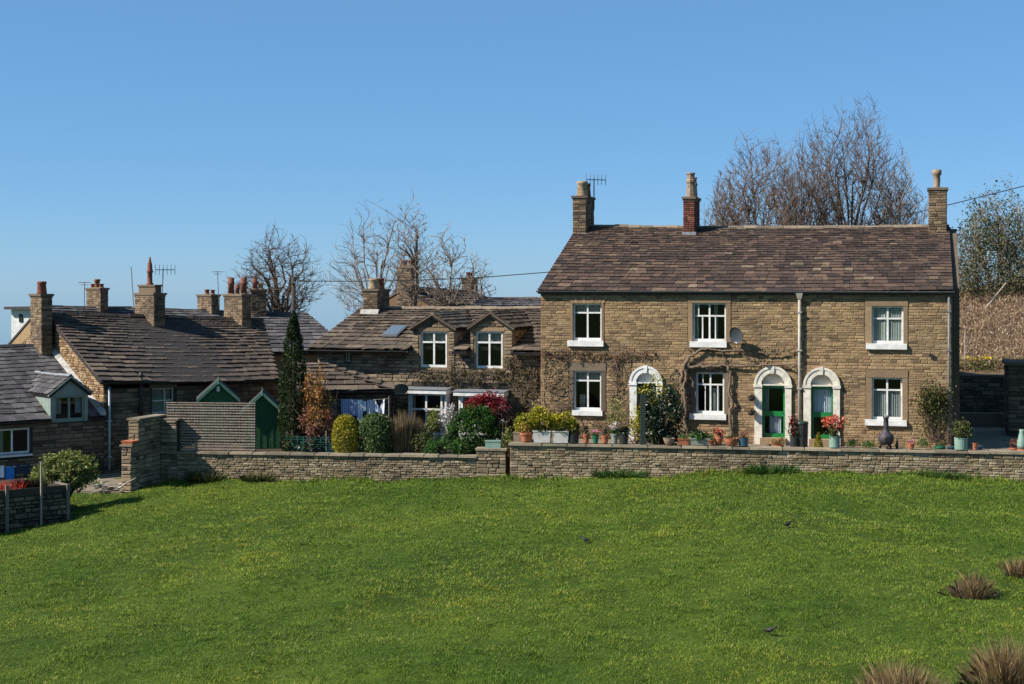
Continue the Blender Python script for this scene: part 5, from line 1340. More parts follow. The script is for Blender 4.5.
# ================================================================== SHEDS, TRELLIS, WASHING
def shed(label, fr, w, zt_e, zt_a, depth, seed, trim_over=.14, boards=10):
    t = thing_at(fr, 'garden_shed', label, 'shed')
    MB().box(.02, w - .02, .03, depth, 0, zt_e - .02).build('shed_body', M['shed'], t)
    bw_ = w / boards
    for i in range(boards):
        a, b = i * bw_, (i + 1) * bw_ - .012
        top = lambda x: zt_e + (zt_a - zt_e) * (1 - abs(x - w / 2) / (w / 2)) - .03
        MB().prism([(a, .02), (b, .02), (b, top(b)), ((a + b) / 2, top((a + b) / 2)), (a, top(a))], 0 if i % 2 else -.012, .028).build('board', M['shed'], t)
    mb = MB(); mb.prism([(.02, zt_e - .018), (w - .02, zt_e - .018), (w / 2, zt_a - .05)], .032, depth); mb.build('gable', M['shed'], t)
    for sg in (-1, 1):
        xe = -trim_over if sg < 0 else w + trim_over; ze_ = zt_e - (zt_a - zt_e) * trim_over / (w / 2)
        q = [(xe, ze_), (w / 2, zt_a), (w / 2, zt_a + .05), (xe, ze_ + .05)]
        if sg > 0: q = q[::-1]
        MB().prism(q, -.12, depth + .1).build('roof', M['felt'], t)
        q = [(xe, ze_ - .08), (w / 2, zt_a - .08), (w / 2, zt_a + .055), (xe, ze_ + .055)]
        if sg > 0: q = q[::-1]
        MB().prism(q, -.155, -.123).build('bargeboard', M['shed_trim'], t)
    MB().tube([(w / 2, -.14, zt_a - .1), (w / 2, -.14, zt_a + .22)], [.03, .012], 6).build('finial', M['shed_trim'], t)
    return t
def front_frame(px0, Y, z, deg): return Frame((at(px0, 0, Y).x, Y, z), deg)
f1 = front_frame(200, 57.0, -.6, 12); w1 = f1.hit(236.5, 400, 0)[0]
s1 = shed('green garden shed with small owl ornament in its gable, trellis before it', f1, w1, f1.hit(218, 397.5)[1], f1.hit(218, 381.5)[1], 1.5, 1)
mb = MB(); mb.smooth = True; mb.lathe([(.01, 0), (.06, .03), (.075, .10), (.06, .16), (.065, .21), (.01, .25)], 10, (w1 / 2, -.06, f1.hit(218, 392)[1])); mb.build('ornament', M['cream'], s1)
f2 = front_frame(244, 55.6, -.6, 8); w2 = f2.hit(280.5, 420, 0)[0]
shed('green garden shed with pale green bargeboards standing next to the cypress', f2, w2, f2.hit(262, 409.5)[1], f2.hit(262, 393)[1], 1.6, 2, boards=11)

tf = Frame(WALL_L.w(.25, .25, -.49), -7.05)
tr = thing_at(tf, 'trellis_fence', 'weathered pinkish trellis fence of close slats on the lower wall', 'fence')
tL = tf.hit(255, 430)[0]; tz = tf.hit(210, 404.5)[1]
t0 = tf.hit(166.5, 420)[0]
hs_ = MB().box(0, tL - t0, 0, .014, 0, .046).mesh('slat'); hs_.materials.append(M['trellis'])
n = 17
for i in range(n):
    o = bpy.data.objects.new('slat', hs_); COL.objects.link(o); o.parent = tr; o.location = (t0, -.0, .06 + (tz - .1) * i / (n - 1)); o.rotation_euler = (0, random.Random(i).uniform(-.003, .003), 0)
vs_ = MB().box(0, .020, .015, .03, 0.02, tz).mesh('batten'); vs_.materials.append(M['timber'])
n = 30
for i in range(n):
    o = bpy.data.objects.new('batten', vs_); COL.objects.link(o); o.parent = tr; o.location = (t0 + .02 + (tL - t0 - .06) * i / (n - 1), 0, 0)
for i in range(4):
    MB().box(0, .07, .032, .10, -.05, tz + .04).build('post', M['timber'], tr, (t0 + (tL - t0 - .07) * i / 3, 0, 0))
MB().box(t0 - .02, tL + .02, -.02, .06, tz + .042, tz + .07).build('top_rail', M['trellis'], tr)

# washing line with clothes
la, lb = at(336, 400, 55.5), at(389, 399, 55.3)
ln = thing('washing_line', 'thin washing line stretched before the dark outhouse wall', 'washing line', la)
pts = [Vector((0, 0, .02)) + (lb - la) * (i / 8) - Vector((0, 0, .05 * math.sin(math.pi * i / 8))) for i in range(9)]
MB().tube(pts, .008, 5).build('line', M['rope'], ln)
for e in (la, lb): pass
MB().tube([(0, .02, la.z * 0 + .1), (0, .02, -la.z - .6)], .025, 8).build('post', M['timber'], ln)
MB().tube([lb - la + Vector((0, .02, .1)), lb - la + Vector((0, .02, -lb.z - .6))], .025, 8).build('post', M['timber'], ln)
def cloth(name, label, cat, px0, px1, py0, py1, mat, poly=None, Yc=55.38):
    a = at(px0, py0, Yc); W_ = (px1 - px0) / FOC * Yc; H_ = (py1 - py0) / FOC * Yc
    rng = random.Random(px0); nx_, nz_ = 14, 10; V = []; F = []; ph = rng.random() * 6
    for k in (0, 1):
        for j in range(nz_ + 1):
            for i in range(nx_ + 1):
                u, v = i / nx_, j / nz_
                lo, hi = poly(v) if poly else (0, 1)
                V.append((W_ * (lo + (hi - lo) * u), .03 * math.sin(u * 9 + ph) * (.3 + v) + .015 * math.sin(u * 23 + v * 3) + .006 * k, -H_ * v - .02 * math.sin(u * math.pi * 3) ** 2 * (1 - v)))
    st_ = (nx_ + 1) * (nz_ + 1)
    for k in (0, 1):
        for j in range(nz_):
            for i in range(nx_):
                q = k * st_ + j * (nx_ + 1) + i
                F.append((q, q + nx_ + 1, q + nx_ + 2, q + 1) if k == 0 else (q, q + 1, q + nx_ + 2, q + nx_ + 1))
    mb = MB(); mb.smooth = True; mb.add(V, F)
    o = mb.build(name, mat, None, a); return tag(o, label, cat, 'washing on the line')
cloth('checked_sheet', 'blue and white checked cloth hanging on the washing line', 'laundry', 341, 357, 399, 416, M['check_cloth'])
cloth('white_shirt', 'narrow white shirt hanging beside the checked cloth', 'laundry', 357.5, 362.5, 399.5, 421, M['white_cloth'])
cloth('grey_towel', 'pale grey towel on the washing line between white garments', 'laundry', 367, 374, 399.5, 416, M['lilac_cloth'])
o = cloth('white_garment', 'white garment with a deep V notch at the end of the washing line', 'laundry', 374, 384.5, 399, 416, M['white_cloth'])
me = o.data
for v in me.vertices:                                   # cut the neck as a V
    u = v.co.x / ((384.5 - 374) / FOC * 55.38); d_ = 1 - abs(u - .5) * 2
    v.co.z = min(v.co.z, -.42 * max(0, d_ - .15)) if v.co.z > -.42 else v.co.z
tag(cloth('white_vest', 'small white vest between the shirt and the grey towel', 'laundry', 363, 366.3, 401, 411, M['white_cloth']), 'small white vest between the shirt and the grey towel')

# satellite dish by the bay window
pd = at(400, 388, 57.6)
dish('satellite_dish', 'large grey dish tilted up beside the white bay window', pd, .33, R(12), R(48), M['greypot'], .9)

# green netting low behind the wall
nf = Frame(WALL_L.w(4.6, .7, -.58), -7.05)
net = thing_at(nf, 'netting_fence', 'low teal green garden netting between shed and golden bush', 'fence')
for i in range(15): MB().box(i * .22, i * .22 + .02, 0, .012, 0, .62).build('strand', M['teal'], net)
for j in range(7): MB().box(0, 3.1, .013, .022, .06 + j * .09, .075 + j * .09).build('strand', M['teal'], net)
for i in range(3): MB().box(i * 1.5, i * 1.5 + .05, .024, .06, -.1, .85).build('post', M['timber'], net)

# ================================================================== GARDEN SHRUBS
def base_pt(px, fr, back, z):
    """a point on the strip `back` metres behind a wall, under photo column px"""
    ray = Vector(((px - 512) / FOC, 1, 0)); P0 = fr.O + fr.D * back
    t = P0.xy.dot(fr.D.xy) / ray.xy.dot(fr.D.xy)
    return Vector((ray.x * t, t, z))
def zpix(P, py): return EYE - (py - HORIZON) / FOC * P.y
def wpix(P, w): return w / FOC * P.y
def bush(name, label, px, back, py_top, wpx, mat, n, seed, fr=WALL_L, z=-.6, cat='shrub', size=.05, stem=True, group=None, ry=None, extra=None, nclump=50, spread=.17, shell=.75, lift=0.0, mat_stem='twig', aspect=.5):
    if fr is WALL_R and z == 0: z = .03 if back <= .36 else -.2
    P = base_pt(px, fr, back, z); H = zpix(P, py_top) - z; r = wpix(P, wpx) / 2
    t = thing(name, label, cat, P, 0, group)
    zc = lift + (H - lift) / 2
    if stem:
        rg_ = random.Random(seed); mb = MB()
        for i in range(6):
            pts, _ = wander((rg_.uniform(-.05, .05), rg_.uniform(-.05, .05), -.05), (rg_.uniform(-.5, .5), rg_.uniform(-.5, .5), 1), max(H * .8, .15), 5, rg_, .15)
            mb.tube(pts, [.022 * (1 - .15 * k) for k in range(6)], 5)
        mb.build('stem', M[mat_stem], t)
    foliage('foliage', t, M[mat], n, (r, ry or min(r, .55), (H - lift) / 2), size, seed, (0, 0, zc), nclump, spread, shell, aspect)
    if extra: extra(t, r, H)
    return t

# cypress and telegraph pole
P = base_pt(293.5, WALL_L, 1.5, -.6); H = zpix(P, 312) + .6
t = thing('cypress_tree', 'tall narrow dark green cypress growing beside the green shed', 'tree', P)
r = wpix(P, 27) / 2
MB().tube([(0, 0, -.1), (0, 0, H * .85)], [.10, .02], 8).build('trunk', M['bark'], t)
column_foliage('crown', t, M['l_cypress'], 16000, [(r * .75, .1), (r * .95, H * .2), (r * 1.0, H * .42), (r * .85, H * .62), (r * .6, H * .8), (r * .28, H * .94), (.02, H)], .05, 5, .35, .75, 420)
P = at(293.5, 300, 68); zt = EYE - (277 - HORIZON) / FOC * 68
t = thing('telegraph_pole', 'dark telegraph pole rising straight behind the cypress', 'pole', (P.x, P.y, -2.2))
mb = MB(); mb.smooth = True; mb.tube([(0, 0, -.4), (0, 0, zt + 2.2)], [.13, .10], 10).build('pole', M['pole'], t)
MB().box(-.12, .12, -.14, -.10, zt + 1.9, zt + 2.0).build('bracket', M['greyiron'], t)
wp = []
for px_, py_ in ((294, 281), (350, 281.2), (415, 280.4), (480, 277.5), (546, 272.3), (620, 264), (700, 252.5), (780, 239), (850, 226.5), (887, 219), (940, 207), (1024, 186), (1100, 165)):
    k = (px_ - 294) / (1100 - 294); Yc = 68 + 6 * (1 - (2 * k - 1) ** 2) * 0 + 0 * k
    wp.append(at(px_, py_, 68 - 3 * k))
tag(MB().tube(wp, .022, 5).build('overhead_cable', M['wire']), 'thin black cable sagging from the pole past the tall house', 'cable')
P = at(887.5, 221, 66.3)
tag(MB().tube([P - Vector((0, 0, .5)), P + Vector((0, 0, .22))], [.05, .04], 6).build('cable_bracket', M['black']), 'small dark bracket holding the cable above the brown ridge', 'bracket')

bush('box_ball', 'small rounded olive green box bush at the foot of the cypress', 290, .9, 436, 17, 'l_olive', 1500, 101, size=.04)
t = bush('copper_shrub', 'straggly copper leaved shrub between cypress and outhouse', 319, 1.1, 368, 30, 'l_copper', 2200, 102, size=.055, nclump=60, spread=.13, shell=.5, lift=.9)
foliage('rust_foliage', t, M['l_rust'], 1800, (.62, .5, .75), .05, 103, (-.05, 0, 1.15), 40, .16, .5)
foliage('low_foliage', t, M['l_purple'], 900, (.6, .4, .4), .05, 104, (-.1, 0, .45), 30, .18, .5)
P = base_pt(345.5, WALL_L, .75, -.6); H = zpix(P, 414.5) + .6; r = wpix(P, 25) / 2
t = thing('golden_conifer', 'golden yellow conifer with a rounded top below the washing', 'shrub', P)
MB().tube([(0, 0, -.05), (0, 0, H * .8)], [.05, .02], 6).build('stem', M['bark'], t)
column_foliage('foliage', t, M['l_gold'], 7000, [(r * .85, .02), (r, H * .3), (r * .97, H * .6), (r * .75, H * .84), (r * .4, H * .97), (.03, H)], .035, 6, .5, .7, 220)
P = base_pt(376, WALL_L, .9, -.6); H = zpix(P, 413) + .6; r = wpix(P, 34) / 2
t = thing('variegated_shrub', 'dense rounded green shrub with cream edged leaves', 'shrub', P)
MB().tube([(0, 0, -.05), (0, 0, H * .8)], [.05, .02], 6).build('stem', M['bark'], t)
column_foliage('foliage', t, M['l_varieg'], 8000, [(r * .7, .02), (r * .95, H * .25), (r, H * .6), (r * .85, H * .83), (r * .45, H * .97), (.03, H)], .042, 7, .55, .3, 200)
for px_, tp, s_ in ((399, 418, 1), (407, 413, 2), (414, 420, 3)):
    P = base_pt(px_, WALL_L, .8 + .1 * s_, -.6); H = zpix(P, tp) + .6
    t = thing('dry_grass_clump', ['', 'short tuft of dry brown stalks next to the cream edged shrub', 'tallest tuft of dry brown garden stalks by the bay window', 'leafier tuft of brown stalks before the bay window'][s_], 'plant', P, 0, 'dry garden stalks')
    blades('stalks', t, M['l_brown'], 420, (.16, .16), H * 1.05, .009, 200 + s_, .14, bend=.2)
bush('spiraea_shrub', 'loose olive green shrub below the first bay window', 424, 1.0, 424, 24, 'l_olive', 1800, 110, size=.04, shell=.4)
bush('low_green_plant', 'low fresh green plant close to the wall, left of the blossom' if False else 'low fresh green plant close to the wall before the blossom tree', 436, .7, 436, 26, 'l_green', 1600, 111, size=.04, shell=.4)
bush('yellow_leaved_shrub', 'upright yellow green shrub standing before the bay window glass', 434, 1.3, 408, 15, 'l_pale', 900, 112, size=.04, shell=.4, lift=.8)
P = base_pt(447, WALL_L, 1.2, -.6)
t = bush('magnolia_tree', 'small tree with white blossom in front of the bay window', 447, 1.2, 405, 20, 'l_white', 520, 113, size=.05, shell=.5, lift=.7, spread=.12, nclump=45, cat='tree')
bush('clipped_hedge', 'dense bright green hedge below the red shrub', 474, 1.15, 408, 50, 'l_hedge', 9000, 114, size=.045, shell=.86, nclump=110, spread=.11, stem=True, ry=.6, cat='hedge')
t = bush('red_shrub', 'bright red leaved shrub against the second bay window', 488, 1.9, 391.5, 42, 'l_red', 3200, 115, size=.055, lift=1.2, nclump=70, spread=.13)
bush('purple_shrub', 'dark purple leaved shrub beside the green hedge', 503, 1.3, 410, 18, 'l_purple', 2200, 116, size=.05)
bush('groundcover_shrub', 'low mixed green shrub hugging the foot of the hedge', 458, .6, 440, 26, 'l_green', 1500, 117, size=.04, shell=.4)
bush('dark_garden_shrub', 'dark shady shrub behind the brown stalks', 395, 1.8, 420, 22, 'l_dark', 1500, 118, size=.05)
bush('ivy_mound', 'low dark ivy mound under the copper shrub', 308, .8, 440, 30, 'l_dark', 1200, 119, size=.045)
bush('young_laurel', 'upright yellow green plant beside the terrace corner', 508, .8, 425, 12, 'l_pale', 700, 120, size=.045, shell=.4)
# green box on the pier
P = pier_f.w(.30, .12, -.22)
t = thing('green_box', 'flat grey green box sitting on the stepped pier', 'box', P, pier_f.th)
MB().box(0, .56, 0, .25, 0.001, .22).build('box_body', M['mintpot'], t); MB().box(-.012, .572, -.012, .262, .221, .265).build('lid', M['mintpot'], t)

# ================================================================== CLIMBERS ON THE WALLS
def climber(name, label, fr, regions, seed, n_stem, n_bud, mat_b, d0=-.06, d1=-.22, bud=.035, stem_r=.010, mat_s='vine_dark'):
    """leafless climber: regions = [(px0, px1, py0, py1, weight)] on the frame's front plane"""
    rg_ = random.Random(seed); rng = np.random.default_rng(seed)
    t = thing_at(fr, name, label, 'climber'); mb = MB(); C = []
    tot = sum(q[4] for q in regions)
    for (x0, x1, y0, y1, w_) in regions:
        a = fr.rect(x0, x1, y0, y1)
        for i in range(int(n_stem * w_ / tot)):
            p_ = Vector((rg_.uniform(a[0], a[1]), rg_.uniform(d1, d0), rg_.uniform(a[2], a[3]))); ang = rg_.gauss(1.57, .7)
            pts = [p_]
            for k in range(6):
                ang += rg_.gauss(0, .45); p_ = p_ + Vector((math.cos(ang), 0, math.sin(ang))) * rg_.uniform(.05, .14); p_.y = min(d0, max(d1, p_.y + rg_.gauss(0, .02)))
                if not (a[0] - .03 < p_.x < a[1] + .03 and a[2] - .1 < p_.z < a[3] + .04): break
                pts.append(p_)
            if len(pts) > 2: mb.tube(pts, [stem_r * rg_.uniform(.6, 1.4)] * len(pts), 4)
        m_ = int(n_bud * w_ / tot)
        if m_:
            nc = max(8, m_ // 25); cx = rng.uniform(a[0], a[1], nc); cz = rng.uniform(a[2], a[3], nc); w2_ = rng.integers(0, nc, m_)
            C.append(np.stack([cx[w2_] + rng.normal(size=m_) * .09, rng.uniform(d1, d0, m_), cz[w2_] + rng.normal(size=m_) * .09], 1))
    mb.build('stem', M[mat_s], t)
    if C:
        C = np.vstack(C); V, F = leaf_quads(C, bud, rng); link('foliage', np_mesh('foliage', V, F, rng.random(len(C)) * .98), M[mat_b], t)
    return t
climber('bare_climber', 'tangle of bare climber stems covering the tall house around the lower window', HF, [(541, 571, 356, 440, 3), (606, 630, 358, 440, 3), (571, 606, 352, 361, .6), (571, 606, 417, 440, .7), (630, 640, 352, 364, .3)], 300, 270, 700, 'l_creeper', -.05, -.14, .026, .010, 'vine')
climber('creeper_fringe', 'rusty fringe of creeper along the wall under the first upper window', HF, [(541, 657, 352, 358, 1)], 301, 120, 600, 'l_rustbud', -.05, -.15, .035, .009)
climber('cottage_creeper', 'grey brown creeper trained over the cottage wall under the dormers', CF, [(413, 470, 371, 381, 2), (470, 515, 371, 382, 2), (512, 538, 366, 432, 4), (505, 522, 356, 372, 1), (452, 462, 360, 425, 1)], 302, 300, 3000, 'l_creeper', -.06, -.24, .038, .011, 'vine')
bush('wall_shrub', 'yellow green twiggy plant against the wall beside the white arched door', 615, 3.0, 395, 22, 'l_pale', 700, 130, fr=WALL_R, z=0, size=.035, shell=.3, lift=.5)

def hpath(fr, pix, d, sub=3, wob=.02, seed=1):
    rg_ = random.Random(seed); P = [Vector((*[fr.hit(px, py, d)[0]], d, fr.hit(px, py, d)[1])) for px, py in pix]; out_ = []
    for i in range(len(P) - 1):
        for k in range(sub):
            q = P[i].lerp(P[i + 1], k / sub); out_.append(q + Vector((rg_.gauss(0, wob), rg_.gauss(0, wob * .7), rg_.gauss(0, wob))))
    return out_ + [P[-1]]
wis = thing_at(HF, 'wisteria', 'gnarled leafless wisteria trained round a window between the arched doors', 'climber')
mb = MB(); mb.smooth = True
def limb(pix, r0, r1, d=-.13, seed=1, wob=.025):
    pts = hpath(HF, pix, d, 4, wob, seed); n_ = len(pts) - 1
    mb.tube(pts, [r0 + (r1 - r0) * i / n_ for i in range(n_ + 1)], 7)
limb([(688, 441), (684, 425), (682, 408), (683, 392), (681, 378), (685, 365), (688, 360)], .10, .065, -.16, 1)
limb([(690, 441), (686, 424), (686, 405), (684, 390), (687, 376), (684, 364)], .07, .045, -.24, 2)
limb([(685, 368), (692, 367), (700, 365.5), (712, 366.5), (726, 365), (740, 366.5), (756, 366), (772, 365), (790, 367), (797, 366)], .06, .03, -.13, 3)
limb([(686, 362), (690, 356), (697, 351), (708, 349), (722, 351), (738, 350), (752, 351), (768, 354), (784, 351)], .055, .02, -.13, 4)
limb([(729, 366), (731, 378), (729, 392), (732, 406), (729, 420), (733, 436)], .05, .065, -.13, 5)
limb([(682, 380), (676, 372), (672, 366), (668, 372)], .03, .012, -.12, 6)
limb([(690, 365), (692, 378), (690, 392), (693, 404)], .03, .02, -.1, 7)
limb([(740, 351), (746, 357), (753, 361), (757, 358)], .022, .01, -.1, 8)
limb([(750, 351), (757, 354), (764, 352), (770, 347), (774, 352)], .02, .008, -.1, 9)
limb([(775, 353), (783, 356), (790, 350), (792, 360)], .018, .008, -.1, 10)
limb([(722, 351), (724, 358), (721, 366)], .016, .012, -.1, 11)
limb([(760, 366), (764, 360), (770, 358)], .014, .006, -.1, 12)
for k in range(70):
    rg_ = random.Random(900 + k); x_ = rg_.uniform(684, 795); y_ = rg_.choice([351, 366]) + rg_.uniform(-2, 2)
    limb([(x_, y_), (x_ + rg_.uniform(-4, 4), y_ - rg_.uniform(2, 5)), (x_ + rg_.uniform(-6, 6), y_ - rg_.uniform(4, 8) * rg_.choice([1, 1, -1]))], .010, .004, -.1, k + 40, .01)
mb.build('vine', M['vine'], wis)
ros = thing_at(HF, 'climbing_rose', 'sparse climbing rose spreading over the wall between window and house corner', 'climber')
mb = MB()
for k in range(16):
    rg_ = random.Random(700 + k); x_ = rg_.uniform(930, 942)
    limb([(x_, 440), (x_ + rg_.uniform(-10, 3), 425), (x_ + rg_.uniform(-18, 6), 408), (x_ + rg_.uniform(-20, 6), 392 + rg_.uniform(-4, 8))], .016, .006, -.12, k + 700, .03)
mb.build('stem', M['vine_dark'], ros)
a = HF.rect(915, 946, 388, 412); rng = np.random.default_rng(8)
C = np.stack([rng.normal((a[0] + a[1]) / 2 + .1, .28, 1500), rng.uniform(-.5, -.08, 1500), rng.normal((a[2] + a[3]) / 2 + .05, .27, 1500)], 1)
C2 = np.stack([rng.uniform(a[0], a[1], 500), rng.uniform(-.3, -.08, 500), rng.uniform(.3, a[3], 500)], 1)
V, F = leaf_quads(np.vstack([C, C2]), .045, rng); link('foliage', np_mesh('foliage', V, F, rng.random(2000) * .98), M['l_olive'], ros)

# ================================================================== POTS ON THE TERRACE
def tpos(px, back, z=None): return base_pt(px, WALL_R, back, (.03 if back <= .36 else -.2) if z is None else z)
POT = {
    'flower': [(.62, 0), (.70, .08), (.92, .80), (.93, .81), (1.04, .82), (1.04, 1.0), (.92, 1.0), (.88, .86)],
    'cylinder': [(.93, 0), (.97, .04), (1.0, .9), (1.03, .92), (1.03, 1.0), (.92, 1.0), (.9, .88)],
    'bowl': [(.45, 0), (.72, .12), (.96, .55), (1.02, .85), (1.06, .88), (1.06, 1.0), (.94, 1.0), (.9, .85)],
    'urn': [(.55, 0), (.60, .06), (.85, .35), (1.0, .65), (.9, .88), (1.0, .94), (1.0, 1.0), (.86, 1.0), (.82, .9)],
}
def pot(name, label, px, wpx, hpx, mat, shape='flower', back=.30, plants=(), cat='flower pot', z=None, group='pots along the terrace wall'):
    """plants: list of (part name, material, count, rx, rz in photo pixels, centre height px above pot rim, leaf size)"""
    P = tpos(px, back, z); r = wpix(P, wpx) / 2; h = wpix(P, hpx)
    t = thing(name, label, cat, P, 0, group)
    mb = MB(); mb.smooth = False; mb.lathe([(a * r, .003 + b * h) for a, b in POT[shape]], 18); mb.build('pot', M[mat], t)
    MB().lathe([(r * .9, h * .84), (r * .5, h * .9)], 14).build('soil', M['soil'], t)
    for k, (pn, m_, n_, rx, rz, cz, sz) in enumerate(plants):
        foliage(pn, t, M[m_], n_, (wpix(P, rx), wpix(P, rx) * .8, wpix(P, rz)), sz, int(px * 3 + k), (0, 0, h + wpix(P, cz)), 22, .22, .4)
        if k == 0:
            mb = MB(); rg_ = random.Random(int(px))
            for i in range(7):
                mb.tube(wander((0, 0, h * .85), (rg_.uniform(-.6, .6), rg_.uniform(-.6, .6), 1), wpix(P, max(cz, 2) + rz * .6), 4, rg_, .12)[0], .007, 4)
            mb.build('stem', M['l_olive'], t)
    return t
def planter(name, label, px0, px1, hpx, mat, back=.35, dy=.34, plants=(), z=None, taper=.03, cat='planter'):
    A, B = tpos(px0, back, z), tpos(px1, back, z); L = (B - A).length; h = wpix(A, hpx)
    t = thing(name, label, cat, A, WALL_R.th, 'pots along the terrace wall')
    mb = MB(); e = .035
    mb.hexa([(taper, taper, 0.003), (L - taper, taper, .003), (L - taper, dy - taper, .003), (taper, dy - taper, .003), (0, 0, h), (L, 0, h), (L, dy, h), (0, dy, h)])
    mb.build('trough', M[mat], t)
    mb = MB(); mb.box(-.015, L + .015, -.015, .03, h + .001, h + .04); mb.box(-.015, L + .015, dy - .03, dy + .015, h + .001, h + .04); mb.box(-.015, .03, .031, dy - .031, h + .001, h + .04); mb.box(L - .03, L + .015, .031, dy - .031, h + .001, h + .04)
    mb.build('rim', M[mat], t)
    MB().box(.031, L - .031, .031, dy - .031, h + .001, h + .02).build('soil', M['soil'], t)
    for k, (pn, m_, n_, rx, rz, cz, sz) in enumerate(plants):
        foliage(pn, t, M[m_], n_, (wpix(A, rx), dy * .7, wpix(A, rz)), sz, int(px0 * 5 + k), (L / 2, dy / 2, h + wpix(A, cz)), 30, .2, .4)
    return t
pot('potted_forsythia', 'terracotta pot of yellow and apricot blossom on the terrace corner', 526, 12, 9, 'terracotta', 'flower', .30, [('foliage', 'l_yellow', 1100, 11, 9, 12, .045), ('flowers', 'l_apricot', 380, 6, 6, 8, .045)], 'potted plant')
planter('stone_trough', 'pale buff trough behind the terracotta blossom pot', 513, 531, 13, 'tanpot', .85, .35, [('foliage', 'l_yellow', 800, 9, 8, 9, .045)])
planter('white_planter', 'white wooden planter nearer the blossom pot with yellow green bush', 533, 550.5, 11, 'offwhite', .08, .36, [('foliage', 'l_yellow', 1900, 13, 11, 13, .045), ('low_foliage', 'l_olive', 500, 9, 4, 2, .04)])
planter('white_planter', 'white wooden planter nearer the window with yellow green bush', 552.5, 568.5, 11, 'offwhite', .08, .36, [('foliage', 'l_yellow', 1700, 13, 9, 10, .045), ('low_foliage', 'l_olive', 600, 9, 4, 2, .04)])
pot('dark_pot', 'dark pot of trailing greenery at the end of the white planters', 573.5, 11, 9, 'darkpot', 'cylinder', .3, [('foliage', 'l_olive', 700, 8, 6, 4, .04), ('flowers', 'l_yellow', 250, 6, 5, 8, .04)])
pot('small_terracotta_pot', 'tall terracotta pot with a thin plant, next to the dark pot', 586, 7.5, 9, 'terracotta', 'flower', .25, [('foliage', 'l_dark', 160, 3, 4, 4, .035)])
pot('green_plastic_pot', 'small green pot of pink flowers', 595.5, 7, 7.5, 'greenpot', 'flower', .25, [('foliage', 'l_green', 160, 3.5, 2, 1.5, .03), ('flowers', 'l_pink', 150, 3, 3, 4, .032)])
pot('small_terracotta_pot', 'squat terracotta pot between the green pot and the grey pot', 605, 8, 8, 'terracotta', 'flower', .25, [('foliage', 'l_dark', 150, 2.5, 4, 4, .03)])
pot('grey_pot', 'tall grey pot topped with pale mauve flowers', 614.5, 8, 10, 'greypot', 'flower', .25, [('foliage', 'l_green', 260, 4.5, 3.5, 2, .035), ('flowers', 'l_mauve', 260, 4.5, 4, 7, .036)])
pot('dark_tall_pot', 'tall dark pot of deep green leaves beside the mauve flowers', 623.5, 9, 10, 'darkpot', 'cylinder', .25, [('foliage', 'l_dark', 420, 5.5, 4, 3, .04)])
# tall narrow board and the great evergreen
P = tpos(643, .12)
t = thing('green_post', 'tall dark green board standing at the wall before the evergreen bush', 'post', P, WALL_R.th)
hh = wpix(P, 50); MB().box(-.08, .09, -.03, .02, -.28, hh).build('board', M['darkpot'], t); MB().box(-.10, -.08, -.035, .025, -.28, hh + .04).build('edge', M['shed'], t)
bush('evergreen_bush', 'big glossy dark evergreen bush beside the white arched door', 662, .95, 386, 40, 'l_dark', 6500, 140, fr=WALL_R, z=0, size=.055, nclump=90, spread=.13, shell=.7, ry=.6)
bush('euonymus_bush', 'yellow green upright shrub growing above the dark evergreen', 655, 1.7, 375, 34, 'l_yellow', 650, 141, fr=WALL_R, z=0, size=.045, lift=1.3, shell=.3, nclump=26)
bush('olive_sapling', 'leafy olive green sapling between evergreen and wisteria', 671, 1.8, 376, 22, 'l_olive', 900, 142, fr=WALL_R, z=0, size=.045, lift=1.0, shell=.3)
bush('door_shrub', 'small yellow green shrub in front of the white door jamb', 636, .9, 403, 14, 'l_yellow', 700, 143, fr=WALL_R, z=0, size=.04, lift=.3, shell=.4)
bush('blue_green_plant', 'loose blue green plant at the foot of the wisteria', 685, .8, 420, 16, 'l_varieg', 500, 144, fr=WALL_R, z=0, size=.035, shell=.3)
pot('tan_bowl_pot', 'pale tan round pot next to the dark evergreen', 669, 11, 6.5, 'tanpot', 'bowl', .25, [('foliage', 'l_dark', 80, 3, 2, 1, .03)])
planter('terracotta_trough', 'long low terracotta trough with sprigs of green', 678, 689, 5.5, 'terracotta', .15, .24, [('foliage', 'l_green', 200, 5, 2.5, 2, .03)])
planter('grey_trough', 'grey stone trough of fresh green leaves', 690, 710, 6, 'greypot', .12, .3, [('foliage', 'l_green', 750, 9, 4, 3, .038), ('low_foliage', 'l_dark', 350, 8, 5, 4, .038)])
pot('red_pot', 'bright terracotta pot raised behind the grey trough', 694.5, 9, 8, 'terracotta', 'flower', .75, [('foliage', 'l_green', 100, 3, 2, 2, .03)], z=.08)
MB().box(-.25, .25, -.18, .18, 0.002, .277).build('plinth_block', M['dressed_dark'], None, tpos(694.5, .75), WALL_R.th)
bpy.context.scene.collection.objects['plinth_block']; tag(bpy.data.objects['plinth_block'], 'low stone block carrying the bright terracotta pot', 'stone block')
pot('terracotta_pot', 'small terracotta pot at the wall edge with orange blooms', 711, 8, 5.5, 'terracotta', 'flower', .22, [('foliage', 'l_green', 120, 3, 2, 2, .03)])
pot('terracotta_urn', 'terracotta urn with coral flowers spilling over, among the smaller pots', 718.5, 9, 10, 'terracotta', 'urn', .35, [('foliage', 'l_olive', 160, 5, 3, 3, .03), ('flowers', 'l_coral', 240, 5, 3.5, 3, .035)])
pot('orange_bowl', 'wide orange terracotta bowl on the wall edge', 731.5, 14, 7.5, 'terracotta', 'bowl', .25, [('foliage', 'l_olive', 110, 5, 2.5, 1.5, .03)])
pot('blue_pot', 'deep blue glazed pot with reddish sprigs', 743.5, 9.5, 8, 'bluepot', 'cylinder', .25, [('foliage', 'l_rust', 220, 5.5, 4, 4, .03)])
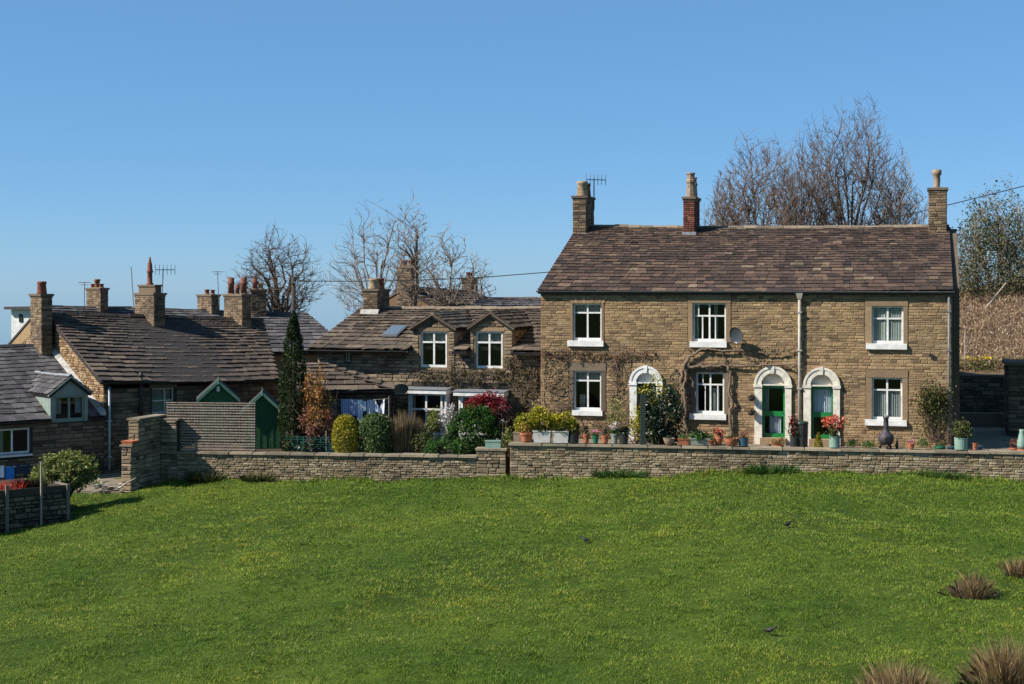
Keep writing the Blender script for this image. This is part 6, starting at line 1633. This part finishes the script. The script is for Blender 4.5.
pot('heather_pot', 'terracotta pot of russet heather before the first green door', 778, 11, 7, 'terracotta', 'bowl', .6, [('foliage', 'l_copper', 420, 7, 4.5, 3, .03)])
pot('grey_small_pot', 'little pale stone pot on the doorstep of the first green door', 769, 6, 5, 'offwhite', 'flower', .5, [('foliage', 'l_dark', 70, 2.5, 2, 1.5, .025)])
t = pot('red_flower_pot', 'dark pot of dusky red flowers between the two green doors', 794.5, 9, 12, 'darkpot', 'cylinder', 1.6, [('foliage', 'l_dark', 500, 5.5, 12, 8, .04), ('flowers', 'l_red', 330, 5, 11, 12, .04)])
P = tpos(802, 1.7); t = thing('dark_bin', 'dark lidded bin behind the red flowers, beside the cream pipe', 'bin', P, HF.th)
MB().lathe([(.20, .003), (.22, .9), (.225, .92)], 14).build('bin_body', M['darkpot'], t); MB().lathe([(.235, .923), (.22, .98), (.06, 1.02)], 14).build('lid', M['darkdoor'], t)
P = tpos(818.5, .7); H = wpix(P, 19); r = wpix(P, 9) / 2
t = thing('dwarf_conifer', 'little yellow green conifer in front of the second green door', 'shrub', P)
MB().tube([(0, 0, 0), (0, 0, H * .8)], [.025, .01], 6).build('stem', M['bark'], t)
column_foliage('foliage', t, M['l_gold'], 1200, [(r * .8, .05), (r, H * .3), (r * .7, H * .65), (.02, H)], .03, 9, .5, .7, 60)
pot('mint_pot', 'tall pale green pot crowned with coral flowers by the second green door', 834.5, 11, 11.5, 'mintpot', 'cylinder', .28, [('foliage', 'l_olive', 500, 8, 7, 7, .04), ('flowers', 'l_coral', 620, 10, 7, 13, .045)], 'potted plant')
bush('low_sedum', 'flat clump of fresh green leaves by the mint pot', 852, .3, 439, 14, 'l_green', 350, 145, fr=WALL_R, z=0, size=.03, shell=.2, stem=False, cat='plant')
bush('low_thyme', 'flat clump of bright green leaves beside the chiminea', 869, .3, 440, 17, 'l_green', 380, 146, fr=WALL_R, z=0, size=.03, shell=.2, stem=False, cat='plant')
# chiminea
P = tpos(886, .24); t = thing('chiminea', 'charcoal clay chiminea with tall neck before the lower window', 'chiminea', P)
s_ = wpix(P, 32)
mb = MB(); mb.smooth = True
mb.lathe([(r_ * s_, z_ * s_) for r_, z_ in ((.10, .10), (.17, .13), (.23, .22), (.245, .31), (.225, .40), (.16, .48), (.10, .54), (.085, .62), (.078, .80), (.074, .92), (.095, .95), (.095, .985), (.06, .985), (.055, .9))], 20); mb.build('chiminea_body', M['chim'], t)
mb = MB(); mb.smooth = True
for k in range(3): mb.tube([(s_ * .14 * math.cos(k * 2.1 + .5), s_ * .14 * math.sin(k * 2.1 + .5), s_ * .16), (s_ * .20 * math.cos(k * 2.1 + .5), s_ * .20 * math.sin(k * 2.1 + .5), .0)], [.05, .035], 6)
mb.build('stand', M['black'], t)
MB().lathe([(.05 * s_, .985 * s_), (.045 * s_, 1.03 * s_), (.015 * s_, 1.05 * s_)], 12).build('lid', M['greypot'], t)
n_ = 12; MB().add([(.09 * s_ * math.cos(2 * math.pi * i / n_), -.232 * s_ - y_, .30 * s_ + .08 * s_ * math.sin(2 * math.pi * i / n_)) for y_ in (0, .012) for i in range(n_)], [tuple(range(n_ - 1, -1, -1)), tuple(range(n_, 2 * n_))] + [(i, (i + 1) % n_, (i + 1) % n_ + n_, i + n_) for i in range(n_)]).build('mouth', M['black'], t)
pot('little_terracotta_pot', 'tiny terracotta pot with pink sprigs right of the chiminea' if False else 'tiny terracotta pot with pink sprigs between chiminea and rose', 911, 7.5, 5.5, 'terracotta', 'flower', .25, [('foliage', 'l_pink', 60, 3.5, 2, 1.5, .03)])
P = tpos(897, .3); t = thing('wine_bottle', 'dark upright bottle next to the chiminea', 'bottle', P); mb = MB(); mb.smooth = True; mb.lathe([(.05, .003), (.05, .2), (.02, .26), (.02, .33)], 10).build('bottle_body', M['darkdoor'], t)
bush('low_mint', 'low leafy clump between the tiny pot and the rose', 923, .3, 436, 13, 'l_green', 300, 147, fr=WALL_R, z=0, size=.03, shell=.2, stem=False, cat='plant')
pot('green_tub', 'green plastic tub at the foot of the climbing rose', 940, 11, 9, 'greenpot', 'flower', .6, [('foliage', 'l_olive', 100, 4, 2, 2, .03)])
pot('mint_tub', 'wide pale green tub with a bushy olive shrub at the house corner', 961, 13, 12, 'mintpot', 'cylinder', .28, [('foliage', 'l_olive', 1100, 10, 9, 9, .04), ('flowers', 'l_pale', 320, 9, 7, 10, .035)], 'potted plant')
pot('little_clay_pot', 'tiny bare clay pot beside the pale green tub', 975, 6.5, 7, 'terracotta', 'flower', .25)
pot('blue_bucket', 'pale blue bucket in the shaded yard', 978, 9, 8, 'bluepot', 'flower', 1.2)
pot('blue_crock', 'small blue pot in the shade of the house corner', 951, 8, 8, 'bluepot', 'flower', .8)
# hanging brackets with baskets beside the first green door
for k, (py, lab) in enumerate(((398, 'upper dark hanging basket on the wall beside the first green door'), (412.5, 'lower dark hanging basket on the wall beside the first green door'))):
    x_, z_ = HF.hit(751.5, py, -.25); t = thing('hanging_basket', lab, 'hanging basket', HF.w(x_, -.25, z_), HF.th, 'baskets beside the door')
    mb = MB(); mb.smooth = True; mb.lathe([(.03, -.12), (.10, -.08), (.13, .0), (.12, .01)], 12); mb.build('basket', M['black'], t)
    MB().tube([(0, .24, .12), (0, .1, .16), (0, 0, .14), (0, 0, .0)], .012, 5).build('bracket', M['black'], t)
    foliage('foliage', t, M['l_purple'], 160, (.14, .12, .09), .03, 160 + k, (0, 0, .03), 14, .25, .4)

# ================================================================== SHADED YARD, BANK AND TREES
YF = Frame((at(950, 400, 62.2).x, 62.2, 0), -12)
yw = thing_at(YF, 'yard_wall', 'dark shaded stone wall closing the yard beside the tall house', 'wall')
yz = YF.hit(980, 374.5, 0)[1]; y1 = YF.hit(1012, 380, 0)[0] + 3
rg = random.Random(71)
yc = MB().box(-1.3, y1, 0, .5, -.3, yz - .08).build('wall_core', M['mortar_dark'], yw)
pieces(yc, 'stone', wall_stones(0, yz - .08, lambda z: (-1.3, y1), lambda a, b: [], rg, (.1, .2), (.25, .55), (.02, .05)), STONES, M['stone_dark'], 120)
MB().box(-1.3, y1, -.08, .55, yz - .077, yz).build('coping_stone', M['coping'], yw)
lw = YF.hit(985, 413, -1.6); MB().box(-.5, y1, -1.7, -1.3, -.2, lw[1]).build('low_wall', M['stone_dark'], yw)
ZF = Frame((at(1008, 400, 56.5).x, 56.5, 0), -16)
zw = thing_at(ZF, 'yard_store', 'tall dark stone store with flat stone roof at the edge of the yard', 'outhouse')
zz = ZF.hit(1012, 362, 0)[1]
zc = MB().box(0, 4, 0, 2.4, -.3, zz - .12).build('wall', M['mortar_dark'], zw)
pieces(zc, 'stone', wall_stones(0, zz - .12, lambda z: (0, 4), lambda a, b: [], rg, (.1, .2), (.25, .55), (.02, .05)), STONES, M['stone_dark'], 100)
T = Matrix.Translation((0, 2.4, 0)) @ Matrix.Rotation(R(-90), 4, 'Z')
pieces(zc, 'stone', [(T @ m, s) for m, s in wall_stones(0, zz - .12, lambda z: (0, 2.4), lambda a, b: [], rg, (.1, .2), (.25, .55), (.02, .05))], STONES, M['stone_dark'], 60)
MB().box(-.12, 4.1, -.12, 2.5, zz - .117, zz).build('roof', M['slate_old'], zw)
P = tpos(1022, .5); t = thing('tall_blue_vase', 'tall pale blue vase with orange base at the end of the terrace', 'vase', P)
mb = MB(); mb.smooth = True; mb.lathe([(.15, .27), (.17, .4), (.13, .65), (.08, .85), (.10, .92), (.08, .93)], 16).build('vase_body', M['mintpot'], t)
mb = MB(); mb.smooth = True; mb.lathe([(.13, .003), (.16, .06), (.16, .25), (.14, .265)], 16).build('base', M['terracotta'], t)
pot('orange_pot', 'orange clay pot with rusty flowers beside the tall blue vase', 1014, 9, 8, 'terracotta', 'flower', .7, [('foliage', 'l_rust', 200, 5, 4, 4, .035)])

# bracken bank behind the yard
bxs = np.linspace(16, 40, 60); bys = np.linspace(62.2, 110, 60)
BX, BY = np.meshgrid(bxs, bys)
def bank_z(x, y):
    t_ = np.clip((y - 62.2) / 14, 0, 1)
    z_ = 1.9 + (2.85 + .2 * (x - 22)) * t_ ** .8 - .10 * np.maximum(y - 76, 0)
    return z_ + .12 * np.sin(x * 1.3) * np.sin(y * .9) - 0 * x
BZ = bank_z(BX, BY); ii = np.arange(3600).reshape(60, 60)
kind(link('hillside', np_mesh('hillside', np.stack([BX, BY, BZ], -1).reshape(-1, 3), np.stack([ii[:-1, :-1], ii[:-1, 1:], ii[1:, 1:], ii[1:, :-1]], -1).reshape(-1, 4), None, True), M['bank_soil']), 'structure')
rng = np.random.default_rng(77); n = 60000
bx = rng.uniform(18.0, 33, n); by = 62.6 + 16 * rng.random(n) ** 1.2; bz_ = bank_z(bx, by)
C = np.stack([bx, by, bz_ + rng.uniform(0, .45, n)], 1); a3 = rng.normal(size=(n, 3)) * .6 + np.array([0, 0, .6]); a3 /= np.linalg.norm(a3, axis=1, keepdims=True); b3 = np.cross(a3, rng.normal(size=(n, 3))); b3 /= np.linalg.norm(b3, axis=1, keepdims=True)
sz3 = (.11 * rng.uniform(.5, 1.3, n))[:, None]; V = np.empty((n, 4, 3)); V[:, 0] = C - a3 * sz3; V[:, 1] = C + b3 * sz3 * .16; V[:, 2] = C + a3 * sz3; V[:, 3] = C - b3 * sz3 * .16; V = V.reshape(-1, 3); F = np.arange(n * 4).reshape(n, 4)
kind(link('bracken', np_mesh('bracken', V, F, rng.random(n) * .98), M['l_bracken']), 'stuff')
o = bpy.data.objects['bracken']; tag(o, 'dead brown bracken covering the bank behind the yard', 'bracken')
n = 2600; bx = rng.uniform(18.2, 30, n); by = rng.uniform(62.4, 63.4, n); C = np.stack([bx, by, bank_z(bx, by) + rng.uniform(0, .4, n)], 1); V, F = leaf_quads(C, .06, rng, .35)
kind(link('bank_plants', np_mesh('bank_plants', V, F, rng.random(n) * .98), M['l_pale']), 'stuff'); tag(bpy.data.objects['bank_plants'], 'strip of green plants along the top of the yard wall', 'plants')
for k, (px_, lab) in enumerate(((973, 'clump of yellow daffodils nearer the tall house above the yard wall'), (986, 'clump of yellow daffodils further along the yard wall'))):
    P = at(px_, 369, 62.9); t = thing('daffodil_clump', lab, 'flowers', (P.x, P.y, float(bank_z(P.x, P.y))), 0, 'daffodils on the bank')
    blades('leaves', t, M['l_green'], 60, (.25, .15), .35, .012, 500 + k, .25); foliage('flowers', t, M['l_daff'], 70, (.3, .15, .08), .05, 510 + k, (0, 0, .42), 12, .2, .3)
P = at(965, 372, 63.0); tag(MB().tube([(0, 0, -.2), (0, 0, 1.5)], .03, 6).build('bank_stake', M['oldwood'], None, (P.x, P.y, float(bank_z(P.x, P.y)))), 'thin pale stake on the bank beside the tall house', 'stake')
a_, b_ = at(985, 309, 67), at(1006, 283, 67)
tag(MB().tube([a_, b_], .035, 6).build('leaning_stake', M['oldwood']), 'long pale pole leaning across the bracken bank', 'pole')

def tree_at(px, Y, z=None):
    P = at(px, 300, Y); return (P.x, Y, float(gz(P.x, Y)) if z is None else z)
def fit_tree(label, px, py_top, wpx, Y, seed, z=None, name='bare_tree', **kw):
    P = tree_at(px, Y, z); H = EYE - (py_top - HORIZON) / FOC * Y - P[2]
    return bare_tree(name, label, P, H, wpx / FOC * Y, seed, **kw)
BT = 'bare trees behind the cottages'; HT = 'trees behind the tall house'
fit_tree('rounded bare tree behind the chimneys of the old cottages', 277, 229, 98, 86, 601, n=(16, 130, 900, 3600), trunk_r=.30, trunk_h=.38, low=.42, sweep=.15, mat_b='twig', mat_t='twig', group=BT, thin=1.2, wob=.07)
fit_tree('wispy bare tree with arching branches behind the low cottage chimney', 378, 205, 108, 80, 602, n=(24, 110, 480, 1400), trunk_r=.15, trunk_h=.30, low=.33, sweep=.5, mat_b='twig_pale', mat_t='twig_pale', group=BT, thin=1.25, wob=.025)
fit_tree('slim upright bare tree in front of the two pot chimney', 411, 194, 46, 69.5, 603, z=-1.5, n=(22, 90, 330, 800), trunk_r=.085, trunk_h=.85, low=.50, sweep=.45, mat_b='twig_pale', mat_t='twig_pale', group=BT, thin=1.15, wob=.03)
fit_tree('small bare tree rising between the two rear chimneys', 445, 225, 54, 72, 604, n=(14, 70, 280, 800), trunk_r=.10, trunk_h=.45, low=.5, sweep=.4, mat_b='twig_pale', mat_t='twig_pale', group=BT, thin=1.35, wob=.06)
fit_tree('low bare bushy tree beside the rear chimney of the gabled house', 478, 250, 36, 75, 605, n=(12, 60, 200, 500), trunk_r=.10, trunk_h=.45, low=.5, sweep=.4, mat_b='twig_pale', mat_t='twig_pale', group=BT, thin=1.35, wob=.07)
fit_tree('tall bare tree with dense upswept branches behind the brown roof', 850, 106, 138, 84, 606, z=1.0, n=(30, 280, 2300, 9500), trunk_r=.28, trunk_h=.22, low=.2, sweep=.86, mat_b='twig', mat_t='twig', group=HT, thin=1.3, wob=.025)
fit_tree('broad reddish bare tree between the middle chimney and the tallest tree', 762, 138, 116, 80, 607, z=1.0, n=(28, 260, 2300, 9500), trunk_r=.20, trunk_h=.22, low=.2, sweep=.78, mat_b='twig_red', mat_t='twig_red', group=HT, thin=1.3, wob=.03)
fit_tree('twiggy bare tree joining the two big crowns behind the roof', 808, 142, 84, 82, 611, z=1.0, n=(20, 180, 1500, 6000), trunk_r=.18, trunk_h=.22, low=.2, sweep=.78, mat_b='twig_red', mat_t='twig_red', group=HT, thin=1.25, wob=.03)
fit_tree('lower bare tree filling the gap next to the end chimney', 902, 163, 66, 82, 608, z=1.0, n=(20, 150, 1100, 4200), trunk_r=.16, trunk_h=.25, low=.22, sweep=.72, mat_b='twig', mat_t='twig_pale', group=HT, thin=1.3, wob=.03)
fit_tree('low reddish thicket tree just beside the red brick chimney', 728, 172, 56, 78, 609, z=1.0, n=(20, 150, 1100, 4200), trunk_r=.14, trunk_h=.25, low=.22, sweep=.7, mat_b='twig_red', mat_t='twig_red', group=HT, thin=1.3, wob=.035)
fit_tree('olive tinged tree with sparse new leaves beyond the house corner', 998, 192, 112, 76, 610, z=1.5, name='budding_tree', n=(20, 160, 1100, 4200), trunk_r=.2, trunk_h=.2, low=.1, sweep=.6, mat_b='twig', mat_t='twig_pale', group=HT, leaf=('l_olive', 26000, .2, .065), thin=1.3, wob=.04)

# ================================================================== THE RAISED BED AND LOW CORNER OF THE FIELD
BF = Frame((at(0, 500, 46.2).x, 46.2, float(gz(-16.3, 46.2))), 40)
bx1 = BF.hit(70, 500, 0)[0]; bzt = BF.hit(40, 487, 0)[1]
bed = thing_at(BF, 'raised_bed', 'shaded stone raised bed with plank edging in the low corner of the field', 'raised bed')
bc = MB().box(-3, bx1, 0, 3.2, -.6, bzt - .25).build('bed_wall', M['mortar_dark'], bed)
rg = random.Random(81)
pieces(bc, 'stone', wall_stones(-.3, bzt - .26, lambda z: (-3, bx1), lambda a, b: [], rg, (.07, .2), (.15, .5), (.03, .13), .03), STONES, M['stone_dark'], 120)
MB().box(-3, bx1 + .02, -.05, -.005, bzt - .24, bzt).build('plank', M['pole'], bed)
MB().box(bx1 - .03, bx1 + .022, .001, 3.0, bzt - .24, bzt - .01).build('plank', M['timber'], bed)
MB().box(-3, bx1 - .04, .05, 3.1, bzt - .22, bzt - .08).build('soil', M['earth'], bed)
for px_, top in ((7, 485), (68, 484), ):
    x_, z_ = BF.hit(px_, top, -.1); MB().box(x_ - .05, x_ + .05, -.14, -.055, -.4, z_).build('post', M['timber'], bed)
x_, z_ = BF.hit(41, 462, -.15); MB().box(x_ - .025, x_ + .025, -.19, -.145, -.5, z_).build('stake', M['oldwood'], bed)
def bedpt(px, py, d): x_, z_ = BF.hit(px, py, d); return BF.w(x_, d, z_)
P = bedpt(69, 478, 1.6); P.z = float(BF.O.z) + bzt - .1
t = thing('rounded_shrub', 'rounded pale green shrub of broad leaves by the raised bed', 'shrub', P)
rg_ = random.Random(4); mb = MB()
for i in range(7): mb.tube(wander((0, 0, -.6), (rg_.uniform(-.6, .6), rg_.uniform(-.6, .6), 1), 1.3, 5, rg_, .12)[0], [.04, .035, .03, .024, .016, .01], 5)
mb.build('stem', M['bark'], t)
foliage('foliage', t, M['l_pale'], 6500, (.95, .8, .62), .06, 820, (-.05, 0, .34), 130, .11, .75)
foliage('side_foliage', t, M['l_pale'], 1800, (.6, .5, .36), .055, 821, (-.8, -.2, .06), 45, .15, .6)
# washing rail with a bright blue cloth
A_, B_ = bedpt(-20, 467, .5), bedpt(46, 463, .5)
t = thing('bed_line', 'low cord strung along the raised bed carrying cloths', 'cord', A_)
MB().tube([(0, 0, 0), (B_ - A_) * .5 - Vector((0, 0, .05)), B_ - A_], .008, 5).build('cord', M['rope'], t)
def hang(label, px0, px1, py0, py1, mat, cat='cloth'):
    a = bedpt(px0, py0, .5); b = bedpt(px1, py0, .5); h = (py1 - py0) / FOC * a.y; L = (b - a).length; V = []; F = []; ph = px0
    for k in (0, 1):
        for j in range(9):
            for i in range(9):
                u, v = i / 8, j / 8; V.append((L * u, .02 * math.sin(u * 9 + ph) * (.3 + v) + .006 * k, -h * v))
    for k in (0, 1):
        for j in range(8):
            for i in range(8):
                q = k * 81 + j * 9 + i; F.append((q, q + 9, q + 10, q + 1) if k == 0 else (q, q + 1, q + 10, q + 9))
    mb = MB(); mb.smooth = True; mb.add(V, F); return tag(mb.build('hanging_cloth', mat, None, a, BF.th), label, cat, 'cloths over the raised bed')
hang('bright blue cloth hanging over the raised bed', 5.5, 14.5, 466.5, 479.5, M['blue_cloth'])
hang('white and pale cloth at the picture edge beside the blue cloth', -3, 4, 466, 478, M['white_cloth'])
hang('dark cloth hanging beside the bright blue cloth', 15.5, 30, 464.5, 474, M['navy_cloth'])
for k, (px_, py_, m_, n_, lab) in enumerate(((5, 484, 'l_scarlet', 150, 'clump of scarlet flowers at the edge of the raised bed'), (18, 483, 'l_scarlet', 120, 'spiky red leaved plant below the blue cloth'), (27, 480, 'l_purple', 420, 'dark spiky plant between the red plant and the pale shrub'), (40, 482, 'l_olive', 500, 'low olive green plant at the foot of the pale shrub'))):
    P = bedpt(px_, py_, .35); P.z = BF.O.z + bzt - .1
    t = thing('bed_plant', lab, 'plant', P, 0, 'plants in the raised bed')
    blades('leaves', t, M[m_], n_ // 3, (.22, .15), .42, .014, 830 + k, .5); foliage('foliage', t, M[m_], n_, (.26, .2, .16), .035, 840 + k, (0, 0, .16), 20, .2, .3)
# heap of bleached branches and slabs beside the path
P = at(116, 480, 52.0); P.z = -1.72
t = thing('branch_heap', 'heap of bleached branches lying at the foot of the stepped wall', 'branches', P)
rg_ = random.Random(12)
for i in range(14):
    a = Vector((rg_.uniform(-.7, .45), rg_.uniform(-.25, .35), rg_.uniform(.02, .22))); d_ = Vector((rg_.uniform(-1, 1), rg_.uniform(-.5, .5), rg_.uniform(-.1, .25))).normalized()
    MB().tube(wander(a, d_, rg_.uniform(.5, 1.0), 4, rg_, .2)[0], [.045, .04, .03, .02, .012], 5).build('branch', M['oldwood'], t)
P = at(129, 446, 52.15); t = thing('wall_trough', 'terracotta trough resting on the low step of the corner wall', 'trough', RET.w(-.43, -2.0, -.05), RET.th)
MB().hexa([(.03, .02, .001), (.42, .02, .001), (.42, .46, .001), (.03, .46, .001), (0, 0, .10), (.45, 0, .10), (.45, .48, .10), (0, .48, .10)]).build('trough_body', M['terracotta'], t)
MB().box(-.01, .46, -.01, .49, .102, .125).build('rim', M['terracotta'], t)
# loose stone at the foot of the wall
P = base_pt(208, WALL_L, -.25, 0); P.z = float(gz(P.x, P.y)) + .05
mb = MB(); V, F = STONES[2]; mb.add([(v[0] * .5 - .25, (v[1] + .5) * .35, v[2] * .30 - .03) for v in V], [tuple(f) for f in F] + [(3, 2, 1, 0)]); tag(mb.build('fallen_stone', M['stone_gable'], None, P, .4), 'pale squared stone fallen at the foot of the lower wall', 'stone')

# ================================================================== MEADOW GRASS, RUSHES, BIRDS
rng = np.random.default_rng(1000)
def wall_line(x):
    yl = 53.9 + (x + 13.08) * (52.3 - 53.9) / (-.14 + 13.08); yr = 52.0 + (x + .07) * (49.1 - 52.0) / (17.34 + .07)
    return np.where(x < -.1, yl, yr) - .08
N = 1250000; NT_ = 150000
Yt_ = 21.5 * (55.5 / 21.5) ** rng.random(NT_); Xt_ = (rng.random(NT_) * 2 - 1) * (.372 * Yt_ + 1.2)
tsz = rng.uniform(.5, 1.6, NT_) ** 1.5; ttone = rng.random(NT_); tlen = rng.uniform(.6, 1.45, NT_)
ti = rng.integers(0, NT_, N); loose = rng.random(N) < .3
sp_ = .045 * (Yt_ / 30) * tsz
Yb = np.where(loose, 21.5 * (55.5 / 21.5) ** rng.random(N), Yt_[ti] + rng.normal(size=N) * sp_[ti] * 1.5)
Xb = np.where(loose, (rng.random(N) * 2 - 1) * (.372 * Yb + 1.2), Xt_[ti] + rng.normal(size=N) * sp_[ti])
tone_b = np.where(loose, rng.random(N), ttone[ti]); len_b = np.where(loose, .8, tlen[ti])
keep = (Yb < np.where(Xb < -13.4, 51.8 + np.minimum(0, (Xb + 16) * .5), wall_line(Xb)))
rx = Xb - BF.O.x; ry = Yb - BF.O.y
bu = rx * BF.U.x + ry * BF.U.y; bd = rx * BF.D.x + ry * BF.D.y
keep &= ~((bu < bx1 + .05) & (bd > -.08))
Xb, Yb = Xb[keep], Yb[keep]; tone_b = tone_b[keep]; len_b = len_b[keep]; N = len(Xb)
Zb = gz(Xb, Yb)
tuft = .5 + .5 * np.sin(Xb * 1.9 + 2.2 * np.sin(Yb * .8)) * np.sin(Yb * 1.6 + 1.7 * np.sin(Xb * .7)); tuft2 = .5 + .5 * np.sin(Xb * 5.3 + 3 * np.sin(Yb * 2.1)) * np.sin(Yb * 4.9 + 2 * np.sin(Xb * 2.3))
near_wall = np.exp(-np.maximum(wall_line(Xb) - Yb, 0) / .35) * (Xb > -13) * (.4 + .9 * np.clip(np.sin(Xb * .9 + 1) + .35, 0, 1))
Lb = len_b * (.030 + .042 * rng.random(N)) * (.6 + .7 * tuft * tuft2 + .5 * tuft2) * (1 + 2.6 * near_wall) * (Yb / 34) ** .35
ang = rng.random(N) * 2 * np.pi; tilt = rng.uniform(.5, 1.35, N) * (1 - .45 * near_wall)
D3 = np.stack([np.cos(ang) * np.sin(tilt), np.sin(ang) * np.sin(tilt), np.cos(tilt)], 1)
S3 = np.stack([-np.sin(ang), np.cos(ang), np.zeros(N)], 1)
wv = (.0078 * (.7 + .6 * rng.random(N)) * (Yb / 26))[:, None]
B3 = np.stack([Xb, Yb, Zb - .008], 1)
V = np.empty((N, 3, 3), dtype=np.float32); V[:, 0] = B3 - S3 * wv; V[:, 1] = B3 + S3 * wv; V[:, 2] = B3 + D3 * Lb[:, None]
rn = np.clip(rng.random(N) * .52 + .30 * tone_b + .12 * (tuft2 - .5) + .12 * rng.random(N) ** 7, 0, .985)
g = kind(link('meadow_grass', np_mesh('meadow_grass', V.reshape(-1, 3), np.arange(N * 3).reshape(N, 3), rn), M['blade']), 'stuff')
tag(g, 'short mottled green meadow grass covering the whole field', 'grass')

def rush(label, px, py, wpx, hpx, Y, seed, n):
    P = at(px, py, Y); P.z = float(gz(P.x, P.y))
    t = thing('rush_clump', label, 'rushes', P, 0, 'rush clumps in the field'); r = wpx / 2 / FOC * Y; h = hpx / FOC * Y
    blades('stems', t, M['l_rush'], int(n * 1.3), (r * .85, r * .7), h * 1.35, .0036, seed, .42, bend=.5, wild=True, subs=9)
    blades('dead_stems', t, M['l_brown'], int(n * .7), (r * .95, r * .8), h * .95, .0036, seed + 1, .9, bend=1.0, wild=True, subs=10)
    blades('green_stems', t, M['l_rushgreen'], n // 2, (r * 1.15, r * .9), h * .5, .006, seed + 2, .8, wild=True, subs=12)
def rushY(py): return 6.35 * FOC / (py - HORIZON)
rush('wide low brown rush clump at the bottom of the field', 905, 690, 92, 36, 23.2, 850, 2600)
rush('tallest dark rush clump beside the wide low one', 1003, 690, 66, 52, 23.2, 853, 2600)
rush('small brown rush tuft standing alone above the bigger clumps', 973, 611, 42, 25, 30.0, 856, 1300)
rush('brown rush tuft cut by the picture edge above the others', 1022, 594, 30, 20, 31.5, 859, 900)
# weedy tufts near the wall
for k, (px_, py_, w_, h_, m_, lab) in enumerate(((205, 484, 26, 11, 'l_olive', 'grey green weedy tuft near the fallen stone'), (258, 484, 24, 9, 'l_olive', 'weedy tuft further along the lower wall'), (620, 477, 44, 8, 'l_green', 'long grass tuft against the terrace wall below the white door'), (770, 476, 40, 10, 'l_green', 'long grass tuft against the terrace wall below the green doors'), (930, 480, 60, 6, 'l_green', 'long grass tuft below the pale green tub'))):
    Yk = 7.0 * FOC / (py_ - HORIZON)
    P = at(px_, py_, min(Yk, 51.3)); P.z = float(gz(P.x, P.y))
    if py_ < 486: P = base_pt(px_, WALL_L if px_ < 505 else WALL_R, -.35, 0); P.z = float(gz(P.x, P.y))
    t = thing('weed_tuft', lab, 'weeds', P, 0, 'weeds in the field'); r = wpix(P, w_) / 2
    blades('leaves', t, M[m_], 170 if py_ > 486 else 420, (r * 1.2, r * .8 if py_ > 486 else .25), wpix(P, h_) * (.8 if py_ > 486 else 1.3), .011, 870 + k, .8, bend=.8, wild=True)
def bird(label, px, py, Y, face, seed):
    P = at(px, py, Y); P.z = float(gz(P.x, P.y)); t = thing('bird', label, 'bird', P, face, 'black birds on the field'); t.scale = (.72, .72, .72)
    mb = MB(); mb.smooth = True
    n_ = 10; prof = [(-.20, .004, .13), (-.14, .018, .135), (-.09, .038, .14), (-.03, .062, .15), (.04, .066, .165), (.10, .05, .195), (.13, .036, .225), (.155, .034, .245), (.185, .028, .25), (.205, .012, .245), (.245, .003, .238)]
    V = []; F = []
    for x_, r_, z_ in prof:
        for k in range(n_): q = 2 * math.pi * k / n_; V.append((x_, r_ * math.cos(q), z_ + r_ * math.sin(q) * .95))
    for i in range(len(prof) - 1):
        for k in range(n_): F.append((i * n_ + k, i * n_ + (k + 1) % n_, (i + 1) * n_ + (k + 1) % n_, (i + 1) * n_ + k))
    F += [tuple(range(n_)), tuple((len(prof) - 1) * n_ + k for k in range(n_ - 1, -1, -1))]
    mb.add(V, F); mb.build('body', M['feather'], t)
    for s in (-1, 1):
        MB().tube([(.0, s * .025, .11), (.015, s * .027, .05), (-.005, s * .028, .004), (.03, s * .03, .003)], .006, 5).build('leg', M['black'], t)
        MB().add([(.07, s * .066, .17), (-.05, s * .075, .17), (-.17, s * .03, .15), (-.05, s * .07, .125), (.07, s * .06, .13)], [(0, 1, 2, 3, 4)] if s > 0 else [(4, 3, 2, 1, 0)]).build('wing', M['feather'], t)
bird('black bird pecking in the field below the white door', 585.5, 533, 37.5, 2.6, 1)
bird('black bird standing highest in the field below the green doors', 787.5, 528, 38.8, .6, 2)
bird('black bird nearest the bottom of the field', 769.5, 622, 27.6, -.5, 3)
P = base_pt(967, WALL_R, -.12, 0)
